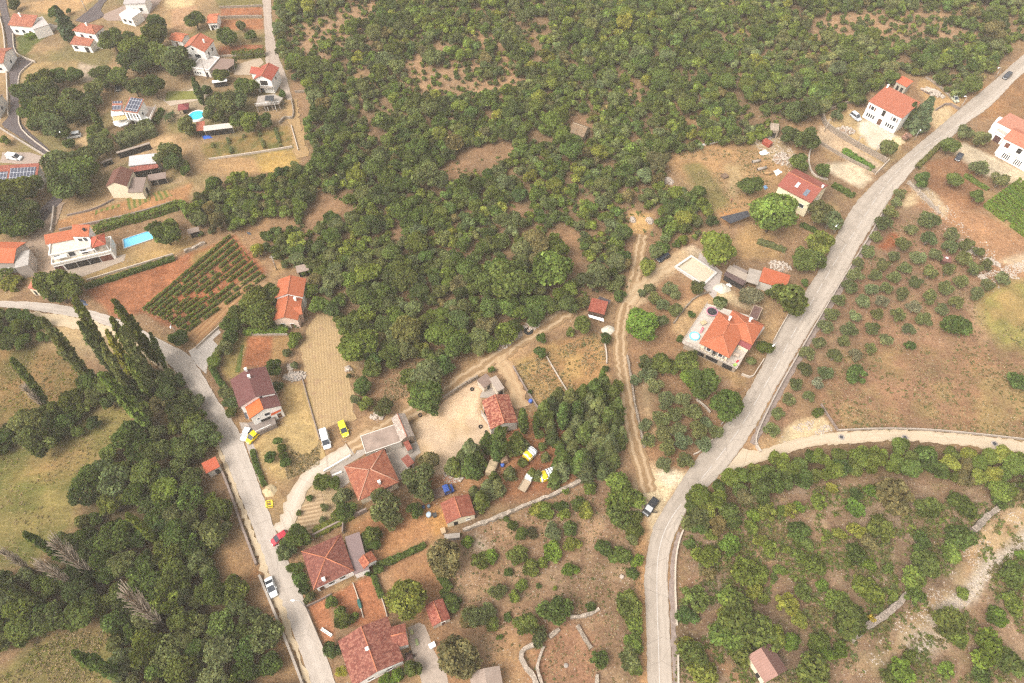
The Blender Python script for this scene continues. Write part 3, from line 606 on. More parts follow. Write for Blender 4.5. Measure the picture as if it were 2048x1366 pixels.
# fields with rows
patch('field', [(488, 556), (512, 566), (440, 642), (394, 690), (374, 672), (430, 612)], rowm('ploughed_rows', A(206, 160, 112), A(180, 132, 92), 1.3), .012, ((380, 680), (500, 562)))
patch('field', [(618, 648), (640, 622), (672, 615), (690, 650), (692, 720), (706, 795), (714, 838), (632, 862), (616, 780), (602, 700)], rowm('wheat_stubble', A(212, 180, 133), A(196, 163, 118), .75, .5, .6, 1.6, A(188, 152, 118)), .012, ((660, 640), (675, 850)), jit=.3)
patch('field', [(606, 762), (616, 780), (632, 862), (644, 900), (650, 915), (640, 920), (604, 790)], rowm('mown_grass', A(212, 180, 126), A(194, 162, 104), 1.2), .011, ((606, 762), (645, 910)), jit=.3)
patch('field', [(600, 1010), (640, 985), (652, 1020), (630, 1068), (592, 1062)], rowm('dug_rows', A(222, 190, 150), A(180, 148, 112), .9), .012, ((600, 1020), (650, 1010)), jit=.3)
for q in ([(252, 398), (300, 388), (300, 402), (258, 420)], [(190, 422), (240, 408), (240, 414), (190, 428)], [(305, 386), (335, 380), (345, 392), (312, 402)]):
    patch('vegetable_bed', q, rowm('vegetable_rows', A(120, 128, 62), A(190, 150, 96), 1.6), .012, (q[0], q[3]), jit=.2)
patch('lawn', [(335, 183), (392, 182), (398, 198), (330, 202)], plain('lawn', A(146, 144, 72), .95, .15), .03)
patch('lawn', [(470, 745), (482, 690), (488, 690), (480, 745)], rowm('vegetable_rows', A(104, 116, 56), A(130, 130, 70), 1.0), .012, ((470, 745), (482, 690)))
# ---------------------------------------------------------------- foliage meshes
def leaf_mesh(name, c, nrm, size, tint, rng, aspect=1.0):
    n = len(c); r = rng.normal(size=(n, 3)); t = np.cross(nrm, r); t /= np.linalg.norm(t, axis=1)[:, None] + 1e-9; b = np.cross(nrm, t)
    s = np.asarray(size).reshape(-1, 1) * np.ones((n, 1)); t = t * s; b = b * s * aspect
    bend = nrm * s * .25
    v = np.stack([c - t - b - bend, c + t - b, c + t + b - bend, c - t + b], 1).reshape(-1, 3).astype(np.float32)
    me = bpy.data.meshes.new(name); me.vertices.add(4 * n); me.vertices.foreach_set('co', v.ravel())
    me.loops.add(4 * n); me.loops.foreach_set('vertex_index', np.arange(4 * n, dtype=np.int32)); me.polygons.add(n); me.polygons.foreach_set('loop_start', np.arange(0, 4 * n, 4, dtype=np.int32))
    me.update()
    a = me.attributes.new('tint', 'FLOAT_COLOR', 'FACE'); a.data.foreach_set('color', np.concatenate([tint, np.ones((n, 1))], 1).astype(np.float32).ravel())
    me.materials.append(LEAF); return me
def tints(rng, n, amt=.26, warm=.05):
    k = 1 + rng.normal(size=n) * amt; h = rng.normal(size=n) * warm
    return np.clip(np.stack([k * (1 + h), k, k * (1 - h)], 1), .25, 2.2)
def crown_pts(rng, nb, n, zs=.8, br=(.3, .5), low=-.35, jit=.55, blobt=.18):
    """leaf points over many round leaf clumps inside a unit crown"""
    bc = []; k = 0
    while len(bc) < nb and k < 4000:
        k += 1; p = rng.uniform(-1, 1, 3); q = np.linalg.norm(p)
        if q > .72 or p[2] < low: continue
        if any(np.linalg.norm(p - o) < .27 for o in bc): continue
        bc.append(p)
    bc = np.array(bc); rr = rng.uniform(br[0], br[1], len(bc)); bt = 1 + rng.normal(size=len(bc)) * blobt
    bi = rng.choice(len(bc), n * 3, p=rr ** 2 / (rr ** 2).sum())
    dv = rng.normal(size=(n * 3, 3)); dv /= np.linalg.norm(dv, axis=1)[:, None]
    rad = rr[bi] * rng.uniform(.8, 1.14, n * 3) * np.where(rng.random(n * 3) < .12, 1.2, 1); c = bc[bi] + dv * rad[:, None]
    dd = np.linalg.norm(c[:, None, :] - bc[None], axis=2) / rr[None]; keep = (dd < .8).sum(1) == 0
    keep &= c[:, 2] > low - .35
    idx = np.where(keep)[0][:n]; c = c[idx]; nr = dv[idx] + rng.normal(size=(len(idx), 3)) * jit; nr /= np.linalg.norm(nr, axis=1)[:, None]
    t = tints(rng, len(idx)) * bt[bi[idx]][:, None]; c[:, 2] *= zs
    return c, nr, t
def crown(name, seed, nb=11, n=1700, leaf=.085, **kw):
    rng = np.random.default_rng(seed); c, nr, t = crown_pts(rng, nb, n, **kw)
    return leaf_mesh(name, c, nr, leaf * rng.uniform(.6, 1.25, len(c)), t, rng)
def column_mesh(name, seed, n=1500, prof=None, leaf=.03, jit=.6, lump=.25, up=.4):
    """tall narrow crown: unit height, radius profile prof(h) in units of the height"""
    rng = np.random.default_rng(seed); h = rng.uniform(0, 1, n); a = rng.uniform(0, 2 * math.pi, n)
    lm = vnoise(a * 2.2 + 40, h * 14, 1.0, seed); r = prof(h) * (1 - lump + 2 * lump * lm) * rng.uniform(.6, 1.08, n)
    c = np.stack([r * np.cos(a), r * np.sin(a), h], 1); nr = np.stack([np.cos(a), np.sin(a), np.full(n, up)], 1) + rng.normal(size=(n, 3)) * jit
    nr /= np.linalg.norm(nr, axis=1)[:, None]; t = tints(rng, n) * (.75 + .5 * lm)[:, None]
    return leaf_mesh(name, c, nr, leaf * rng.uniform(.6, 1.3, n), t, rng, 1.3)
def trunk_mesh(name, seed, m, limbs=4, r=.05, hgt=1.0):
    rd = random.Random(seed); bm = bmesh.new()
    tube(bm, [(0, 0, -.03), (rd.gauss(0, .02), rd.gauss(0, .02), .3 * hgt), (rd.gauss(0, .05), rd.gauss(0, .05), .62 * hgt), (rd.gauss(0, .07), rd.gauss(0, .07), 1.0 * hgt)], [r * 1.3, r, r * .75, r * .25], 7)
    for k in range(limbs):
        a = k * 2.4 + rd.random(); z = rd.uniform(.35, .6) * hgt
        tube(bm, [(0, 0, z), (.16 * math.cos(a), .16 * math.sin(a), z + .16), (.36 * math.cos(a), .36 * math.sin(a), z + .3)], [r * .55, r * .4, r * .15], 5)
    bmesh.ops.recalc_face_normals(bm, faces=bm.faces); me = bpy.data.meshes.new(name); bm.to_mesh(me); bm.free(); me.materials.append(m); return me
CR = {}
CR['oak'] = [crown('crown', 100 + i, 12 + i % 6, 2800, .06, br=(.24, .46), blobt=.2) for i in range(9)]
CR['round'] = [crown('crown', 200 + i, 22, 3800, .05, br=(.22, .38), jit=.6, blobt=.14) for i in range(4)]
CR['loose'] = [crown('crown', 300 + i, 14, 1900, .055, br=(.2, .42), jit=.9, blobt=.22) for i in range(5)]
CR['olive'] = [crown('crown', 400 + i, 11, 1500, .06, br=(.26, .45), jit=1.0, blobt=.12, zs=.75) for i in range(6)]
CR['shrub'] = [crown('crown', 500 + i, 9 + i % 5, 1300, .072, br=(.2, .48), low=-.2, zs=.7, jit=.75) for i in range(6)]
cone = lambda h: .23 * np.power(np.clip(1 - h, 0, 1), .88) * np.clip(h * 9 + .35, 0, 1) + .012
CR['conifer'] = [column_mesh('crown', 600 + i, 1700, cone, .027, .6, .38, .5) for i in range(4)]
CR['cypress'] = [column_mesh('crown', 650 + i, 1300, lambda h: .095 * np.sin(np.clip(h * .92 + .08, 0, 1) * math.pi) ** .6 + .004, .018, .5, .25, .3) for i in range(2)]
CR['poplar'] = [column_mesh('crown', 700 + i, 1150, lambda h: .055 * np.sin(np.clip(h * .93 + .05, 0, 1) * math.pi) ** .55 + .005, .0165, .9, .6, .3) for i in range(4)]
TR = [trunk_mesh('trunk', i, BARK) for i in range(3)]; TRO = [trunk_mesh('trunk', 10 + i, BARKG, 4, .06) for i in range(2)]
bm = bmesh.new(); tube(bm, [(0, 0, -.02), (.002, 0, .5), (0, .002, .97)], [.011, .007, .002], 7)
bmesh.ops.recalc_face_normals(bm, faces=bm.faces); TRP = bpy.data.meshes.new('trunk'); bm.to_mesh(TRP); bm.free(); TRP.materials.append(BARKG)
def twigs(seed, n=95):
    """bare upright branches of a dead poplar, unit height"""
    rd = random.Random(seed); bm = bmesh.new()
    tube(bm, [(0, 0, 0), (0, 0, .5), (.01, 0, .96)], [.014, .009, .002], 6)
    for k in range(n):
        a = rd.uniform(0, 6.283); z = rd.uniform(.12, .85); o = rd.uniform(.03, .085) * (1.1 - abs(z - .45)); L = rd.uniform(.08, .24)
        p0 = (0, 0, z - .05); p1 = (o * .6 * math.cos(a), o * .6 * math.sin(a), z + L * .3); p2 = (o * math.cos(a + .2), o * math.sin(a + .2), min(1.0, z + L))
        tube(bm, [p0, p1, p2], [.0065, .005, .002], 4)
    bmesh.ops.recalc_face_normals(bm, faces=bm.faces); me = bpy.data.meshes.new('bare_branches'); bm.to_mesh(me); bm.free()
    me.materials.append(plain('dead_twigs', A(214, 194, 172), .95, .25, 2)); return me
DEAD = [twigs(1), twigs(2)]

# leaf colours: word used in the label -> albedo
LC = {'dark green': (0.103, 0.128, 0.04), 'deep green': (0.107, 0.146, 0.036), 'mid green': (0.131, 0.157, 0.039), 'fresh green': (0.158, 0.196, 0.04), 'yellowish green': (0.221, 0.231, 0.047), 'grey green': (0.166, 0.182, 0.076), 'olive green': (0.151, 0.167, 0.06), 'brownish green': (0.189, 0.158, 0.065), 'silvery green': (0.209, 0.205, 0.124), 'bright green': (0.158, 0.223, 0.037), 'yellow': (0.378, 0.309, 0.049), 'bluish green': (0.105, 0.134, 0.066), 'straw': (0.4, 0.31, 0.18), 'pinkish': (0.342, 0.214, 0.171)}
rv = random.Random(11)
def tone(word, amt=.13):
    c = LC[word]; k = 1 + rv.gauss(0, amt); h = rv.gauss(0, .05)
    return (c[0] * k * (1 + h), c[1] * k, c[2] * k * (1 - h), 1)
def plant(name, kind, px, py, r, word, noun, cat, group, hfac=1.15, raised=True, size=None, trunk=None, world=None, zs=1.0):
    """a tree or bush whose crown is seen at px,py with a radius of r photo pixels"""
    if world is None:
        Rm = r / pxm(px, py); hc = Rm * hfac
        for _ in range(2):
            p = P(px, py, hc); Rm = r / (FPX / (p.y * _sa - (hc - H) * _ca)); hc = Rm * hfac
        b = Vector((p.x, p.y, 0))
    else:
        b, Rm = world; hc = Rm * hfac; px, py = proj((b.x, b.y, hc))
    e = empty(name, b, rv.uniform(0, 6.28)); tag(e, None, cat, group)
    me = rv.choice(CR[kind]); o = link('crown', me, None, e, (0, 0, hc)); s = Rm * 1.08
    o.scale = (s * rv.uniform(.93, 1.08), s * rv.uniform(.93, 1.08), s * rv.uniform(.9, 1.1) * zs); o.color = tone(word)
    tm = trunk or rv.choice(TR); t = link('trunk', tm, None, e, (0, 0, 0)); ts = hc * 1.05; t.scale = (ts, ts, ts)
    sz = size if size is not None else ('large ' if Rm > 4.3 else 'small ' if Rm < 1.9 else '')
    VEG.append((e, sz + word, noun, px, py)); return e
def tall(name, kind, top, base, word, noun, cat, group, trunkm=None, mesh=None, maxh=24, wk=1.0):
    b = P(*base); best = None
    for z in np.arange(3, maxh, .25):
        q = P(top[0], top[1], z); dxy = math.hypot(q.x - b.x, q.y - b.y)
        if best is None or dxy < best[0]: best = (dxy, z, q)
    dv = best[2] - b; hgt = dv.length
    e = empty(name, b); e.rotation_euler = dv.to_track_quat('Z', 'Y').to_euler(); tag(e, None, cat, group)
    if mesh is None:
        o = link('crown', rv.choice(CR[kind]), None, e, (0, 0, hgt * (.06 if kind != 'poplar' else .08))); k = hgt * .95; o.scale = (k * wk, k * wk, k); o.color = tone(word)
        t = link('trunk', trunkm or TRP, None, e); t.scale = (hgt * 1.2, hgt * 1.2, hgt * .9)
    else:
        o = link('bare_branches', mesh, None, e); o.scale = (hgt, hgt, hgt)
    VEG.append((e, word, noun, (top[0] + base[0]) / 2, (top[1] + base[1]) / 2)); return e

# ---------------------------------------------------------------- scattering of woodland
def scatter(polys, holes, spacing, seed, rfun, accept=None):
    rd = random.Random(seed); W = [[tuple(P(*q, 2.4).xy) for q in p] for p in polys]; Hs = [wpoly(p) for p in holes]
    xs = [q[0] for p in W for q in p]; ys = [q[1] for p in W for q in p]; cell = {}; out = []
    area = (max(xs) - min(xs)) * (max(ys) - min(ys)); n = int(area / spacing ** 2 * 5)
    X = np.array([rd.uniform(min(xs), max(xs)) for _ in range(n)]); Y = np.array([rd.uniform(min(ys), max(ys)) for _ in range(n)])
    ins = np.zeros(n, bool); hol = np.zeros(n, bool)
    for p in W: ins |= inpoly(X, Y, p)
    for p in Hs: hol |= inpoly(X, Y, p)
    ns = fbm(X, Y, 26, seed + 5); ns2 = fbm(X, Y, 9, seed + 8)
    for i in np.where(ins & ~hol)[0]:
        x, y = X[i], Y[i]; r = rfun(x, y, ns[i], ns2[i], rd)
        if r is None: continue
        k = (int(x // 4), int(y // 4)); ok = True
        for a in range(-3, 4):
            for b in range(-3, 4):
                for (u, v, q) in cell.get((k[0] + a, k[1] + b), ()):
                    if (u - x) ** 2 + (v - y) ** 2 < ((q + r) * .62) ** 2: ok = False; break
                if not ok: break
            if not ok: break
        if ok: cell.setdefault(k, []).append((x, y, r)); out.append((x, y, r, ns[i], ns2[i]))
    return out
def stuff_mesh(name, items, label, seed, nl, leaf, kind_nb=8):
    """many far crowns as one mass of foliage"""
    rng = np.random.default_rng(seed); lib = [crown_pts(np.random.default_rng(900 + i), kind_nb, nl, blobt=.2) for i in range(8)]
    Cc, Nn, Ss, Tt = [], [], [], []
    for (x, y, r, wcol) in items:
        c, nr, t = lib[rng.integers(8)]; a = rng.uniform(0, 6.28); ca, sa = math.cos(a), math.sin(a); M = np.array([[ca, sa, 0], [-sa, ca, 0], [0, 0, 1]])
        cc = (c * np.array([1, 1, rng.uniform(.85, 1.15)])) @ M * r * 1.08; cc[:, 0] += x; cc[:, 1] += y; cc[:, 2] += r * 1.05
        Cc.append(cc); Nn.append(nr @ M); Ss.append(np.full(len(c), leaf * r) * rng.uniform(.6, 1.3, len(c))); Tt.append(t * np.array(wcol[:3])[None])
    me = leaf_mesh(name, np.concatenate(Cc), np.concatenate(Nn), np.concatenate(Ss), np.concatenate(Tt), rng)
    o = link(name, me); tag(o, label, kind='stuff'); return o
def inview(x, y, m=60):
    q = proj((x, y, 2)); return -m < q[0] < 2048 + m and -m < q[1] < 1366 + m
FW = [('dark green', 2), ('deep green', 3), ('mid green', 5), ('fresh green', 3.4), ('olive green', 3), ('yellowish green', 1.0), ('brownish green', .7), ('grey green', 1.2)]
def pickword(rd, n1):
    ws = [w * (1.8 if (n1 > .52) == (i < 3) else .8) for i, (k, w) in enumerate(FW)]
    return rd.choices([k for k, _ in FW], ws)[0]
SPW = [wpoly(p) for p in SPARSE]
def forest_r(x, y, n1, n2, rd):
    far = y > 128; q = proj((x, y, 0))
    if not (-80 < q[0] < 2130 and -150 < q[1] < 1400): return None
    sp = any(inpoly(np.array([x]), np.array([y]), p)[0] for p in SPW)
    if far:
        if n2 < .36 or (sp and n2 < .66): return rd.uniform(.7, 1.1) if rd.random() < .25 else None
        return rd.uniform(1.3, 2.5 if rd.random() < .65 else 3.8) * (1.12 if n1 > .52 else .9)
    if n2 < .33: return rd.uniform(1.2, 2.0) if rd.random() < .4 else None
    return rd.uniform(1.9, 3.3 if rd.random() < .6 else 5.2) * (1.1 if n1 > .5 else .92)
ft = scatter([FOREST], CLEAR, 3.2, 21, forest_r)
rank = sorted(ft, key=lambda t: -t[2] * pxm(*proj((t[0], t[1], 0))) * (1 if inview(t[0], t[1], 0) else 0))
rdw = random.Random(5)
for (x, y, r, n1, n2) in rank[:285]:
    plant('forest_tree', 'oak', 0, 0, 0, pickword(rdw, n1), 'woodland tree', 'tree', 'trees of the wood between the village and the road', world=(Vector((x, y, 0)), r))
stuff_mesh('woodland', [(x, y, r, tone(pickword(rdw, n1))) for (x, y, r, n1, n2) in rank[285:]], 'dense mixed green woodland covering the far slope behind the nearer trees', 3, 800, .105)
print('forest', len(ft))
tk = scatter(THICK, [], 3.0, 33, lambda x, y, a, b, rd: (None if not (-120 < proj((x, y, 0))[0] < 600 and proj((x, y, 0))[1] < 1450) else rd.uniform(1.6, 3.0) * (1.15 if a > .5 else .85)))
TWD = [('dark green', 5), ('deep green', 4), ('mid green', 2.5), ('olive green', 2), ('brownish green', .6), ('grey green', 1)]
TWL = [('grey green', 2.5), ('mid green', 3), ('olive green', 3), ('deep green', 2), ('fresh green', .8)]
tk = sorted(tk, key=lambda t: -t[2] * (1 if inview(t[0], t[1], 0) else 0))
for (x, y, r, n1, n2) in tk[:260]:
    q = proj((x, y, 2)); ww = TWL if q[0] > 330 and q[1] > 980 else TWD
    plant('thicket_tree', 'oak' if rdw.random() < .7 else 'loose', 0, 0, 0, rdw.choices([k for k, _ in ww], [v for _, v in ww])[0], 'thicket tree', 'tree', 'trees of the thicket beside the village road', world=(Vector((x, y, 0)), r))
if len(tk) > 260:
    stuff_mesh('undergrowth', [(x, y, r, tone('dark green')) for (x, y, r, a, b) in tk[260:]], 'dark low undergrowth filling the thicket', 4, 500, .13)
print('thicket', len(tk))
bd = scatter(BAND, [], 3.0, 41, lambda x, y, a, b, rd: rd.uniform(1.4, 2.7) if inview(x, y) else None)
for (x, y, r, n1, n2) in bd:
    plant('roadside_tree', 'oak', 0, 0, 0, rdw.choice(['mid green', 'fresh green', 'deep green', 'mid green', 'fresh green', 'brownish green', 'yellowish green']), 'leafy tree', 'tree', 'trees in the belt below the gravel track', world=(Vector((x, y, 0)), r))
print('belt', len(bd))

# ---------------------------------------------------------------- trees placed one by one
def many(Zf, items, fn):
    for it in items:
        x, y = Zf(it[0], it[1]); fn(x, y, it[2] / Zf.s, it[3] if len(it) > 3 else None)
def ZZ(ox, oy, s):
    f = lambda x, y: (ox + x / s, oy + y / s); f.s = s; return f
def olive(x, y, r, w): plant('olive_tree', 'olive', x, y, r * .9, w or rv.choice(['olive green', 'grey green', 'olive green', 'grey green', 'olive green']), 'olive tree', 'olive tree', 'olive trees in the groves', trunk=rv.choice(TRO), size='', hfac=1.1)
many(ZZ(1640, 380, 5.02), [(800,50,70),(760,130,60,'grey green'),(700,230,80),(640,340,90),(555,460,60),(1110,300,100),(920,400,65),(1090,490,90),(1310,440,80,'grey green'),(1460,540,85),(840,550,80),(480,610,75),(735,660,65),(980,670,80),(1165,635,80,'grey green'),(1310,570,80),(1595,620,65),(1455,680,85),(400,730,75),(635,745,75,'grey green'),(860,790,75),(1110,830,80),(1280,790,80),(1550,800,80),(1690,740,70),(360,850,85),(565,860,75),(740,870,65),(960,920,70),(1410,910,75),(1255,975,80),(285,970,80),(510,990,70),(665,980,70),(840,1040,80),(1120,1070,90),(1370,1130,75),(1590,1040,80),(1690,960,70),(1830,890,80),(200,1110,75),(440,1110,75),(620,1110,75,'silvery green'),(1215,1190,70),(945,1180,80,'silvery green'),(125,1240,75),(350,1270,75),(570,1250,75),(790,1250,75),(1050,1300,85)], olive)
many(ZZ(1440, 640, 3.37), [(705,45,55),(880,65,60),(1030,50,50),(1270,65,50),(665,145,55),(830,145,48),(1120,135,50),(1020,190,42),(590,225,55),(770,240,55),(915,235,48,'silvery green'),(565,330,52),(710,350,52),(660,430,48,'silvery green'),(505,435,55),(465,530,48),(600,515,42),(395,630,45),(350,735,55)], olive)
many(ZZ(1250, 560, 3.414), [(300,60,50),(340,100,40),(200,130,42),(255,165,42),(340,195,50),(250,270,45),(495,45,45),(165,50,40),(120,90,30),(145,575,55),(160,650,55),(70,690,38),(205,730,55),(290,820,60),(400,820,50),(460,900,60),(245,940,55),(335,920,55),(490,1020,55),(270,1040,55),(360,1020,50),(130,985,48),(165,1095,48),(390,1110,55),(535,1130,55),(295,1150,55),(410,1240,50),(270,1260,50),(620,1030,45),(550,970,40)], lambda x, y, r, w: olive(x, y, r * 1.2, w))
for it in [(1439,613,15),(1673,231,14),(1962,336,19),(2000,360,19),(1638,424,30,'grey green'),(1660,440,24,'grey green'),(1686,992,0)][:6]: olive(it[0], it[1], it[2], it[3] if len(it) > 3 else 'grey green')
def shrub(x, y, r, w): plant('shrub', 'shrub', x, y, r, w or rv.choice(['mid green', 'fresh green', 'fresh green', 'bright green', 'yellowish green', 'deep green']), 'shrub', 'shrub', 'shrubs of the stony scrubland', hfac=.75)
many(ZZ(1440, 640, 3.37), [(1590,50,90,'deep green'),(930,370,65,'deep green'),(660,620,38,'deep green'),(1275,175,38,'deep green'),(2020,410,60,'deep green')], shrub)
many(ZZ(1440, 960, 3.365), [(60,240,80,'deep green'),(70,450,75),(160,600,100),(270,630,60),(230,740,55),(285,805,38),(345,455,55,'fresh green'),(270,400,42),(450,470,32),(225,240,45),(215,320,50),(330,215,60),(400,200,40),(480,210,50),(530,180,40),(670,140,55,'fresh green'),(745,55,35,'yellowish green'),(530,330,70,'deep green'),(520,420,35),(585,440,45),(520,510,45),(650,570,65),(710,370,35),(810,360,45),(925,345,60),(1080,330,95,'mid green'),(1000,430,60,'brownish green'),(1340,410,65,'deep green'),(1390,180,85),(1180,90,120,'brownish green'),(900,190,60),(905,90,45,'deep green'),(1020,85,50,'bright green'),(1640,170,85,'deep green'),(1620,370,85,'deep green'),(1560,500,70),(1380,560,90),(1310,680,80),(1310,790,65),(1010,740,95,'fresh green'),(1160,770,40),(560,740,60,'mid green'),(685,720,45),(440,840,80),(540,930,60),(790,820,75),(850,940,130,'mid green'),(790,1140,60,'bright green'),(670,1090,75,'fresh green'),(690,1180,60),(100,850,110),(150,950,150,'mid green'),(280,1030,130,'mid green'),(60,1050,110),(140,1150,90),(380,1060,80),(620,1290,130,'mid green'),(1980,630,95,'deep green'),(1980,840,70),(1870,920,70),(1540,970,110,'mid green'),(1600,1050,70),(1780,1120,110,'bright green'),(1930,1240,110,'mid green'),(1210,1270,90,'bright green'),(1270,1180,45),(1180,1340,80),(1530,1280,50),(1630,760,45),(920,500,70,'deep green'),(1010,570,45),(870,560,35),(1130,600,40),(400,600,40),(435,620,25),(355,660,30),(1770,1320,60),(2020,500,40),(1920,70,40),(1870,150,50),(1020,930,28,'yellow'),(470,1090,60),(300,1120,70),(60,950,90)], shrub)
many(ZZ(1180, 1000, 3.733), [(790,130,100,'olive green'),(740,325,45,'deep green'),(900,250,45,'fresh green'),(870,400,90,'fresh green'),(770,740,100),(720,880,70),(760,1170,110,'mid green'),(720,1090,60,'yellowish green'),(860,1270,100),(900,560,50,'brownish green')], shrub)
many(ZZ(850, 960, 4.551), [(390,565,60,'bright green'),(490,740,80,'mid green'),(605,710,65,'bright green'),(840,700,95,'mid green'),(760,835,42,'deep green'),(970,800,80,'mid green'),(1080,760,50),(1145,645,85,'bright green'),(870,490,65,'deep green'),(800,410,50,'deep green'),(745,350,30,'deep green'),(970,480,55,'brownish green'),(1180,470,80,'grey green'),(1330,450,70,'mid green'),(1340,600,70),(1320,830,65,'bright green'),(1100,280,85),(1020,270,70),(1240,230,60,'deep green'),(1260,320,60,'fresh green'),(1400,210,75,'mid green'),(1470,280,80),(1510,80,65,'fresh green'),(1640,620,85,'deep green'),(1780,680,100,'deep green'),(1930,740,65,'bright green'),(1900,850,60,'deep green'),(665,1000,75,'olive green'),(880,970,60,'fresh green'),(820,1060,60,'fresh green'),(1030,960,28),(1180,985,25),(1190,1155,135,'deep green'),(915,1300,115,'mid green'),(1505,1160,45,'deep green'),(745,1245,40,'deep green'),(1830,1110,110,'mid green'),(1880,1250,90,'fresh green'),(250,1110,90,'deep green'),(420,1240,100,'brownish green'),(560,1190,80,'olive green'),(620,1310,60),(1270,100,40),(1750,60,130,'fresh green'),(1820,200,150,'fresh green'),(1750,330,120,'mid green'),(1900,450,90,'mid green'),(1900,340,80,'mid green'),(1880,540,60,'olive green')], shrub)
many(ZZ(960, 1133, 5.851), [(700,830,110,'olive green'),(1380,1090,110,'deep green'),(1720,450,160,'mid green'),(1800,680,110,'fresh green'),(1790,900,120,'fresh green'),(1760,1080,140,'olive green'),(1800,1180,100,'mid green'),(150,680,80,'mid green'),(230,830,40)], shrub)
def gtree(x, y, r, w, kind='oak'): plant('garden_tree', kind, x, y, r * .93, w or rv.choice(['deep green', 'mid green', 'dark green', 'olive green']), 'garden tree', 'tree', 'trees among the houses')
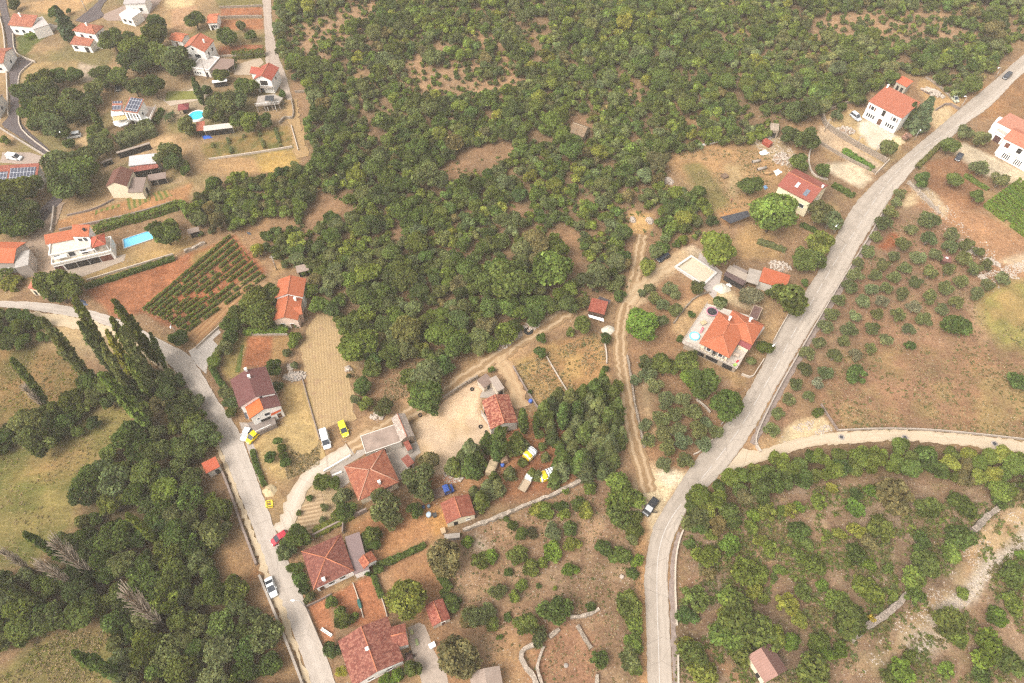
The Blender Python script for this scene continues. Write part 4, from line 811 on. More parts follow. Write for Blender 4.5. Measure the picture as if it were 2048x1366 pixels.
for it in [(1405,765,32,'deep green'),(1330,735,26,'mid green'),(1372,724,25,'mid green'),(1379,757,20,'bright green'),(1501,370,24,'mid green'),(1439,501,43,'fresh green'),(1644,488,27,'mid green'),(1608,516,26,'mid green'),(1632,520,22,'mid green'),(1581,598,37,'mid green'),(1552,585,20,'mid green'),(1778,296,19,'olive green'),(1812,271,9,'pinkish'),(1901,291,20,'mid green'),(1616,277,26,'dark green'),(1580,270,20,'dark green'),(1650,339,17,'deep green'),(1599,323,19,'mid green'),(1614,216,29,'dark green'),(1590,222,22,'dark green'),(1839,358,18,'deep green'),(1911,360,17,'mid green'),(1951,392,15,'deep green'),(1965,278,18,'grey green'),(1931,263,15,'grey green'),(2000,250,11,'deep green'),(1530,694,18,'deep green'),(1440,603,13,'deep green'),(1382,628,9,'deep green'),(1360,678,9,'deep green'),(1502,722,10,'olive green'),(1610,565,9,'deep green'),
 (25,8,12),(109,25,14,'deep green'),(137,22,6,'deep green'),(225,82,25,'dark green'),(252,82,24,'dark green'),(273,96,32,'mid green'),(299,73,28,'mid green'),(311,51,22,'dark green'),(316,109,26,'mid green'),(265,120,28,'dark green'),(290,120,24,'mid green'),(116,150,19,'deep green'),(147,150,17,'deep green'),(202,149,20,'dark green'),(237,150,22,'mid green'),(267,173,22,'olive green'),(306,174,24,'mid green'),(80,162,25,'mid green'),(51,191,28,'dark green'),(96,180,24,'dark green'),(89,215,30,'dark green'),(60,225,24,'deep green'),(145,197,25,'dark green'),(115,215,24,'mid green'),(188,180,22,'olive green'),(133,219,25,'dark green'),(205,166,17,'dark green'),(103,251,28,'olive green'),(75,245,20,'dark green'),(123,262,17,'mid green'),(150,222,24,'dark green'),(170,225,20,'mid green'),(178,200,20,'dark green'),(197,265,19,'mid green'),(203,289,24,'olive green'),(138,287,12,'deep green'),(122,330,36,'olive green'),(160,340,36,'deep green'),(142,370,34,'dark green'),(168,315,24,'olive green'),(120,362,30,'dark green'),(165,372,26,'dark green'),(7,282,10,'fresh green'),(26,379,36,'mid green'),(55,371,26,'mid green'),(17,419,30,'mid green'),(56,419,22,'olive green'),(34,450,28,'deep green'),(10,450,24,'mid green'),(60,448,20,'deep green'),(335,311,26,'olive green'),(350,305,20,'deep green'),(370,340,12,'deep green'),(391,41,19,'mid green'),(455,72,20,'deep green'),(502,72,12,'deep green'),(481,51,11,'grey green'),(352,120,30,'olive green'),(368,130,20,'mid green'),(338,118,20,'mid green'),(441,150,15,'mid green'),(504,173,19,'mid green'),(484,171,17,'deep green'),(475,202,22,'olive green'),(450,203,26,'olive green'),(426,205,17,'olive green'),(412,181,12,'deep green'),(564,188,9,'deep green'),(420,225,16,'olive green'),(440,232,14,'mid green'),(373,251,21,'olive green'),(388,258,12,'olive green'),(501,243,22,'fresh green'),(481,241,19,'mid green'),(526,241,17,'mid green'),(345,320,22,'dark green'),(362,330,14,'olive green'),(328,465,32,'mid green'),(345,450,20,'mid green'),(300,455,10,'deep green'),(110,568,34,'mid green'),(140,575,30,'mid green'),(120,590,24,'deep green'),(518,600,32,'mid green'),(540,590,24,'mid green'),(492,612,26,'mid green'),(515,632,32,'mid green'),(480,630,24,'mid green'),(463,650,20,'deep green'),(460,673,18,'deep green'),(357,675,18,'deep green'),(427,723,14,'fresh green'),(450,696,16,'grey green'),(590,675,14,'fresh green'),(587,690,10,'fresh green'),(550,735,17,'deep green'),(556,771,10,'deep green'),(573,705,9,'grey green'),(590,730,9,'grey green'),(460,808,16,'olive green'),(452,785,14,'grey green'),(462,826,12,'mid green'),(556,881,10,'deep green'),(563,896,10,'deep green'),(571,924,12,'deep green'),(567,912,9,'deep green'),(542,914,12,'deep green'),(645,963,18,'mid green'),(669,968,14,'deep green'),(686,992,20,'grey green'),(691,1018,20,'deep green'),(676,1030,14,'mid green'),(599,1074,26,'deep green'),(580,1085,18,'mid green'),(575,1107,20,'olive green'),(590,1140,17,'deep green'),(600,1160,17,'deep green'),(608,1180,14,'deep green'),(620,1195,12,'olive green'),(743,1070,20,'mid green'),(735,1090,14,'deep green'),(752,1088,12,'deep green'),(755,1137,13,'deep green'),(736,1147,8,'deep green'),(663,1205,13,'deep green'),(680,1225,14,'mid green'),(684,1245,18,'mid green'),(700,1240,10,'mid green'),(712,1232,9,'bright green'),(663,1299,18,'dark green'),(683,1345,11,'yellow'),(902,1208,17,'deep green'),(888,1185,8,'deep green'),(825,1343,20,'mid green'),(795,1352,16,'bright green'),(770,1360,14,'bright green'),(619,996,7,'deep green'),(598,1025,6,'mid green'),(648,1015,9,'grey green'),(644,1040,7,'grey green'),(645,962,9,'mid green')]: gtree(*it[:3], it[3] if len(it) > 3 else None)
for it in [(1453,812,36,'fresh green'),(1547,428,46,'fresh green'),(1282,648,36,'bright green'),(813,1200,42,'yellowish green'),(889,1116,37,'brownish green'),(916,1314,44,'brownish green'),(950,1236,24,'olive green'),(838,955,40,'olive green'),(857,922,22,'brownish green'),(845,985,22,'olive green'),(768,1010,38,'olive green'),(785,1040,22,'grey green'),(829,1020,18,'deep green'),(770,1033,18,'mid green'),(851,790,36,'deep green'),(865,820,18,'deep green'),(744,737,20,'mid green'),(725,771,20,'deep green'),(732,809,18,'mid green'),(769,816,20,'olive green'),(817,754,20,'mid green'),(862,749,20,'mid green'),(830,772,18,'mid green'),(710,800,11,'grey green'),(698,752,7,'grey green'),(1503,592,22,'silvery green'),(1083,676,12,'deep green'),(1081,704,13,'deep green'),(1165,650,20,'mid green'),(1140,664,11,'mid green'),(1211,676,13,'deep green'),(1211,737,8,'deep green'),(983,740,8,'deep green'),(1060,783,6,'deep green'),(1215,612,0,'mid green')][:-1]:
    gtree(it[0], it[1], it[2], it[3], 'loose' if it[3] in ('grey green', 'olive green') else 'round' if it[2] >= 20 else 'loose')
# grove of conifers and cypresses in the middle
def gcon(x, y, r, w): plant('grove_tree', rv.choice(['oak', 'conifer']), x, y, r, w or rv.choice(['grey green', 'olive green', 'deep green', 'bluish green']), 'grove tree', 'tree', 'trees of the dark grove beside the cart track') if False else conif(x, y, r, w)
def conif(x, y, r, w):
    Rm = r / pxm(x, y); Rm *= 1.12; hgt = Rm * 3.3; p = P(x, y, hgt * .42)
    e = empty('conifer', (p.x, p.y, 0), rv.uniform(0, 6.28)); tag(e, None, 'conifer', 'conifers of the dark grove')
    o = link('crown', rv.choice(CR['conifer']), None, e, (0, 0, hgt * .05)); k = hgt; o.scale = (k * 1.25, k * 1.25, k); w = w or rv.choice(['grey green', 'olive green', 'dark green', 'deep green', 'olive green', 'mid green']); o.color = tone(w)
    t = link('trunk', TRP, None, e); t.scale = (hgt * 1.6, hgt * 1.6, hgt * .95); VEG.append((e, w, 'conical conifer', x, y))
many(ZZ(900, 720, 5.851), [(780,970,110),(1200,910,75),(1390,890,75),(1580,860,105),(1550,1180,120),(1850,1020,120),(1850,700,120),(1680,400,130),(1540,450,120),(1400,500,120),(1260,470,110),(1100,620,110),(1900,880,90),(1800,330,100),(1330,1180,100),(240,1240,110),(60,1240,90),(440,960,90),(1600,1310,100),(1720,600,120),(1480,620,110),(1180,560,100),(1760,1150,100),(1950,560,90),(1900,400,90)], conif)
many(ZZ(1100, 760, 5.115), [(300,840,100),(580,760,110),(120,940,80),(520,680,90),(720,560,70),(340,560,70),(450,480,90),(700,640,70),(640,820,80),(50,1010,70),(420,750,70),(660,480,80),(540,560,90)], conif)
many(ZZ(660, 880, 5.851), [(1650,150,130,'grey green'),(1560,250,90),(1420,310,80),(1770,700,95),(1850,560,90),(1920,430,60),(1690,600,60),(1960,560,90)], conif)
many(ZZ(900, 720, 5.851), [(1480,760,90),(1640,700,90),(1700,950,90),(1440,1050,90),(1300,1060,70),(1180,780,70),(1620,520,100),(1740,470,100),(1350,620,90),(1900,1150,90),(1780,1300,80),(960,1330,60),(700,1320,70),(330,1180,90),(140,1150,80),(1030,1350,55),(1250,1300,70),(870,1000,60),(1120,1130,50)], conif)
many(ZZ(900, 720, 5.851), [(1050,880,60),(1260,980,70),(1080,1010,55),(1950,720,90),(1960,300,80),(1380,1200,80),(850,1200,60),(600,800,80)], lambda x, y, r, w: gtree(x, y, r, 'mid green', 'oak'))
for top, base in [((1045, 818), (1048, 866)), ((998, 855), (1001, 918)), ((992, 878), (993, 925)), ((1127, 806), (1124, 858)), ((1074, 835), (1071, 866)), ((1206, 738), (1203, 778))]:
    tall('cypress', 'cypress', top, base, 'deep green', 'slim cypress', 'cypress', 'cypresses', maxh=16)
tall('cypress', 'cypress', (385, 155), (407, 210), 'dark green', 'tall pointed cypress', 'cypress', 'cypresses', maxh=16, wk=1.2)
tall('cypress', 'cypress', (178, 205), (205, 262), 'dark green', 'tall pointed cypress', 'cypress', 'cypresses', maxh=16, wk=1.2)
conif(1843, 236, 19, 'bluish green'); conif(1817, 232, 13, 'dark green'); conif(1849, 218, 12, 'bluish green'); conif(133, 53, 17, 'bluish green')
# poplars by the left meadows, some of them dead
for top, base, w in [((26, 720), (101, 818), 'mid green'), ((88, 642), (194, 778), 'olive green'), ((152, 602), (224, 736), 'mid green'), ((160, 648), (232, 752), 'olive green'), ((215, 664), (268, 760), 'yellowish green'), ((225, 640), (302, 758), 'mid green'), ((230, 604), (318, 730), 'mid green'), ((301, 668), (334, 742), 'mid green'), ((205, 750), (307, 864), 'fresh green'), ((253, 712), (304, 800), 'mid green'), ((246, 660), (306, 772), 'olive green'), ((206, 690), (262, 790), 'olive green'), ((52, 1068), (142, 1128), 'deep green'), ((256, 1030), (320, 1088), 'fresh green'), ((150, 1306), (252, 1358), 'deep green'), ((0, 1172), (100, 1210), 'dark green')]:
    tall('poplar', 'poplar', top, base, w, 'leafy poplar', 'poplar', 'poplars by the left meadows', wk=.8)
for i, (top, base) in enumerate([((92, 1071), (191, 1154)), ((66, 1120), (155, 1171)), ((234, 1172), (332, 1253)), ((-10, 1096), (70, 1142)), ((40, 766), (100, 824))]):
    e = tall('dead_poplar', None, top, base, 'bare grey', 'dead poplar', 'dead tree', 'dead poplars', mesh=DEAD[i % 2])
# two palms
def palm(px, py, r):
    b = P(px, py + r * .6); Rm = r / pxm(px, py); e = empty('palm_tree', b); tag(e, None, 'palm', 'palms in the walled garden')
    bm = bmesh.new(); tube(bm, [(0, 0, 0), (.05, 0, Rm * .5), (.1, .03, Rm)], [.2, .17, .16], 7); bm_link('trunk', bm, BARK, e)
    bm = bmesh.new(); rd = random.Random(int(px))
    for k in range(26):
        a = rd.uniform(0, 6.28); el = rd.uniform(-.1, 1.2); L = Rm * rd.uniform(.85, 1.1); dv = Vector((math.cos(a), math.sin(a), 0)); sd_ = Vector((-math.sin(a), math.cos(a), 0)); pr = None
        for i in range(7):
            f = i / 6; q = Vector((.1, .03, Rm)) + dv * L * f * math.cos(el * .6) + Vector((0, 0, L * (math.sin(el) * f - .9 * f * f * (.6 + .3 * math.cos(el))))); wd = .22 * math.sin(min(1, f * 1.1 + .1) * math.pi * .95) + .02
            cur = [bm.verts.new(q + sd_ * wd - Vector((0, 0, wd * .4))), bm.verts.new(q), bm.verts.new(q - sd_ * wd - Vector((0, 0, wd * .4)))]
            if pr: bm.faces.new((pr[0], pr[1], cur[1], cur[0])); bm.faces.new((pr[1], pr[2], cur[2], cur[1]))
            pr = cur
    me = bpy.data.meshes.new('crown'); bm.to_mesh(me); bm.free(); a = me.attributes.new('tint', 'FLOAT_COLOR', 'FACE'); a.data.foreach_set('color', np.ones(len(me.polygons) * 4, np.float32))
    o = link('crown', me, LEAF, e); o.color = (.085, .115, .045, 1); VEG.append((e, 'feathery', 'palm', px, py))
palm(338, 236, 13); palm(346, 228, 9)

# ---------------------------------------------------------------- hedges and vines
def hedge(px, wid, hgt, word, label, name='hedge', cat='hedge', n=90, leaf=.2, group=None, gap=0.0, grp=None):
    pts = [P(*p) for p in px]; q, L = resamp(pts, max(2, int(sum((b - a).length for a, b in zip(pts, pts[1:])) / .5) + 2)); rng = np.random.default_rng(int(px[0][0] * 7 + px[0][1])); N = int(L * n)
    if N < 4: N = 4
    i = rng.uniform(0, len(q) - 1.001, N); Q = np.array([[p.x, p.y] for p in q]); a = Q[i.astype(int)]; b = Q[i.astype(int) + 1]; pp = a + (b - a) * (i % 1)[:, None]
    t = (b - a); t /= np.linalg.norm(t, axis=1)[:, None] + 1e-9; nn = np.stack([-t[:, 1], t[:, 0]], 1); ang = rng.uniform(0, math.pi, N); lm = .75 + .5 * vnoise(i * .5, ang * 2, 1.0, int(px[0][0]))
    ca, sa = np.cos(ang), np.sin(ang); m = np.maximum(np.abs(ca), sa) ; off = ca / m * wid / 2 * lm; hz = sa / m * hgt * lm * rng.uniform(.85, 1.05, N)
    c = np.stack([pp[:, 0] + nn[:, 0] * off, pp[:, 1] + nn[:, 1] * off, np.maximum(hz, .05)], 1); nr = np.stack([nn[:, 0] * ca, nn[:, 1] * ca, sa + .2], 1) + rng.normal(size=(N, 3)) * .5; nr /= np.linalg.norm(nr, axis=1)[:, None]
    if gap:
        k = vnoise(i * .5 / 1.2, i * 0 + px[0][1], 1.0, 5) > gap; c, nr = c[k], nr[k]; N = len(c)
        if N < 3: return None
    lf = np.clip(leaf * rng.uniform(.6, 1.3, N), .05, .6)
    org = np.array([q[0].x, q[0].y, 0]); o = link(name, leaf_mesh(name, c - org, nr, lf, tints(rng, N, .22), rng), None, None, tuple(org)); o.color = tone(word, .05)
    if label: tag(o, label, cat, grp)
    return o
hedge([(191, 465), (240, 450), (300, 434), (355, 417)], 2.2, 2.2, 'fresh green', 'clipped green hedge along the terrace path above the blue pool')
hedge([(330, 423), (367, 410)], 2.0, 2.0, 'fresh green', 'bright clipped hedge run ending left of the pale garden shed roof')
hedge([(367, 411), (381, 437)], 2.0, 2.0, 'fresh green', 'short clipped hedge turning the corner towards the open shed')
hedge([(171, 576), (230, 558), (290, 538), (350, 519)], 1.3, 1.3, 'deep green', 'low dark hedge along the upper edge of the red ploughed field')
hedge([(489, 667), (530, 664), (578, 664)], 1.6, 1.6, 'bright green', 'bright green hedge across the foot of the double orange-roofed house')
hedge([(505, 650), (545, 650), (600, 650)], 1.8, 2.0, 'deep green', 'dark shaggy hedge just under the double orange-roofed house')
hedge([(430, 725), (440, 705), (452, 690)], 1.6, 1.5, 'fresh green', 'leafy hedge beside the concrete driveway bridge')
hedge([(425, 738), (440, 765), (455, 785)], 1.2, 1.3, 'deep green', 'narrow hedge on the roadside bank left of the maroon roof')
hedge([(506, 902), (514, 935), (530, 972)], .9, .8, 'deep green', 'row of low bushes between the village road and the dry lawn')
hedge([(1686, 303), (1715, 322), (1745, 341)], 1.6, 1.3, 'bright green', 'green vine hedge on the wall below the rubble forecourt')
hedge([(1832, 338), (1855, 315), (1880, 291)], 1.3, 1.3, 'olive green', 'clipped roadside hedge beside the parked dark saloon')
hedge([(1928, 353), (1950, 366), (1975, 380)], 1.2, 1.0, 'fresh green', 'low leafy hedge between the red garden plot and the right villa yard')
hedge([(1665, 372), (1690, 386), (1706, 396)], 1.5, 1.3, 'deep green', 'dark hedge running from the skylight house to the main road')
hedge([(755, 1133), (784, 1123), (820, 1106), (850, 1091)], 1.1, 1.2, 'deep green', 'thin dark hedge crossing between the two dry gardens')
hedge([(747, 1150), (755, 1172), (764, 1196)], .9, 1.0, 'deep green', 'thin hedge along the right edge of the red soil garden')
hedge([(880, 1150), (890, 1165), (901, 1182)], 1.4, 1.3, 'deep green', 'short dark hedge above the small mottled tile shed')
hedge([(467, 116), (500, 114), (531, 111)], 2.4, 2.4, 'mid green', 'tall hedge between the carport and the grey lane')
hedge([(463, 138), (468, 128)], 3, 2.0, 'mid green', 'hedge block at the right end of the carport roof')
hedge([(238, 292), (260, 283), (285, 272), (312, 262)], 5.2, 3.2, 'grey green', 'huge rounded grey-green hedge under the solar panel house', n=420, leaf=.22)
hedge([(629, 1068), (665, 1050), (706, 1030)], 1.9, 1.2, 'yellowish green', 'yellowish hedge along the wall above the big hipped roof', n=220)
hedge([(55, 78), (75, 70), (98, 67)], 3, 1.4, 'bright green', 'bright bushy hedge in front of the corner house terrace', n=140)
hedge([(8, 550), (30, 556)], 5, 2.2, 'mid green', 'leafy vine pergola in front of the left edge orange roof', name='pergola_vine', cat='vine', n=240)
hedge([(14, 570), (45, 572)], 4, 2.0, 'yellowish green', 'yellowish leafy arbour beside the small red shed', name='pergola_vine', cat='vine', n=200)
hedge([(312, 250), (325, 222)], 1.5, 1.6, 'fresh green', 'green creeper hedge right of the solar panel house terrace')
hedge([(1515, 484), (1545, 494), (1570, 502)], 1.6, 1.0, 'grey green', 'grey-green row of garden bushes above the orange-roofed outbuilding')
hedge([(1600, 450), (1625, 462), (1640, 470)], 1.3, 1.0, 'deep green', 'dark row of bushes beside the garden steps under the skylight house')
POSTM = plain('vineyard_post', A(196, 176, 152), .9, .2)
def vinerow(a, b, word, label, group, gap=.25, h=1.15, wd=.5, n=60):
    o = hedge([a, b], wd, h, word, None, name='vine_row', n=n, leaf=.15, gap=gap)
    if o is None: return
    A0, B0 = P(*a), P(*b); e = empty('vine_row', A0); tag(e, label, 'vine row', group); o.name = 'vines'; o.parent = e; o.location = (0, 0, 0)
    bm = bmesh.new(); L = (B0 - A0).length; k = max(2, int(L / 5)); dv = (B0 - A0) / k
    for i in range(k + 1): p = dv * i; tube(bm, [(p.x, p.y, 0), (p.x, p.y, h + .25)], .04, 5)
    w_ = bm_link('posts', bm, POSTM, e)
ords = ['first', 'second', 'third', 'fourth', 'fifth', 'sixth', 'seventh', 'eighth', 'ninth', 'tenth', 'eleventh', 'twelfth', 'thirteenth']
for i in range(10):
    f = i / 9; a = (288 + 86 * f, 622 + 42 * f); b = (462 + 68 * f, 474 + 80 * f)
    vinerow(a, b, 'fresh green', f'vine row on red soil, {ords[i]} counted from the ploughed red field', 'vine rows on the red field', .16 if i < 3 else .3)
for i in range(11):
    f = i / 10; a = (1966 + 68 * f, 412 - 50 * f); b = (2062 + 40 * f, 484 - 55 * f)
    vinerow(a, b, 'bright green', f'lush vine row at right edge, {ords[i]} counted from the stony red bank', 'vine rows at the right edge', .12, 1.5, .62, 100)
for i in range(5):
    f = i / 4; a = (425 + 125 * f, 286 - 30 * f); b = (432 + 130 * f, 312 - 18 * f)
    vinerow(a, b, 'olive green', f'sparse row of small vines, {ords[i]} from the left, in the walled green-brown plot', 'sparse vine rows', .45, .9, .9, 50)
# weeds and dry tufts
STRIP = [(1690, 1345), (1780, 1262), (1900, 1165), (1950, 1060), (2060, 985), (2110, 1040), (1990, 1130), (1900, 1230), (1780, 1350)]
def tufts(name, poly, n, words, label, size=(.2, .55), seed=1):
    SW = wpoly(STRIP)
    rng = np.random.default_rng(seed); W = [wpoly(p) for p in poly]; Cc, Tt, Ss = [], [], []
    for w_ in W:
        xs = [q[0] for q in w_]; ys = [q[1] for q in w_]; k = int(n / len(W) * 3); X = rng.uniform(min(xs), max(xs), k); Y = rng.uniform(min(ys), max(ys), k)
        m = inpoly(X, Y, w_) & (fbm(X, Y, 7, seed) > .45) & (~inpoly(X, Y, SW) | (np.arange(len(X)) % 6 == 0)); X, Y = X[m][:n], Y[m][:n]
        for x, y in zip(X, Y):
            s = rng.uniform(*size); kk = 9; c = rng.normal(size=(kk, 3)) * s * .5; c[:, 2] = np.abs(c[:, 2]) * .7 + .05; c[:, 0] += x; c[:, 1] += y
            Cc.append(c); Ss.append(np.full(kk, s * .35)); Tt.append(tints(rng, kk, .2) * np.array(LC[words[rng.integers(len(words))]])[None])
    c = np.concatenate(Cc); nr = rng.normal(size=c.shape); nr[:, 2] += 1; nr /= np.linalg.norm(nr, axis=1)[:, None]
    tag(link(name, leaf_mesh(name, c, nr, np.concatenate(Ss), np.concatenate(Tt), rng)), label, kind='stuff')
tufts('scrub_weeds', [[(1360, 1080), (1400, 1030), (1560, 980), (2048, 950), (2048, 1366), (1350, 1366)]], 4200, ['olive green', 'brownish green', 'mid green', 'fresh green', 'brownish green'], 'low weeds and seedlings between the scrubland shrubs', (.15, .7))
tufts('meadow_weeds', [[(1640, 810), (1700, 700), (1960, 690), (2048, 640), (2048, 880), (1680, 855)], [(1790, 410), (1990, 520), (1960, 700), (1640, 720), (1560, 860)]], 1500, ['olive green', 'brownish green', 'brownish green'], 'sparse weeds in the dry meadow below the olive grove', (.12, .36), 2)
tufts('plot_weeds', [[(900, 1060), (1160, 965), (1285, 1040), (1285, 1366), (1000, 1366), (880, 1130)], [(1027, 735), (1190, 665), (1216, 715), (1140, 790), (1085, 822)], [(1350, 300), (1560, 300), (1540, 400), (1440, 430)]], 500, ['olive green', 'brownish green', 'brownish green'], 'sparse weeds on the dry plots', (.12, .36), 3)
tufts('forest_undergrowth', [FOREST], 2600, ['olive green', 'brownish green', 'mid green', 'fresh green'], 'low undergrowth at the feet of the woodland trees', (.35, 1.0), 4)
tufts('meadow_grass', [[(0, 700), (120, 690), (180, 740), (90, 815), (0, 850)], [(0, 900), (150, 850), (290, 790), (200, 905), (150, 1050), (60, 1130), (0, 1150)], [(0, 1340), (100, 1265), (220, 1262), (210, 1366), (0, 1366)]], 1500, ['brownish green', 'yellowish green', 'straw', 'straw', 'straw'], 'tall dry grass tufts in the left meadows', (.1, .28), 6)
tufts('dry_grass', [[(1640, 810), (1700, 700), (1960, 690), (2048, 640), (2048, 880), (1680, 855)], [(1790, 410), (1990, 520), (1960, 700), (1640, 720), (1560, 860)], [(900, 1060), (1160, 965), (1285, 1040), (1285, 1366), (1000, 1366), (880, 1130)], [(1360, 1080), (1400, 1030), (1560, 980), (2048, 950), (2048, 1366), (1350, 1366)], [(1350, 300), (1560, 300), (1540, 400), (1440, 430)], [(1027, 735), (1190, 665), (1216, 715), (1140, 790), (1085, 822)], [(545, 860), (640, 870), (640, 930), (575, 960)], [(700, 740), (850, 722), (840, 780), (740, 825)]], 9000, ['straw', 'straw', 'brownish green'], 'bleached dry grass over the bare plots', (.1, .26), 9)
# ---------------------------------------------------------------- buildings
ORANGE = A(212, 122, 84); BRICK = A(186, 114, 92); REDT = A(192, 96, 74); MAROON = A(132, 86, 82); OLDT = A(172, 102, 82); BROWN = A(134, 90, 76)
WH = (.82, .78, .72); CREAM = (.72, .62, .45); GREYW = (.5, .45, .39); STONEW = (.5, .42, .33)
def roof_uv(bm):
    uvl = bm.loops.layers.uv.verify()
    for f in bm.faces:
        n = f.normal
        if abs(n.z) > .995: h, s = Vector((1, 0, 0)), Vector((0, 1, 0))
        else: h = Vector((-n.y, n.x, 0)).normalized(); s = n.cross(h)
        for l in f.loops: l[uvl].uv = (l.vert.co.dot(h), l.vert.co.dot(s))
class House:
    def __init__(s, name, label, cat='house', group=None):
        s.name, s.label, s.cat, s.group, s.e = name, label, cat, group, None
    def vol(s, FL, FR, BR, h, rise=0.0, kind='gable_w', roof=None, wall=WH, z0=0.0, oh=.35, th=.16, win=(), chim=(), caps=None, base=None, roofname='roof', dirt=.22, apex=None, parapet=0, openw=()):
        """one block: three roof corners as seen at eave height (front left, front right, back right)"""
        zb = h + rise if kind == 'mono' else h
        a, b, c = P(*FL, h), P(*FR, h), P(*BR, zb)
        ux = (b - a); ux.z = 0; Lx = ux.length; ux.normalize(); uy = Vector((-ux.y, ux.x, 0)); D = (c - b).dot(uy)
        if D < 0: print('NEG DEPTH', s.label, D); D = -D; uy = -uy
        rz = math.atan2(ux.y, ux.x); cen = a + ux * Lx / 2 + uy * D / 2; cen.z = 0
        # share the skew between the two corners
        if s.e is None:
            s.e = empty(s.name, cen, rz); tag(s.e, s.label, s.cat, s.group); s.cen, s.rz = cen, rz
        M = Matrix.Rotation(-s.rz, 4, 'Z') @ Matrix.Translation(cen - s.cen) @ Matrix.Rotation(rz, 4, 'Z')   # block -> house frame
        X, Y = Lx / 2, D / 2; zt = h + rise
        if kind == 'gable_w': V = [(-X, -Y, h), (X, -Y, h), (X, 0, zt), (-X, 0, zt), (X, Y, h), (-X, Y, h)]; F = [(0, 1, 2, 3), (3, 2, 4, 5)]; ridges = [(2, 3)]
        elif kind == 'gable_d': V = [(-X, -Y, h), (0, -Y, zt), (0, Y, zt), (-X, Y, h), (X, -Y, h), (X, Y, h)]; F = [(0, 1, 2, 3), (1, 4, 5, 2)]; ridges = [(1, 2)]
        elif kind == 'hip':
            r = min(X, Y)
            if X >= Y: V = [(-X, -Y, h), (X, -Y, h), (X, Y, h), (-X, Y, h), (-X + r, 0, zt), (X - r + .01, 0, zt)]; F = [(0, 1, 5, 4), (1, 2, 5), (2, 3, 4, 5), (3, 0, 4)]
            else: V = [(-X, -Y, h), (X, -Y, h), (X, Y, h), (-X, Y, h), (0, -Y + r, zt), (0, Y - r + .01, zt)]; F = [(0, 1, 4), (1, 2, 5, 4), (2, 3, 5), (3, 0, 4, 5)]
            ridges = [(4, 5), (0, 4), (1, 4 if X < Y else 5), (2, 5), (3, 5 if X < Y else 4)]
        elif kind == 'mono': V = [(-X, -Y, h), (X, -Y, h), (X, Y, zt), (-X, Y, zt)]; F = [(0, 1, 2, 3)]; ridges = []
        else: V = [(-X, -Y, h), (X, -Y, h), (X, Y, h), (-X, Y, h)]; F = [(0, 1, 2, 3)]; ridges = []
        def zr(x, y):
            if kind == 'gable_w': return zt - rise * abs(y) / Y
            if kind == 'gable_d': return zt - rise * abs(x) / X
            if kind == 'mono': return h + rise * (y + Y) / D
            return h
        bm = bmesh.new(); vs = [bm.verts.new(v) for v in V]
        for f in F: bm.faces.new([vs[i] for i in f])
        bmesh.ops.recalc_face_normals(bm, faces=bm.faces)
        for f in bm.faces:
            f.normal_update()
        if sum(f.normal.z for f in bm.faces) < 0: bmesh.ops.reverse_faces(bm, faces=bm.faces[:])
        ext = bmesh.ops.extrude_face_region(bm, geom=bm.faces[:])
        top = [g for g in ext['geom'] if isinstance(g, bmesh.types.BMVert)]
        orig = [v for v in bm.verts if v not in top]
        for v in orig: v.co.z -= th
        bmesh.ops.recalc_face_normals(bm, faces=bm.faces)
        for f in bm.faces: f.normal_update()
        roof_uv(bm)
        if caps is not None:
            for i, j in ridges:
                p, q = Vector(V[i]), Vector(V[j])
                if (q - p).length < .5: continue
                tube(bm, [p + Vector((0, 0, .02)), q + Vector((0, 0, .02))], .13, 6, mi=1)
        for v in bm.verts: v.co = M @ v.co
        me = bpy.data.meshes.new(roofname); bm.to_mesh(me); bm.free()
        r = link(roofname, me, [roof or CONC] + ([caps] if caps is not None else []), s.e)
        # walls follow the underside of the roof
        x, y = X - oh, Y - oh; ring = [(-x, -y), (0, -y), (x, -y), (x, 0), (x, y), (0, y), (-x, y), (-x, 0)]
        bm = bmesh.new(); lo = [bm.verts.new((*p, z0)) for p in ring]; hi = [bm.verts.new((*p, zr(*p) - th - .004)) for p in ring]
        for i in range(8): j = (i + 1) % 8; bm.faces.new((lo[i], lo[j], hi[j], hi[i]))
        if parapet: 
            for (x0, x1, y0, y1) in ((-X, X, -Y, -Y + .2), (-X, X, Y - .2, Y), (-X, -X + .2, -Y + .2, Y - .2), (X - .2, X, -Y + .2, Y - .2)): box(bm, x0, x1, y0, y1, h + .003, h + parapet)
        for v in bm.verts: v.co = M @ v.co
        wm = wallm(wall, dirt) if isinstance(wall, tuple) else wall
        wo_ = bm_link('wall', bm, wm, s.e)
        # openings: (side, position 0..1, sill height, width, height, kind)
        sides = {'F': ((-x, -y), (x, -y), (0, -1)), 'R': ((x, -y), (x, y), (1, 0)), 'B': ((x, y), (-x, y), (0, 1)), 'L': ((-x, y), (-x, -y), (-1, 0))}
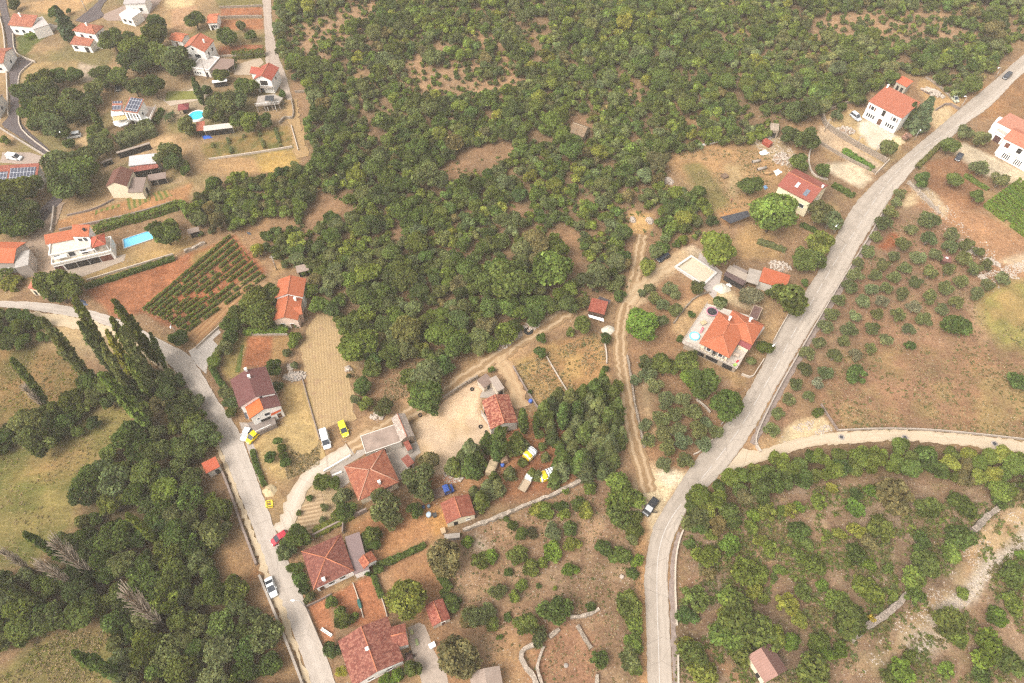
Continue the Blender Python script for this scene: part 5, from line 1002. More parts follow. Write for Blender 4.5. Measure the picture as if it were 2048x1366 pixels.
        for wd in win:
            sd_, u, zs_, ww, hh = wd[:5]; kd = wd[5] if len(wd) > 5 else 'window'
            p0, p1, nn = sides[sd_]; px = p0[0] + (p1[0] - p0[0]) * u; py = p0[1] + (p1[1] - p0[1]) * u
            ang = math.atan2(p1[1] - p0[1], p1[0] - p0[0]); W = M @ Matrix.Translation((px, py, z0 + zs_)) @ Matrix.Rotation(ang, 4, 'Z')
            bm = bmesh.new(); pn = {'window': 'window', 'door': 'door', 'garage': 'garage_door', 'hole': 'doorway', 'slit': 'window', 'brown': 'door'}[kd]
            if kd in ('window', 'slit'):
                fw = .07 if kd == 'window' else .03
                box(bm, -ww / 2 - fw, -ww / 2, -.05, .0, 0, hh, W); box(bm, ww / 2, ww / 2 + fw, -.05, 0, 0, hh, W); box(bm, -ww / 2 - fw, ww / 2 + fw, -.05, 0, hh, hh + fw, W); box(bm, -ww / 2 - fw - .05, ww / 2 + fw + .05, -.12, 0, -fw, 0, W)
                fo = bm_link('window', bm, WHITE, s.e)
                bm = bmesh.new(); box(bm, -ww / 2, ww / 2, -.025, .0, 0, hh, W); bm_link('pane', bm, GLASS, fo)
                if len(wd) > 6 and wd[6]:
                    for k in (-1, 1):
                        bm = bmesh.new(); box(bm, k * (ww * .98) - ww * .24, k * (ww * .98) + ww * .24, -.06, -.003, -.02, hh + .02, W); bm_link('shutter', bm, wd[6], fo)
            else:
                m = {'door': WOOD, 'garage': plain('maroon_door', (.09, .04, .035), .7), 'hole': DARKM, 'brown': plain('rust_brown_door', (.15, .06, .04), .7)}[kd]
                box(bm, -ww / 2, ww / 2, -.04, 0, 0.003, hh, W); dr = bm_link(pn, bm, m, s.e)
                if kd != 'hole':
                    bm = bmesh.new(); box(bm, -ww / 2 - .08, -ww / 2, -.07, 0, 0.003, hh + .08, W); box(bm, ww / 2, ww / 2 + .08, -.07, 0, 0.003, hh + .08, W); box(bm, -ww / 2, ww / 2, -.07, 0, hh, hh + .08, W); bm_link('frame', bm, WHITE, dr)
        for ch in chim:
            u, v = ch[:2]; hh = ch[2] if len(ch) > 2 else 1.1; cm = ch[3] if len(ch) > 3 else plain('white_plaster', WH, .9)
            px, py = (u - .5) * Lx, (v - .5) * D
            zz = zr(px, py) if kind != 'hip' else h + rise * min(1, (min(X - abs(px), Y - abs(py))) / min(X, Y))
            W = M @ Matrix.Translation((px, py, zz)); bm = bmesh.new(); box(bm, -.25, .25, -.25, .25, -.4, hh, W); box(bm, -.34, .34, -.34, .34, hh + .003, hh + .12, W); box(bm, -.2, .2, -.2, .2, hh + .12, hh + .3, W); bm_link('chimney', bm, cm, r)
        s.last = (M, X, Y, h, rise, zr, r); return s
    def roofpatch(s, u0, u1, v0, v1, m, name, off=.08, parts=None):
        """a flat thing lying on the last roof, in fractions of its width and depth"""
        M, X, Y, h, rise, zr, r = s.last; bm = bmesh.new(); uvl = bm.loops.layers.uv.new('UVMap')
        cs = [((u - .5) * 2 * X, (v - .5) * 2 * Y) for u, v in ((u0, v0), (u1, v0), (u1, v1), (u0, v1))]
        t = [bm.verts.new(M @ Vector((x, y, zr(x, y) + off))) for x, y in cs]; b = [bm.verts.new(M @ Vector((x, y, zr(x, y) + .01))) for x, y in cs]
        f = bm.faces.new(t)
        for l, (x, y) in zip(f.loops, cs): l[uvl].uv = (x, y)
        for i in range(4): bm.faces.new((t[i], b[i], b[(i + 1) % 4], t[(i + 1) % 4]))
        return bm_link(name, bm, m, r)
    def slab(s, pts, z, th, m, name='terrace', rail=None):
        """a flat slab (terrace, canopy) outlined by photo pixels seen at its height"""
        Q = [P(*p, z) for p in pts]
        if s.e is None:
            cen = sum(Q, Vector()) / len(Q); cen.z = 0; s.e = empty(s.name, cen); tag(s.e, s.label, s.cat, s.group); s.cen, s.rz = cen, 0
        L = [Matrix.Rotation(-s.rz, 4, 'Z') @ (q - s.cen) for q in Q]; bm = bmesh.new(); t = [bm.verts.new(p) for p in L]; b = [bm.verts.new(p - Vector((0, 0, th))) for p in L]
        bm.faces.new(t); bm.faces.new(b[::-1]); n = len(L)
        for i in range(n): bm.faces.new((t[i], b[i], b[(i + 1) % n], t[(i + 1) % n]))
        bmesh.ops.recalc_face_normals(bm, faces=bm.faces)
        for f in bm.faces: f.normal_update()
        roof_uv(bm); me = bpy.data.meshes.new(name); bm.to_mesh(me); bm.free(); o = link(name, me, m, s.e)
        if rail:
            bm = bmesh.new(); idx, hh, rm = rail
            for i, j in idx:
                p, q = L[i], L[j]; ln = (q - p).length; W = Matrix.Translation(p) @ Matrix.Rotation(math.atan2((q - p).y, (q - p).x), 4, 'Z')
                box(bm, 0, ln, -.05, .05, hh - .08, hh, W); k = max(2, int(ln / .9))
                for a in range(k + 1): box(bm, ln * a / k - .04, ln * a / k + .04, -.04, .04, .003, hh - .08, W)
            bm_link('railing', bm, rm, o)
        return o
    def posts(s, pts, z, m, r=.09):
        for p in pts:
            q = Matrix.Rotation(-s.rz, 4, 'Z') @ (P(*p, z) - s.cen); bm = bmesh.new(); box(bm, q.x - r, q.x + r, q.y - r, q.y + r, 0, z - .002); bm_link('post', bm, m, s.e)
T_OR = tile(ORANGE, .15, None, .34, .5, .38); T_BR = tile(BRICK, .45, A(238, 160, 122)); T_RED = tile(REDT, .3, A(232, 130, 100)); T_MAR = tile(MAROON, .1, None, .5, .5, .18)
T_OLD = tile(OLDT, .75, A(244, 158, 120)); T_OLD2 = tile(A(168, 94, 78), .3, A(224, 146, 116)); T_BRN = tile(BROWN, .2); CAPO = plain('ridge_tiles', A(226, 142, 106), .8, .2, 3); CAPP = plain('ridge_tiles', A(222, 168, 140), .8, .2, 3)
def solarm():
    t = NT('solar_cells'); sp = t.n('SeparateXYZ', {0: t.uv()}); fu = t.math('FRACT', t.math('DIVIDE', sp.outputs[0], 1.0)); fv = t.math('FRACT', t.math('DIVIDE', sp.outputs[1], 1.65))
    ln = t.math('MAXIMUM', t.math('LESS_THAN', fu, .07), t.math('LESS_THAN', fv, .05)); return t.finish(t.mix(ln, (.035, .038, .06), (.5, .5, .52)), .3, spec=.5)
SOLAR = solarm(); shut = plain('grey_shutter', (.22, .2, .19), .7); shutb = plain('brown_shutter', (.16, .075, .05), .7)

Hs = House('house', 'corner house with tiled left roof and white flat block, dark lane beside it')
Hs.vol((15, 50), (64, 54), (70, 30), 4.0, 1.6, 'mono', T_BR, WH, win=[('F', .2, 1, 1.2, 1.2), ('F', .5, 1, 1.2, 1.2), ('F', .8, .003, 1.0, 2.1, 'door')], chim=[(.35, .8)], caps=CAPO)
Hs.vol((66, 59), (97, 49), (92, 30), 4.0, 0, 'flat', plain('pale_roof', A(224, 212, 204)), WH, oh=.05)
Hs.slab([(99, 46), (116, 52), (97, 67), (78, 64)], .6, .6, CONC)
Hs = House('house', 'white two-storey house with brown-red hipped roof and lower tiled porch')
Hs.vol((144, 61), (190, 68), (221, 54), 6.2, 1.5, 'hip', T_BR, WH, win=[('F', .3, 3.8, 1.3, 1.2), ('F', .7, 3.8, 1.2, 1.2), ('R', .25, 4, .9, 1.2), ('R', .6, 4, .9, 1.2), ('R', .3, 1, .9, 1.2)], caps=CAPO, chim=[(.55, .45, .8)])
Hs.vol((139, 88), (180, 92), (189, 75), 3.0, .9, 'mono', T_BR, WH, oh=.3, win=[('F', .2, 1, 1.4, 1.2), ('F', .75, .003, 1.6, 2.1, 'hole')])
Hs = House('white_building', 'low building with blinding white flat roof at the top edge', 'building')
Hs.vol((238, 30), (264, 37), (297, 27), 3.4, 0, 'flat', plain('white_roof', (.82, .8, .77), .7, .05), WH, oh=.1, parapet=.25, win=[('F', .3, 1, 1.4, 1.1), ('F', .7, 1, 1.4, 1.1)])
Hs = House('house', 'pale house with stairs, cut by the top edge above the white flat roof')
Hs.vol((246, 8), (290, 6), (292, -18), 4.5, 1.2, 'mono', plain('pale_roof', A(214, 202, 196)), WH, win=[('F', .3, 1.2, 1.1, 1.2), ('F', .7, 1.2, 1.1, 1.2)])
Hs = House('cottage', 'small orange-roofed cottage with white porch between the red garden strips')
Hs.vol((413, 46), (434, 45), (433, 27), 3.2, 1.0, 'gable_w', tile(A(232, 138, 100), .2), WH, win=[('F', .35, .003, 1.0, 2.0, 'hole'), ('F', .6, .9, .8, 1.2), ('F', .82, .9, .8, 1.2)], caps=CAPO)
Hs = House('shed', 'little orange-tiled shed beside the bare pale garden', 'shed')
Hs.vol((337, 79), (364, 83), (371, 67), 2.8, .9, 'gable_w', tile(A(232, 138, 100), .2), WH, win=[('F', .5, .003, .9, 2.0, 'door')], caps=CAPO)
Hs = House('house', 'tall white house with steep two-tone gable roof and a flat white terrace')
Hs.vol((362, 99), (409, 104), (430, 80), 6.2, 2.4, 'gable_d', tile(A(216, 128, 98), .2), WH, win=[('F', .5, 6.2, .8, 1.0), ('F', .25, 3.3, 1.0, 1.4), ('F', .62, 3.3, 2.2, 1.4), ('R', .3, 3.4, 1.0, 1.3), ('R', .7, 3.4, 1.0, 1.3)], chim=[(.8, .55, .9)], caps=CAPO)
Hs.vol((383, 136), (418, 141), (436, 115), 2.9, 0, 'flat', plain('pale_roof', A(228, 216, 206)), WH, oh=.1, parapet=.35, win=[('F', .12, .8, .5, .9), ('F', .26, .8, .5, .9), ('F', .4, .8, .5, .9), ('F', .8, .003, .9, 1.9, 'hole')])
Hs = House('carport', 'carport with broad brownish flat roof right of the tall white gable house', 'carport')
Hs.slab([(421, 140), (455, 138), (468, 128), (468, 118), (436, 116)], 2.7, .15, sheet(A(170, 142, 128), .35)); Hs.posts([(423, 139), (455, 137), (466, 128), (438, 117)], 2.55, STEEL)
Hs = House('house', 'house with bright red cross-gabled roof beside the grey lane')
Hs.vol((507, 158), (543, 161), (546, 134), 5.4, 1.6, 'gable_d', tile(A(198, 104, 84), .1), WH, win=[('F', .5, 2.6, 2.6, 2.2, 'hole'), ('F', .25, .003, 1.4, 2, 'hole'), ('R', .5, 3.2, 1, 1.1)], caps=CAPO)
Hs.vol((499, 146), (525, 150), (528, 136), 5.2, 1.2, 'gable_w', tile(A(198, 104, 84), .1), WH, caps=CAPO)
Hs.slab([(521, 175), (544, 176), (544, 165), (521, 163)], 2.8, .25, CONC, rail=([(0, 1), (1, 2)], .9, plain('white_railing', WH, .8)))
Hs = House('ruin', 'unfinished concrete terrace on pillars below the bright red roof', 'ruin')
Hs.slab([(511, 212), (558, 207), (566, 196), (548, 188), (516, 192)], 2.8, .3, CONC, rail=([(0, 1)], .9, plain('white_railing', WH, .8))); Hs.posts([(513, 211), (528, 210), (543, 208), (557, 206), (563, 197), (518, 193), (547, 189)], 2.5, CONC, .18)
Hs.slab([(529, 201), (547, 201), (548, 191), (531, 191)], 4.6, .1, plain('black_canopy', (.04, .042, .045), .6), 'canopy'); Hs.posts([(530, 200), (546, 200)], 4.5, WHITE, .06)
Hs = House('house', 'white villa with solar panels on its roof, pergola and rounded balcony')
Hs.vol((246, 222), (275, 226), (284, 197), 6.0, 1.6, 'mono', T_BR, WH, win=[('F', .2, 3.2, 1.0, 1.9, 'hole'), ('F', .5, 3.2, 1.0, 1.9, 'hole'), ('F', .8, 3.2, 1, 1.9, 'hole'), ('R', .4, 3.5, .8, 1.1), ('F', .2, .2, 1.0, 1.8, 'hole'), ('F', .5, .9, .8, 1), ('F', .75, .9, .8, 1)]); Hs.roofpatch(.08, .95, .05, .97, SOLAR, 'solar_panel')
Hs.vol((223, 222), (244, 221), (247, 201), 6.0, 1.4, 'mono', T_BR, WH); Hs.roofpatch(.04, .92, .1, .52, SOLAR, 'solar_panel'); Hs.roofpatch(.04, .96, .74, .96, SOLAR, 'solar_panel')
Hs.slab([(222, 232), (248, 229), (246, 219), (222, 221)], 5.0, .2, WHITE, 'canopy'); Hs.slab([(228, 249), (240, 253), (254, 248), (262, 240), (300, 241), (302, 238), (282, 226), (262, 230), (224, 232)], 3.0, .3, WHITE, 'balcony', rail=([(0, 1), (1, 2), (2, 3), (3, 4)], .9, WHITE))
Hs.slab([(300, 241), (313, 214), (290, 212), (284, 230)], 2.9, .3, plain('pale_terrace', A(224, 200, 180)), 'terrace', rail=([(0, 1)], .9, WHITE))
Hs.slab([(227, 242), (254, 238), (252, 229), (225, 232)], 4.6, .06, rowm('striped_awning', A(244, 226, 180), A(226, 178, 84), .8, .5, .05, .02), 'awning')
for k in range(5): Hs.slab([(256 + 6.3 * k, 239), (258 + 6.3 * k, 239), (249 + 6.3 * k, 221), (247 + 6.3 * k, 221)], 5.2, .15, WHITE, 'pergola_beam')
Hs = House('house', 'brown-roofed house at left edge carrying a big blue solar array')
Hs.vol((-25, 366), (73, 360), (78, 326), 4.0, 1.7, 'mono', T_OLD2, WH); Hs.roofpatch(.42, .95, .06, .78, SOLAR, 'solar_panel'); Hs.roofpatch(.1, .38, .06, .6, SOLAR, 'solar_panel')
Hs = House('farmhouse', 'cream gabled farmhouse with plain brown roof above the vegetable rows')
Hs.vol((211, 373), (253, 372), (264, 340), 4.8, 1.6, 'gable_d', T_BRN, CREAM, oh=.2, win=[('L', .5, 1.5, .8, 1.0)])
Hs = House('barn', 'grey corrugated lean-to barn against the cream farmhouse', 'barn')
Hs.vol((255, 385), (285, 384), (293, 354), 3.0, .9, 'mono', sheet(A(164, 142, 130), .3), CREAM, oh=.2, win=[('R', .5, .003, 1.6, 2, 'hole')])
Hs = House('barn', 'long barn with pale sheet roof and open brown-tiled front below it', 'barn')
Hs.vol((257, 332), (312, 326), (314, 306), 4.0, .8, 'mono', sheet(A(232, 224, 222), .3), GREYW, oh=.2)
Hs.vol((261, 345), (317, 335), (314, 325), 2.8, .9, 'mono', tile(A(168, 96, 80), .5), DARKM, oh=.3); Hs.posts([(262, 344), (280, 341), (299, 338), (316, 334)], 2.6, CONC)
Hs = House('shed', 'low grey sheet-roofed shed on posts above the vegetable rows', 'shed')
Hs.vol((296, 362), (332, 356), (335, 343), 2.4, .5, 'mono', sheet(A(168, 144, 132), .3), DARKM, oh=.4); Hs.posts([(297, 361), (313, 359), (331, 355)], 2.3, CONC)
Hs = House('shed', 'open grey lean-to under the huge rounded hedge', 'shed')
Hs.vol((233, 307), (300, 287), (298, 284), 2.3, .3, 'mono', sheet(A(196, 176, 160), .3), DARKM, oh=.15); Hs.posts([(236, 305), (262, 298), (285, 291), (299, 287)], 2.2, CONC, .07)
Hs = House('shelter', 'small tarpaulin-covered wood store right of the big round oak', 'shelter')
Hs.vol((202, 327), (224, 318), (223, 315), 1.8, .3, 'mono', plain('grey_tarpaulin', A(150, 134, 124), .7), DARKM, oh=.1)
Hs = House('cabin', 'tiny orange-tiled cabin on the verge of the village road', 'cabin')
Hs.vol((412, 947), (440, 933), (432, 912), 2.8, .7, 'mono', tile(A(216, 110, 78), .1), GREYW, oh=.25, win=[('F', .7, .003, .9, 1.9, 'hole')], dirt=.2)
Hs = House('house', 'left edge house with plain orange roof and blank grey side wall')
Hs.vol((-45, 525), (27, 526), (38, 484), 4.6, 1.7, 'gable_w', tile(A(226, 124, 84), .1), A(214, 200, 188), oh=.3, win=[('F', .75, 1, 1.2, 1.2), ('F', .93, 1, 1, 1.2)])
Hs.vol((29, 536), (56, 530), (61, 499), 4.4, 0, 'flat', plain('pale_roof', A(208, 198, 188)), A(206, 192, 180), oh=.03)
Hs = House('villa', 'white stepped villa with orange roofs, terraces and garages, above the pool drive', 'villa')
Hs.vol((104, 531), (224, 503), (216, 476), 3.0, 0, 'flat', plain('villa_terrace', A(240, 224, 200)), WH, oh=.1, parapet=.5, win=[('F', .07, .003, 2.2, 2.2, 'garage'), ('F', .26, .003, 3.0, 2.2, 'hole'), ('F', .46, .003, 3.0, 2.2, 'hole'), ('F', .66, .003, 3.0, 2.2, 'hole'), ('F', .86, .003, 3.2, 2.2, 'brown')])
Hs.vol((98, 512), (182, 495), (176, 470), 5.0, 0, 'flat', plain('villa_terrace', A(246, 236, 218)), WH, oh=.1, parapet=.4, win=[('F', .15, 3.3, 1.4, 1.3), ('F', .5, 3.2, 1.6, 1.6), ('F', .8, 3.2, 1.6, 1.6)])
Hs.vol((91, 489), (148, 478), (143, 459), 5.4, 1.4, 'mono', T_OR, WH, oh=.15); Hs.vol((142, 473), (177, 473), (179, 449), 7.0, 1.6, 'mono', T_OR, WH, oh=.2, chim=[(.75, .5, .6, DARKM)], win=[('F', .35, 4.8, 1.2, 1.3), ('F', .7, 4.8, 1.0, 1.6)])
Hs.vol((184, 496), (212, 488), (214, 465), 5.8, 1.0, 'hip', tile(A(206, 104, 80), .1), WH, z0=5.0, oh=1.4, caps=CAPO); Hs.posts([(186, 494), (210, 487)], 5.7, WHITE, .12)
for q in ([(110, 519), (134, 513), (131, 507), (107, 512)], [(160, 506), (190, 499), (186, 493), (156, 500)]): Hs.slab(q, 4.2, .08, plain('white_awning', (.82, .79, .74), .8, .04), 'awning')
Hs = House('shed', 'small faded red-roofed shed with cream wall left of the walnut tree', 'shed')
Hs.vol((55, 576), (72, 580), (81, 559), 2.8, .8, 'mono', tile(A(214, 130, 104), .5), CREAM, oh=.15, win=[('F', .5, .003, .9, 1.9, 'hole')])
Hs = House('house', 'double house with two stepped orange gable roofs beside the stubble field')
Hs.vol((549, 596), (606, 594), (613, 557), 4.6, 1.6, 'gable_d', T_OR, WH, oh=.3, caps=CAPO); Hs.vol((545, 641), (596, 640), (606, 597), 3.8, 1.4, 'gable_d', T_OR, (.66, .5, .4), oh=.3, caps=CAPO, chim=[(.78, .85, .9)], win=[('F', .3, 1.0, 1.1, 1.1), ('F', .7, .003, 1.0, 2.0, 'door')])
Hs.vol((590, 631), (605, 628), (608, 604), 3.7, .9, 'gable_w', T_OR, A(226, 190, 168), oh=.2)
Hs = House('house', 'house with large maroon gable roof and stepped half-orange front roof')
Hs.vol((478, 815), (551, 786), (530, 733), 6.4, 1.5, 'gable_d', T_MAR, WH, oh=.3, chim=[(.5, .96, .8), (.52, .7, .8)], win=[('F', .62, 6.3, .7, .7), ('L', .3, 3.5, 1, 1.1), ('L', .7, 3.5, 1, 1.1)])
Hs.vol((499, 838), (562, 811), (551, 786), 5.2, 1.4, 'gable_d', T_MAR, WH, oh=.3, win=[('F', .52, 3.2, 1.2, 1.1), ('F', .2, 3.2, .6, .5), ('F', .85, .2, 1.0, 2.0, 'door'), ('F', .4, .3, 2.4, 2.2, 'hole')])
Hs.roofpatch(.0, .5, .0, 1.0, tile(A(240, 128, 72), .05, None, .34, .5, .12), 'orange_tile_half', .05)
Hs.slab([(494, 846), (510, 841), (547, 826), (552, 848), (543, 852), (513, 866)], 1.6, 1.6, CONCD, rail=([(4, 5)], .8, plain('white_railing', WH)))
Hs.slab([(542, 832), (562, 822), (561, 815), (541, 824)], 3.4, .08, plain('orange_awning', A(210, 100, 60), .8), 'awning'); Hs.slab([(484, 818), (487, 815), (497, 836), (492, 838)], 3.2, .08, plain('dark_canopy', A(100, 96, 100), .7), 'canopy')
Hs = House('house', 'bungalow with old orange hipped roof beside the concrete yard roof')
Hs.vol((688, 933), (717, 1002), (798, 961), 3.6, 2.3, 'hip', tile(A(184, 110, 84), .45, A(218, 146, 110), .4, .5, .6), CREAM, oh=.5, caps=CAPP, chim=[(.85, .58, .9)], win=[('R', .3, 1, 1.1, 1.1), ('R', .65, 1, 1.1, 1.1), ('F', .5, 1, 1.1, 1.1)])
Hs.slab([(771, 982), (786, 975), (780, 968), (767, 974)], 2.6, .1, sheet(A(190, 170, 156), .3), 'canopy')
Hs = House('garage', 'flat stained concrete roof between the bungalow and the cart track', 'garage')
Hs.vol((731, 908), (804, 883), (780, 852), 2.8, 0, 'flat', plain('stained_concrete', A(190, 166, 150), .95, .3, .35), GREYW, oh=.05, parapet=.12, win=[('F', .4, .003, 2.4, 2.1, 'garage')])
Hs = House('stone_hut', 'old hut roofed with whitish stone slabs at the yard entrance', 'hut')
Hs.vol((801, 883), (829, 872), (806, 828), 3.2, 1.2, 'gable_d', stonem(A(222, 200, 184), 2.2, .55), stonem(A(206, 178, 152)), oh=.12, th=.22, win=[('F', .6, .003, .9, 1.9, 'hole')], caps=plain('ridge_tiles', A(200, 130, 104)))
Hs = House('shed', 'narrow red-tiled lean-to joined to the stone slab hut', 'shed')
Hs.vol((815, 902), (825, 897), (818, 879), 2.2, .4, 'mono', tile(A(172, 98, 80), .4), GREYW, oh=.1)
Hs = House('shed', 'square red-tiled shed roof on the concrete patio right of the bungalow', 'shed')
Hs.vol((815, 935), (829, 925), (817, 907), 2.3, .4, 'mono', tile(A(164, 98, 82), .3), GREYW, oh=.15, win=[('F', .5, .003, .8, 1.9, 'door')])
Hs = House('barn', 'barn with mottled red tile roof on the sandy farmyard', 'barn')
Hs.vol((981, 859), (1036, 845), (1006, 791), 3.4, 1.5, 'gable_d', tile(A(172, 96, 78), .8, A(224, 156, 124)), GREYW, oh=.15, caps=CAPO, win=[('L', .3, .003, 2.0, 2.2, 'hole')])
Hs.vol((961, 822), (988, 858), (984, 848), 2.2, .3, 'mono', sheet(A(190, 168, 152), .3), GREYW, oh=.1)
Hs = House('shed', 'dark grey slab-roofed shed at the top of the sandy farmyard', 'shed')
Hs.vol((968, 776), (987, 762), (974, 745), 2.3, .4, 'mono', sheet(A(162, 136, 122), .6), STONEW, oh=.1, win=[('F', .5, .003, .8, 1.8, 'hole')])
Hs = House('shed', 'narrow pale grey shed right of the dark slab-roofed one', 'shed')
Hs.vol((995, 783), (1009, 776), (993, 750), 2.6, .3, 'mono', sheet(A(204, 184, 168), .6), STONEW, oh=.1, win=[('F', .5, .003, 1.0, 1.9, 'hole')])
Hs = House('outbuilding', 'two-tone red gabled outbuilding by the blue pickup', 'outbuilding')
Hs.vol((893, 1048), (951, 1029), (932, 990), 2.8, 1.2, 'gable_d', tile(A(170, 98, 78), .45, A(204, 128, 100)), CREAM, oh=.2, caps=CAPO, win=[('F', .75, 1.0, .8, .7), ('F', .3, .003, .9, 1.9, 'hole')])
Hs = House('shed', 'low concrete flat-roofed pen beside the long stone wall', 'shed')
Hs.vol((889, 1078), (920, 1075), (912, 1066), 1.6, 0, 'flat', CONC, CONCD, oh=.05)
Hs = House('house', 'house with large dark brick-red hipped roof beside the village road')
Hs.vol((603, 1103), (627, 1179), (710, 1146), 3.6, 2.0, 'hip', tile(A(146, 88, 76), .4, A(196, 130, 108)), WH, oh=.45, caps=CAPO, chim=[(.92, .3, .9)], win=[('R', .12, .003, 1.0, 2.0, 'door'), ('R', .4, 1.0, 1.2, 1.1), ('R', .7, 1.0, 1.2, 1.1)])
Hs.vol((708, 1149), (738, 1138), (717, 1064), 3.0, .2, 'mono', sheet(A(158, 134, 130), .3), WH, oh=.1)
Hs = House('shed', 'small two-tone tiled annex beside the big brick-red hipped roof', 'annex')
Hs.vol((726, 1140), (754, 1119), (747, 1098), 2.9, .9, 'gable_d', tile(A(180, 102, 78), .6, A(226, 146, 108)), WH, oh=.2, caps=CAPO, win=[('F', .5, .003, .9, 1.9, 'door')])
Hs = House('house', 'large bottom house with mottled cross-gabled red roof and white gable')
Hs.vol((706, 1374), (808, 1321), (772, 1234), 4.0, 1.9, 'gable_d', tile(A(156, 92, 78), .55, A(206, 142, 118)), WH, oh=.4, caps=CAPO, chim=[(.47, .5, .6)], win=[('F', .3, 1, 1.2, 1.2), ('F', .7, 1, 1.2, 1.2), ('R', .2, .003, 1.0, 2.0, 'door'), ('R', .4, 1, 1.1, 1.1)])
Hs.vol((786, 1297), (817, 1289), (807, 1247), 3.7, 1.2, 'gable_w', tile(A(164, 96, 80), .5, A(210, 142, 116)), WH, oh=.3, caps=CAPO)
Hs = House('shed', 'small mottled red tile shed between the yellowish tree and the scrub', 'shed')
Hs.vol((865, 1254), (901, 1237), (881, 1198), 2.4, .9, 'gable_d', tile(A(170, 92, 76), .6, A(216, 138, 112)), STONEW, oh=.15, caps=CAPO, win=[('F', .6, .003, .8, 1.8, 'door')])
Hs = House('outbuilding', 'grey-roofed outbuilding cut by the bottom edge', 'outbuilding')
Hs.vol((944, 1384), (1006, 1370), (987, 1334), 2.8, .8, 'gable_d', tile(A(190, 168, 152), .1, None, .5, .5, .1), GREYW, oh=.1)
Hs = House('cabin', 'lone scrubland cabin with rusty pink and dark brown roof halves', 'cabin')
Hs.vol((1530, 1366), (1575, 1340), (1538, 1287), 2.8, 1.3, 'gable_d', sheet(A(188, 142, 126), .5, rust=.12), CREAM, oh=.2, win=[('L', .7, .003, .9, 1.9, 'hole')]); Hs.roofpatch(.5, 1, 0, 1, sheet(A(140, 102, 92), .5), 'dark_sheeting', .05)
Hs = House('stone_hut', 'ruined stone hut with mossy brown roof in the wood', 'hut')
Hs.vol((1138, 264), (1167, 274), (1178, 254), 2.6, 1.8, 'gable_w', stonem(A(164, 136, 108), 1.8, .6), stonem(A(200, 176, 142)), oh=.1, th=.25, win=[('R', .5, .003, .9, 1.8, 'hole')], caps=plain('ridge_tiles', A(214, 190, 160)))
Hs = House('shed', 'red corrugated shed roof beside the rutted cart track', 'shed')
Hs.vol((1176, 621), (1209, 629), (1224, 605), 2.5, .6, 'mono', tile(A(172, 92, 74), .5, A(202, 120, 98)), wallm(A(120, 96, 84)), oh=.15, win=[('R', .5, .003, 1.4, 1.9, 'hole')])
Hs.slab([(1177, 629), (1207, 637), (1208, 643), (1178, 634)], 1.9, .1, WHITE, 'canopy'); Hs.slab([(1199, 592), (1222, 601), (1219, 607), (1196, 597)], 2.3, .08, plain('dark_sheet', (.07, .055, .055)), 'canopy')
Hs = House('house', 'large house with bright orange double hipped roof on a raised terrace')
Hs.slab([(1364, 684), (1475, 736), (1496, 700), (1530, 655), (1495, 630), (1414, 607)], 2.6, .3, plain('terrace_tiles', A(232, 216, 200), .9, .14, 1.2), 'terrace', rail=([(0, 1), (1, 2), (5, 0)], .9, plain('terrace_railing', A(206, 186, 168), .8)))
Hs.vol((1398, 686), (1459, 716), (1496, 650), 5.4, 2.0, 'hip', T_OR, CREAM, z0=2.6, oh=.6, caps=CAPO, chim=[(.42, .82, 1.3)], win=[('F', .3, .8, 1.0, 1.2, 'window', shut), ('F', .75, .8, 1.0, 1.2, 'window', shut), ('F', .52, .003, .9, 2.0, 'hole'), ('R', .4, .003, 1.0, 2.0, 'door')])
Hs.vol((1441, 659), (1505, 690), (1526, 648), 5.2, 2.0, 'hip', T_OR, CREAM, z0=2.6, oh=.5, caps=CAPO, chim=[(.6, .72, 1.3)])
Hs.vol((1475, 688), (1499, 700), (1504, 690), 4.4, .5, 'mono', tile(A(170, 92, 92), .05), CREAM, z0=2.6, oh=.3)
Hs.vol((1366, 687), (1474, 738), (1500, 690), 2.29, 0, 'flat', CONC, A(206, 186, 162), oh=.3, win=[('F', .3, .4, 2.8, 1.5, 'hole'), ('F', .55, .4, 3.2, 1.5, 'hole'), ('F', .85, .1, 2.6, 1.9, 'hole')])
Hs = House('shed', 'dark brown flat shed roof behind the bright orange double roof', 'shed')
Hs.vol((1497, 634), (1515, 641), (1528, 617), 2.4, 0, 'flat', plain('brown_felt', A(128, 98, 90), .9, .2), A(196, 172, 150), oh=.15, parapet=.1)
Hs = House('outbuilding', 'low orange-roofed outbuilding under the roadside tree', 'outbuilding')
Hs.vol((1518, 562), (1572, 579), (1586, 552), 3.2, .9, 'mono', tile(A(206, 112, 76), .1), GREYW, oh=.2, win=[('F', .55, .4, 1.1, 1.3, 'hole')])
Hs.slab([(1492, 562), (1516, 570), (1524, 542), (1499, 536)], 3.1, .2, CONC, 'flat_roof'); Hs.posts([(1493, 561), (1515, 569), (1499, 537)], 2.9, CONC)
Hs = House('shed', 'row of grey and dark sheet roofs left of the orange-roofed outbuilding', 'shed')
Hs.vol((1447, 549), (1486, 571), (1492, 561), 2.3, .3, 'mono', sheet(A(118, 96, 92), .3), DARKM, oh=.3); Hs.vol((1452, 541), (1491, 561), (1497, 549), 2.7, .4, 'mono', sheet(A(196, 178, 160), .3), GREYW, oh=.2); Hs.vol((1463, 534), (1492, 548), (1496, 542), 3.0, -.2, 'mono', sheet(A(176, 158, 146), .3), GREYW, oh=.2)
Hs = House('house', 'cream house with salmon tile roof and two skylights beside the road')
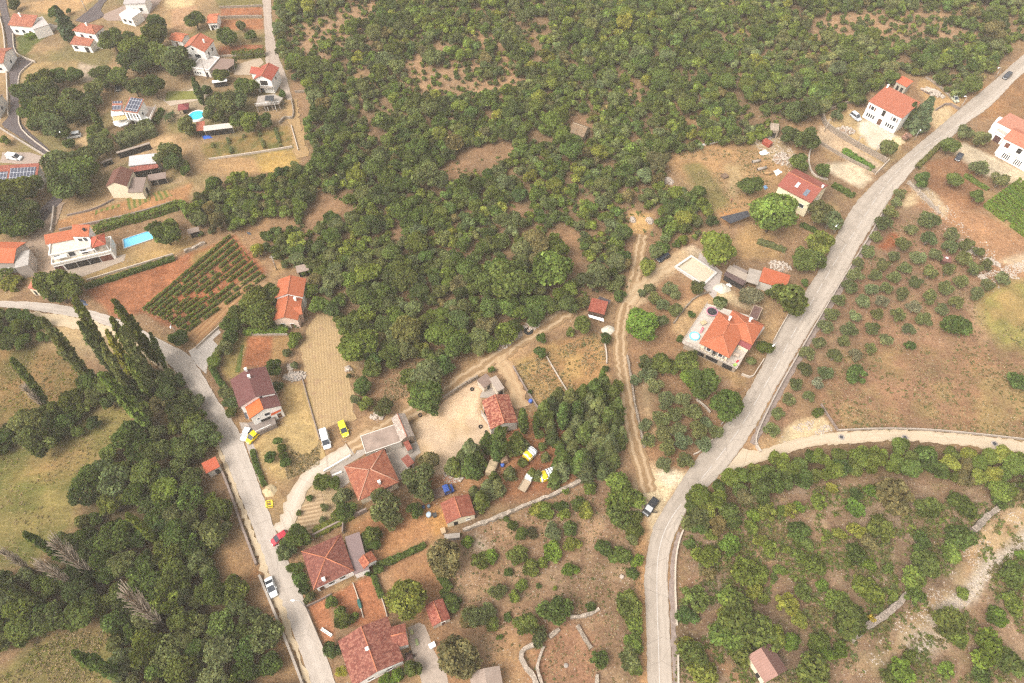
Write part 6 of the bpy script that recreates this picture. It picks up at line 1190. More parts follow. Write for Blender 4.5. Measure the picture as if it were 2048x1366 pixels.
Hs.vol((1555, 371), (1622, 406), (1660, 372), 6.0, 1.9, 'gable_w', tile(A(182, 104, 88), .1, None, .34, .55, .45), (.76, .66, .45), oh=.3, caps=CAPO, win=[('F', .78, 2.6, 2.0, 1.2), ('R', .6, 3.2, 1.0, 1.2), ('R', .35, .003, 1.0, 2.0, 'door')], chim=[(.96, .6, .7)])
Hs.roofpatch(.38, .46, .2, .36, plain('skylight_frame', (.6, .62, .64), .4), 'skylight', .12); Hs.roofpatch(.68, .79, .1, .3, plain('skylight_glass', (.13, .15, .18), .3), 'skylight', .12)
Hs = House('house', 'big white two-storey house with plain orange roof and pale forecourt')
Hs.vol((1737, 202), (1805, 237), (1840, 204), 6.3, 1.7, 'mono', tile(A(200, 120, 92), .15), (.84, .8, .74), oh=.3, chim=[(.06, .93, .9)], win=[('F', .16, 3.9, 1.0, 1.3, 'window', shutb), ('F', .5, 3.7, 1.1, 2.0, 'hole'), ('F', .84, 3.9, 1.0, 1.3, 'window', shut), ('F', .5, .2, 1.4, 2.3, 'door')] + [('F', .1 + .065 * k, 1.1, .55, 1.4, 'slit') for k in range(4)] + [('F', .7 + .065 * k, 1.1, .55, 1.4, 'slit') for k in range(4)])
Hs = House('shed', 'small orange-roofed outhouse behind the big white two-storey house', 'shed')
Hs.vol((1792, 163), (1814, 174), (1826, 162), 3.0, .9, 'mono', tile(A(228, 120, 86), .1), A(222, 210, 190), oh=.15, win=[('F', .3, .003, .9, 1.9, 'hole'), ('F', .7, .003, .9, 1.9, 'hole')])
Hs = House('villa', 'white right edge villa with orange roof, brown shutters and slatted garage front', 'villa')
Hs.vol((2007, 276), (2068, 306), (2090, 284), 6.0, 1.5, 'gable_w', tile(A(224, 138, 108), .15), WH, oh=.3, win=[('F', .2, 3.4, 1.4, 1.7, 'brown'), ('F', .62, 3.4, 1.4, 1.7, 'hole')])
Hs.vol((1999, 296), (2072, 335), (2090, 312), 3.0, 0, 'flat', plain('villa_terrace', A(232, 220, 206)), WH, oh=.1, parapet=.5, win=[('F', .17 + .05 * k, .5, .35, 1.9, 'slit') for k in range(4)] + [('F', .5 + .05 * k, .5, .35, 1.9, 'slit') for k in range(4)])
Hs.vol((1988, 262), (2010, 275), (2035, 250), 3.0, 0, 'flat', plain('villa_terrace', A(226, 214, 200)), WH, oh=.1, parapet=.4, win=[('F', .55, .003, 2.2, 2.2, 'garage')])
Hs = House('house', 'long white vaulted house at the right edge behind the slatted villa')
Hs.vol((1994, 244), (2060, 278), (2085, 258), 4.6, 0, 'flat', plain('reddish_flat_roof', A(218, 150, 124), .9), WH, oh=.1, win=[('F', .55, 2.0, 1.3, 1.5, 'brown'), ('F', .85, 2.0, 1.3, 1.5, 'brown')])
Hs = House('vault_roof', 'white barrel-shaped roof standing beside the road at the right edge', 'roof')
a_, b_ = P(1994, 240, 3.5), P(2040, 262, 3.5); e_ = empty('barrel_store', a_ * 1.0); e_.location.z = 0; tag(e_, 'white barrel-vaulted store at the right edge near the road', 'store'); dv_ = b_ - a_; dv_.z = 0; ln_ = dv_.length; W_ = Matrix.Rotation(math.atan2(dv_.y, dv_.x), 4, 'Z')
bm = bmesh.new(); pr = []
for x_ in (0, ln_): pr.append([bm.verts.new(W_ @ Vector((x_, 2.6 * math.cos(t_ * math.pi / 14), 2.2 + 2.4 * math.sin(t_ * math.pi / 14)))) for t_ in range(15)])
for k in range(14): bm.faces.new((pr[0][k], pr[0][k + 1], pr[1][k + 1], pr[1][k]))
bm.faces.new(pr[0]); bm.faces.new(pr[1]); bm_link('roof', bm, plain('white_sheet_roof', (.8, .78, .76), .6, .05), e_)
bm = bmesh.new(); box(bm, 0.1, ln_ - .1, -2.5, 2.5, 0, 2.195, W_); bm_link('wall', bm, wallm(WH), e_); bm = bmesh.new(); box(bm, ln_ * .5, ln_ * .5 + 1, -2.53, -2.5, 0, 1.9, W_); bm_link('door', bm, WOOD, e_)
# small shelter with a tarpaulin at the garden left of the vineyard
Hs = House('shelter', 'open shed with pale roof between the two clipped hedges and vineyard', 'shelter')
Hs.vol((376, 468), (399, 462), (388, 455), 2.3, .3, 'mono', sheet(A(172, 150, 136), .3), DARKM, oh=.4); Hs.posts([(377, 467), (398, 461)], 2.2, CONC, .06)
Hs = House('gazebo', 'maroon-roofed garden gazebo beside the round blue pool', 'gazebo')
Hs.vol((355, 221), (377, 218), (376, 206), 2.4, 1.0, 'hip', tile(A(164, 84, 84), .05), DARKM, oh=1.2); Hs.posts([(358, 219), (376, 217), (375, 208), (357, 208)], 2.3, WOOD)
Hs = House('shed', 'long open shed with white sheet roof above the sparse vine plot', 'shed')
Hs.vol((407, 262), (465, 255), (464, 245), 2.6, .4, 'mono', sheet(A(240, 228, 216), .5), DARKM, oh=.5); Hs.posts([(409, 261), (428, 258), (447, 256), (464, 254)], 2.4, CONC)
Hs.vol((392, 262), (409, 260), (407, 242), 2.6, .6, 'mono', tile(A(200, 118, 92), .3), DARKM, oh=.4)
Hs = House('shelter', 'small white-roofed garden shelter above the olive trees near the tennis lawn', 'shelter')
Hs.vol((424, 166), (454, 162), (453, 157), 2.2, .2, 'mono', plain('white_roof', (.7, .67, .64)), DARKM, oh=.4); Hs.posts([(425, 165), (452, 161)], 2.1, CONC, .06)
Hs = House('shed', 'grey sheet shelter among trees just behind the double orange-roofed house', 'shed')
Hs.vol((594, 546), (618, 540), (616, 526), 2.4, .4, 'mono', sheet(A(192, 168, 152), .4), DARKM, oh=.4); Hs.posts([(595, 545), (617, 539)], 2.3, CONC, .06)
Hs = House('stone_arch', 'stone vault with dark opening at the rubble slope', 'vault')
Hs.vol((1541, 260), (1558, 262), (1562, 248), 3.0, .5, 'mono', stonem(A(214, 192, 168)), stonem(A(214, 192, 168)), oh=.05, win=[('F', .5, .003, 1.6, 2.0, 'hole')])
Hs = House('canopy', 'dark grey shade net stretched over the field corner by the walnut tree', 'canopy')
Hs.slab([(1440, 434), (1495, 421), (1500, 432), (1461, 447)], 2.4, .06, plain('shade_net', A(86, 86, 92), .9, .12), 'net'); Hs.posts([(1441, 434), (1494, 422), (1499, 432), (1462, 446)], 2.3, WOOD, .06)
Hs = House('hut', 'tiny brown hut with white panels in the middle of the olive grove', 'hut')
Hs.vol((1885, 521), (1903, 525), (1907, 514), 1.6, .2, 'mono', plain('brown_roof', A(150, 100, 90)), A(120, 84, 70), oh=.1, win=[('L', .5, .2, .8, 1.1, 'hole')]); Hs.roofpatch(.35, .65, .5, .75, WHITE, 'roof_panel', .03)
for i, (p, lb) in enumerate([((12, 112), 'house with red roof corner at the left edge by the dark lane'), ((-6, 205), 'grey roofed house half outside the left edge of the lane')]):
    Hs = House('house', lb); Hs.vol((p[0] - 50, p[1] + 16), (p[0] - 6, p[1] + 14), (p[0] - 4, p[1] - 16), 4.0, 1.4, 'gable_w', [T_BR, tile(A(176, 146, 126), .2)][i], WH, caps=CAPO, win=[('F', .7, 1, 1.1, 1.1), ('R', .5, 1, 1.1, 1.1)])

# ---------------------------------------------------------------- walls
def wall(px, hgt, wid, m, label, name='stone_wall', cat='wall', jit=.0, step=1.0, top=None):
    pts = smooth([P(*p) for p in px], 1); q, L = resamp(pts, max(2, int(sum((b - a).length for a, b in zip(pts, pts[1:])) / step) + 1)); rd = random.Random(int(px[0][0]))
    org = q[0]; bm = bmesh.new(); rows = []
    for i, p in enumerate(q):
        t = (q[min(i + 1, len(q) - 1)] - q[max(i - 1, 0)]).normalized(); nn = Vector((-t.y, t.x, 0)); p = p - org
        w0, w1, h_ = wid / 2 + rd.gauss(0, jit), wid / 2 + rd.gauss(0, jit), hgt + rd.gauss(0, jit * 1.5)
        rows.append([bm.verts.new(p + nn * w0), bm.verts.new(p + nn * w0 * .9 + Vector((0, 0, h_))), bm.verts.new(p - nn * w1 * .9 + Vector((0, 0, h_))), bm.verts.new(p - nn * w1)])
    for a, b in zip(rows, rows[1:]):
        for k in range(3): bm.faces.new((a[k], b[k], b[k + 1], a[k + 1]))
    bm.faces.new(rows[0]); bm.faces.new(rows[-1][::-1])
    o = bm_link(name, bm, m, None, org); tag(o, label, cat); return o
ST = stonem(A(198, 178, 158)); STP = stonem(A(216, 196, 176), 2.4, .5); CW = plain('concrete_wall', A(212, 196, 180), .95, .15, .7); CWG = plain('old_concrete_wall', A(176, 156, 144), .95, .25, .7); CWL = plain('pale_concrete_wall', A(232, 214, 194), .95, .12, .7)
for px, h, w_, m, lb, *r in [
 ([(372, 770), (392, 812), (412, 855), (428, 888)], .8, .5, CWG, 'grey roadside wall above the trench, upper stretch before the orange cabin'),
 ([(446, 945), (462, 985), (482, 1045), (500, 1092), (514, 1130)], .9, .5, CWG, 'grey roadside wall from the orange cabin down past the yellow crate'),
 ([(520, 1152), (540, 1200), (566, 1264), (594, 1335), (612, 1385)], .9, .5, CW, 'pale roadside wall left of the parked white saloon, running off the bottom'),
 ([(1768, 420), (1757, 440), (1728, 490), (1695, 542), (1665, 592), (1635, 642), (1598, 705), (1558, 775), (1530, 830), (1508, 880), (1514, 894)], .9, .35, CW, 'long straight concrete wall between the main road and the olive grove'),
 ([(1368, 1056), (1357, 1082), (1350, 1120), (1349, 1174), (1351, 1214), (1353, 1252)], .8, .35, CWL, 'curved pale kerb wall on the outer bend of the main road'),
 ([(1355, 1311), (1356, 1390)], .8, .35, CWL, 'short pale wall by the main road at the bottom edge'),
 ([(1674, 862), (1757, 858), (1855, 860), (1959, 870), (2048, 880), (2120, 888)], .7, .25, CW, 'low wall along the upper side of the gravel track'),
 ([(1641, 810), (1656, 835), (1674, 861)], .8, .15, CWG, 'short thin wall running up from the gravel track into the meadow'),
 ([(1577, 628), (1560, 657), (1546, 683)], .8, .25, CWL, 'pale garden wall between the bright orange double roof and road, upper part'),
 ([(1527, 720), (1514, 740), (1503, 758), (1482, 750)], .8, .25, CWL, 'pale garden wall corner below the roadside bush of the orange double roof'),
 ([(1254, 712), (1262, 760), (1269, 809), (1276, 840), (1288, 897)], .7, .45, ST, 'dry stone wall between the cart track and the dark olive grove', .06),
 ([(1420, 585), (1391, 594), (1367, 620), (1347, 648)], .7, .35, ST, 'stone edge of the upper olive plot below the empty pool', .05),
 ([(1392, 800), (1408, 812), (1420, 826)], .7, .3, CWL, 'short pale wall beside the round walnut tree at the road'),
 ([(1442, 850), (1455, 836), (1470, 815)], .8, .25, CW, 'small roadside wall under the round walnut tree'),
 ([(1387, 910), (1400, 905), (1424, 880)], .7, .25, CWL, 'broken pale kerb along the lower edge of the dark olive grove'),
 ([(1026, 734), (1045, 768), (1062, 796), (1078, 821)], .8, .3, CWG, 'grey concrete wall on the left side of the dry meadow'),
 ([(1093, 714), (1108, 740), (1134, 783)], .5, .25, CWL, 'thin pale wall splitting the dry meadow in two'),
 ([(1209, 688), (1213, 708), (1213, 728)], .7, .3, CWL, 'short pale wall on the right side of the dry meadow'),
 ([(926, 1062), (955, 1050), (986, 1041), (1048, 1013), (1083, 1000), (1110, 990), (1158, 964), (1190, 950)], 1.0, .8, STP, 'long white dry stone wall between the grove and the scrub plot', .1),
 ([(1069, 1289), (1046, 1300), (1040, 1312), (1050, 1335), (1066, 1350), (1080, 1390)], .8, 1.0, STP, 'white dry stone wall bending around the bottom enclosure', .08),
 ([(1087, 1294), (1078, 1318), (1073, 1338), (1078, 1352), (1092, 1390)], .8, .6, STP, 'curved inner stone wall of the bottom enclosure', .06),
 ([(1140, 1236), (1165, 1234), (1184, 1227), (1198, 1218)], .7, .7, STP, 'short white stone wall below the large round shrub', .1),
 ([(1154, 1252), (1170, 1278), (1182, 1298)], .6, .8, ST, 'grey stone wall running down right of the bottom enclosure', .08),
 ([(1098, 1275), (1119, 1260)], .7, .8, ST, 'stub of grey stone wall above the bottom enclosure', .08),
 ([(1194, 1350), (1192, 1390)], .7, .7, STP, 'stub of pale stone wall under the oval shrub at the bottom edge', .06),
 ([(1700, 1282), (1737, 1249), (1760, 1238), (1790, 1212), (1816, 1188)], .9, 1.3, stonem(A(190, 172, 156)), 'grey dry stone wall through the scrubland, lower stretch', .12),
 ([(1944, 1062), (1960, 1045), (1998, 1014), (2030, 975)], .9, 1.3, stonem(A(190, 172, 156)), 'grey dry stone wall through the scrubland, upper right stretch', .12),
 ([(1641, 226), (1645, 242), (1651, 256), (1700, 287), (1771, 326)], 1.9, .5, ST, 'tall stone retaining wall in front of the big white house'),
 ([(1632, 283), (1690, 318), (1750, 346)], 1.0, .4, ST, 'lower stone wall along the lane below the retaining wall'),
 ([(1631, 287), (1619, 302), (1616, 325), (1622, 345), (1636, 356), (1655, 360)], .5, .5, CWL, 'curved pale footpath kerb behind the skylight house'),
 ([(1750, 350), (1765, 335), (1777, 322)], 1.0, .3, CWL, 'pale wall end at the road beside the retaining wall'),
 ([(1648, 225), (1690, 208), (1728, 198)], .9, .5, ST, 'stone boundary wall between the wood and the big white house', .06),
 ([(1870, 222), (1895, 207), (1917, 220)], .9, .3, CWG, 'stone wall of the drive corner near the wrecked car'),
 ([(1850, 155), (1880, 175), (1900, 195), (1912, 208)], .7, .5, ST, 'rough stone wall beside the junk heap', .08),
 ([(1816, 366), (1838, 386), (1848, 398), (1880, 428)], .8, .9, STP, 'white rubble wall on the red bank by the main road', .12),
 ([(884, 802), (905, 788), (930, 771), (956, 756)], 1.4, .45, ST, 'stone wall along the upper side of the sandy farmyard', .04),
 ([(614, 1214), (640, 1202), (664, 1189)], .8, .25, CWG, 'garden wall across the red soil under the brick-red hipped roof'),
 ([(606, 1203), (622, 1240), (640, 1283), (652, 1308)], .9, .3, CW, 'pale wall between the village road and the red soil gardens'),
 ([(706, 1166), (718, 1200), (727, 1236)], .4, .2, CWL, 'thin pale kerb dividing the red soil garden'),
 ([(763, 1195), (770, 1215), (775, 1235)], .6, .2, CWL, 'thin pale wall at the right end of the red soil garden'),
 ([(627, 1075), (660, 1058), (690, 1043), (735, 1022)], 1.6, .4, CWG, 'high grey wall behind the big brick-red hipped roof'),
 ([(688, 1047), (687, 1068)], 1.4, .3, CWG, 'short dark wall joining the brick-red hipped roof'),
 ([(419, 320), (470, 313), (530, 304), (585, 295)], .7, .35, CWL, 'white wall along the foot of the sparse vine plot'),
 ([(583, 253), (590, 277), (597, 302)], .7, .3, CWL, 'pale wall on the right side of the sparse vine plot'),
 ([(439, 37), (480, 35), (525, 35)], .9, .6, ST, 'stone terrace wall between the two red garden strips'),
 ([(440, 16), (480, 15), (525, 13)], .8, .5, ST, 'stone terrace wall above the upper red garden strip'),
 ([(432, 115), (480, 112), (528, 109)], .8, .3, CWL, 'pale wall under the dark red garden strip'),
 ([(0, 32), (9, 66), (13, 118), (16, 175), (18, 232)], .8, .4, CWL, 'long pale wall on the left of the dark lane'),
 ([(27, 70), (30, 106), (48, 117), (72, 126)], .8, .3, CWL, 'pale kerb wall around the corner house garden'),
 ([(68, 124), (48, 140), (38, 152), (37, 184)], .5, .3, CWL, 'curved kerb of the triangular lane junction'),
 ([(38, 228), (40, 256), (62, 278), (100, 306), (118, 322)], .6, .4, CWL, 'pale stone kerb on the upper side of the bending dark lane'),
 ([(0, 257), (30, 276), (70, 300), (100, 318)], .8, .4, CW, 'pale wall on the lower side of the bending dark lane'),
 ([(175, 562), (240, 542), (300, 524), (347, 510)], .7, .3, CWL, 'pale garden wall above the low hedge of the red ploughed field'),
 ([(370, 505), (385, 498), (411, 487)], .8, .8, STP, 'white stone wall at the upper corner of the red ploughed field', .08),
 ([(392, 698), (415, 676), (440, 654)], .7, .25, CWL, 'pale parapet of the driveway bridge, field side'),
 ([(425, 738), (440, 760), (455, 784)], .5, .25, CWG, 'narrow garden wall on the roadside bank left of the maroon roof'),
 ([(604, 756), (610, 775), (625, 830), (640, 880)], .5, .25, CWG, 'thin grey kerb between the mown grass and the stubble'),
 ([(494, 670), (540, 670), (576, 670)], .6, .3, CW, 'low wall between the bright hedge and the orange soil bed'),
 ([(110, 416), (108, 440), (104, 465)], 1.0, .5, CW, 'pale wall along the path by the villa field'),
 ([(120, 462), (200, 445), (275, 428), (350, 405)], .8, .5, CWG, 'terrace wall between the villa field and the clipped hedge'),
 ([(135, 432), (190, 420), (228, 400)], .6, .3, CWG, 'thin terrace wall above the villa field'),
 ([(648, 944), (665, 934), (702, 912)], .7, .3, plain('white_wall', WH), 'white planter wall along the bungalow drive'),
 ([(665, 953), (684, 945)], .6, .4, plain('white_wall', WH), 'short white bench wall in the bungalow forecourt'),
 ([(1402, 292), (1425, 287), (1446, 281)], .6, .4, plain('white_wall', WH), 'white beam lying along the upper edge of the hillside field'),
 ([(1512, 893), (1520, 905)], .9, .5, CWL, 'white end block of the long concrete wall at the gravel track'),
 ([(584, 200), (590, 240), (570, 236), (560, 248)], 1.0, .5, ST, 'stone wall below the unfinished terrace', .06),
 ([(590, 185), (625, 184), (655, 182)], .8, .5, ST, 'pale terrace wall right of the grey lane', .06),
]:
    wall(px, h, w_, m, lb, jit=r[0] if r else .0, name='stone_wall' if m in (ST, STP) or r else 'garden_wall')
# ---------------------------------------------------------------- vehicles
def frame_at(a, b, z=0.7):
    """rear and front photo pixels -> centre on the ground, heading"""
    p, q = P(*a, z), P(*b, z); c = (p + q) / 2; c.z = 0; return c, math.atan2(q.y - p.y, q.x - p.x), (q - p).length
def loft(bm, secs, mi=0):
    """secs: (x, half width, z bottom, z top, top half width) along the vehicle"""
    rows = []
    for x, w_, z0, z1, wt in secs:
        rows.append([bm.verts.new((x, -w_, z0)), bm.verts.new((x, -w_, z0 + (z1 - z0) * .6)), bm.verts.new((x, -wt, z1)), bm.verts.new((x, wt, z1)), bm.verts.new((x, w_, z0 + (z1 - z0) * .6)), bm.verts.new((x, w_, z0))])
    for a, b in zip(rows, rows[1:]):
        for k in range(6): f = bm.faces.new((a[k], a[(k + 1) % 6], b[(k + 1) % 6], b[k])); f.material_index = mi
    bm.faces.new(rows[0][::-1]).material_index = mi; bm.faces.new(rows[-1]).material_index = mi
def wheels(e, xs, w_, r, rim=True):
    for x in xs:
        for s in (-1, 1):
            bm = bmesh.new(); lathe(bm, [(r * .5, -.11), (r * .92, -.11), (r, -.06), (r, .06), (r * .92, .11), (r * .5, .11)], 16)
            for v in bm.verts: v.co = Matrix.Translation((x, s * (w_ - .1), r)) @ Matrix.Rotation(R(90), 4, 'X') @ v.co
            wh = bm_link('wheel', bm, RUBBER, e, smooth=True)
            bm = bmesh.new(); lathe(bm, [(.02, -.1), (r * .52, -.1), (r * .52, .1), (.02, .1)], 12)
            for v in bm.verts: v.co = Matrix.Translation((x, s * (w_ - .1), r)) @ Matrix.Rotation(R(90), 4, 'X') @ v.co
            bm_link('rim', bm, STEEL, wh)
def car(label, rear, front, col, kind='hatch', L=None, W=1.76, roofcol=None, open_doors=(), group=None):
    c, a, pl = frame_at(rear, front); L = L or {'hatch': 4.0, 'sedan': 4.5, 'suv': 4.6, 'van': 5.1, 'small': 3.6, 'minivan': 4.4}[kind]
    e = empty({'van': 'van', 'minivan': 'van'}.get(kind, 'parked_car'), c, a); tag(e, label, 'van' if 'van' in kind else 'car', group)
    h = L / 2; w_ = W / 2; pm = paint('car_paint', col, .28); rm = paint('car_paint', roofcol, .28) if roofcol else pm
    if kind == 'van': hood, ws, rf, rb, H_ = .95, .8, .35, .05, 1.95
    elif kind == 'minivan': hood, ws, rf, rb, H_ = 1.0, .9, .35, .1, 1.8
    elif kind == 'sedan': hood, ws, rf, rb, H_ = 1.25, 1.1, .75, 1.25, 1.42
    elif kind == 'suv': hood, ws, rf, rb, H_ = 1.15, .95, .5, .25, 1.7
    else: hood, ws, rf, rb, H_ = 1.0, .9, .5, .18, 1.48
    belt = .92 if kind in ('suv', 'van', 'minivan') else .84; tw = w_ * .82
    bm = bmesh.new(); loft(bm, [(-h, w_ * .86, .34, belt - .12, w_ * .74), (-h + .15, w_ * .97, .24, belt, w_ * .86), (-h + .7, w_, .22, belt + .04, w_ * .9), (h - hood, w_, .22, belt + .02, w_ * .9), (h - .35, w_ * .97, .24, belt - .12, w_ * .84), (h - .06, w_ * .88, .28, belt - .26, w_ * .74), (h, w_ * .76, .36, belt - .36, w_ * .62)])
    bd = bm_link('body', bm, pm, e)
    x0, x1, x2, x3 = -h + .14 + (rb * .5 if kind == 'sedan' else 0), -h + .14 + rb + (.35 if kind == 'sedan' else .15), h - hood - ws + .05, h - hood + .1
    # glass house, roof and pillars as separate parts
    bm = bmesh.new(); b0, b1 = belt + .02, H_ - .05
    v = [bm.verts.new(p) for p in ((x0, -w_ * .86, b0), (x3, -w_ * .86, b0), (x3, w_ * .86, b0), (x0, w_ * .86, b0), (x1, -tw, b1), (x2, -tw, b1), (x2, tw, b1), (x1, tw, b1))]
    for f in ((0, 1, 5, 4), (1, 2, 6, 5), (2, 3, 7, 6), (3, 0, 4, 7), (4, 5, 6, 7), (3, 2, 1, 0)): bm.faces.new([v[i] for i in f])
    bm_link('windows', bm, GLASS, e)
    bm = bmesh.new(); loft(bm, [(x1 - .06, tw * .96, b1 - .02, H_ - .02, tw * .86), (x1 + .25, tw * 1.02, b1 - .03, H_, tw * .9), (x2 - .3, tw * 1.02, b1 - .03, H_ + .01, tw * .9), (x2 + .04, tw * .96, b1 - .03, H_ - .03, tw * .86)]); ro = bm_link('roof', bm, rm, e)
    bm = bmesh.new()
    for s in (-1, 1):
        for (xa, xb) in ((x0, x1), (x3, x2)) + (((x0 + x3) / 2, (x1 + x2) / 2),): tube(bm, [(xa, s * w_ * .865, b0), (xb, s * tw * 1.01, b1)], .045 if kind != 'van' or xa == x3 else .06, 5)
    bm_link('pillars', bm, pm, e)
    if kind == 'van':
        bm = bmesh.new()
        for s in (-1, 1): 
            v = [bm.verts.new(p) for p in ((x0 + .05, s * (w_ * .86 + .02), b0), (h - hood - ws - .55, s * (w_ * .86 + .02), b0), (h - hood - ws - .55, s * (tw + .02), b1), (x1, s * (tw + .02), b1))]; bm.faces.new(v)
        bm_link('side_panel', bm, pm, e)
    wheels(e, (-h + .8, h - .8), w_, .32 if kind not in ('suv', 'van') else .36)
    for s in (-1, 1):
        bm = bmesh.new(); box(bm, h - .14, h - .01, s * w_ * .62 - .15, s * w_ * .62 + .15, .62 if belt < .9 else .68, .74 if belt < .9 else .82); bm_link('headlight', bm, plain('headlamp_glass', (.7, .7, .68), .3), e)
        bm = bmesh.new(); box(bm, -h - .01, -h + .08, s * w_ * .66 - .1, s * w_ * .66 + .1, .62, .8); bm_link('tail_light', bm, paint('red_lens', (.25, .02, .02)), e)
        bm = bmesh.new(); box(bm, h - hood - ws * .35, h - hood - ws * .35 + .16, s * (w_ + .1) - .09, s * (w_ + .1) + .09, belt + .04, belt + .2); bm_link('mirror', bm, pm, e)
    bm = bmesh.new(); box(bm, h - .02, h + .012, -.26, .26, .42, .53); bm_link('number_plate', bm, WHITE, e)
    for (s, x) in open_doors:
        bm = bmesh.new(); W_ = Matrix.Translation((x, s * w_, 0)) @ Matrix.Rotation(-s * R(58), 4, 'Z'); box(bm, -1.05, 0, -.04, .04, .35, belt, W_); box(bm, -1.0, -.92, -.03, .03, belt, H_ - .15, W_); box(bm, -.92, -.2, -.03, .03, H_ - .22, H_ - .15, W_); bm_link('door', bm, pm, e)
    return e
WHT = (.6, .6, .585); BLK = (.018, .019, .022)
car('white van parked with its nose to the cart track beside the yellow van', (645, 857), (656, 899), WHT, 'van', 5.3, 1.95)
car('lemon yellow van parked at the foot of the stubble field', (682, 844), (692, 872), (.72, .62, .02), 'minivan', 4.3, 1.75)
car('small white car beside the yellow hatchback in front of the maroon-roofed house', (499, 855), (485, 880), WHT, 'small')
car('bright yellow hatchback squeezed next to the small white car', (513, 865), (496, 882), (.72, .5, .0), 'small', open_doors=())
car('red car half hidden under the roadside tree at the rubble drive', (572, 1067), (546, 1084), (.36, .02, .035), 'hatch')
car('white saloon parked on the sandy verge of the lower village road', (535, 1153), (549, 1195), WHT, 'sedan', 4.5)
car('black estate with open doors parked on the gravel lay-by of the main road', (1314, 996), (1289, 1030), BLK, 'suv', 4.8, 1.85, open_doors=((-1, .9), (1, .9)))
car('dark grey car driving up the main road at the upper right', (2024, 144), (2005, 159), (.035, .037, .042), 'suv', 4.5)
car('dark saloon parked in the yard of the right edge villa', (1925, 304), (1913, 322), (.03, .034, .045), 'sedan', 4.4)
car('silver car parked on the forecourt left of the big white house', (1703, 226), (1721, 240), (.46, .48, .5), 'minivan', 4.3)
car('dark blue car parked under trees on the gravel by the empty pool', (1338, 507), (1315, 521), (.015, .022, .035), 'hatch', 4.3)
car('white van parked on the bare ground among the left village trees', (157, 269), (139, 272), WHT, 'minivan', 4.4)
car('white van with open rear parked in the yard by the solar array', (13, 312), (44, 316), WHT, 'van', 5.0, 1.9)
car('black car parked under trees behind the solar panel house', (236, 168), (236, 181), BLK, 'hatch')
car('wrecked pale green and grey car beside the rough stone wall', (1904, 189), (1916, 204), (.42, .43, .3), 'hatch', 4.0, roofcol=(.3, .31, .28))
car('white car seen between roof edges at the left side of the lane', (-2, 122), (3, 130), WHT, 'hatch')
# pickup with flat bed
c, a, _ = frame_at((858, 993), (903, 976), .9); e = empty('pickup_truck', c, a); tag(e, 'blue pickup truck with a long brown flat bed on the littered red yard', 'truck'); pb = paint('blue_truck_paint', (.02, .06, .25), .4)
bm = bmesh.new(); loft(bm, [(.75, .92, .45, 2.0, .84), (1.4, .95, .4, 2.05, .86), (2.0, .95, .4, 1.95, .84), (2.45, .95, .4, 1.25, .9), (3.0, .9, .42, 1.05, .82), (3.1, .82, .5, .8, .75)]); cb = bm_link('cab', bm, pb, e)
bm = bmesh.new(); v = [bm.verts.new(p) for p in ((2.08, -.8, 1.9), (2.08, .8, 1.9), (2.47, .86, 1.3), (2.47, -.86, 1.3))]; bm.faces.new(v)
for s in (-1, 1): bm.faces.new([bm.verts.new(p) for p in ((1.0, s * .962, 1.3), (2.2, s * .962, 1.3), (1.95, s * .9, 1.85), (1.05, s * .9, 1.85))])
for v in bm.verts: v.co.x += .02; v.co.z += .015
bm_link('windows', bm, GLASS, cb)
bm = bmesh.new(); box(bm, -3.0, .7, -1.05, 1.05, .75, .85); bd = bm_link('flat_bed', bm, plain('bed_planks', A(140, 112, 98), .9, .2), e)
bm = bmesh.new(); box(bm, -3.0, .7, -1.08, -1.052, .75, 1.15); box(bm, -3.0, .7, 1.052, 1.08, .75, 1.15); box(bm, .7, .74, -1.08, 1.08, .75, 1.6); bm_link('side_board', bm, plain('grey_board', A(160, 140, 130), .8), bd)
wheels(e, (-2.0, 2.3), .95, .4)
# tractor behind the double house
c, a, _ = frame_at((618, 592), (612, 578), .9); e = empty('tractor', c, a); tag(e, 'small dark tractor parked beside the double orange-roofed house', 'tractor'); bm = bmesh.new(); box(bm, .2, 1.7, -.35, .35, .6, 1.25); box(bm, -.5, .2, -.5, .5, .6, .95); bm_link('body', bm, paint('tractor_paint', (.2, .05, .04), .5), e)
bm = bmesh.new(); box(bm, -.6, .3, -.55, .55, 2.1, 2.18)
for x_, y_ in ((-.55, .5), (-.55, -.5), (.25, .5), (.25, -.5)): box(bm, x_ - .04, x_ + .04, y_ - .04, y_ + .04, .95, 2.1)
bm_link('cab_roof', bm, plain('dark_frame', (.05, .05, .05)), e); wheels(e, (-.4,), .8, .72); wheels(e, (1.4,), .65, .42)
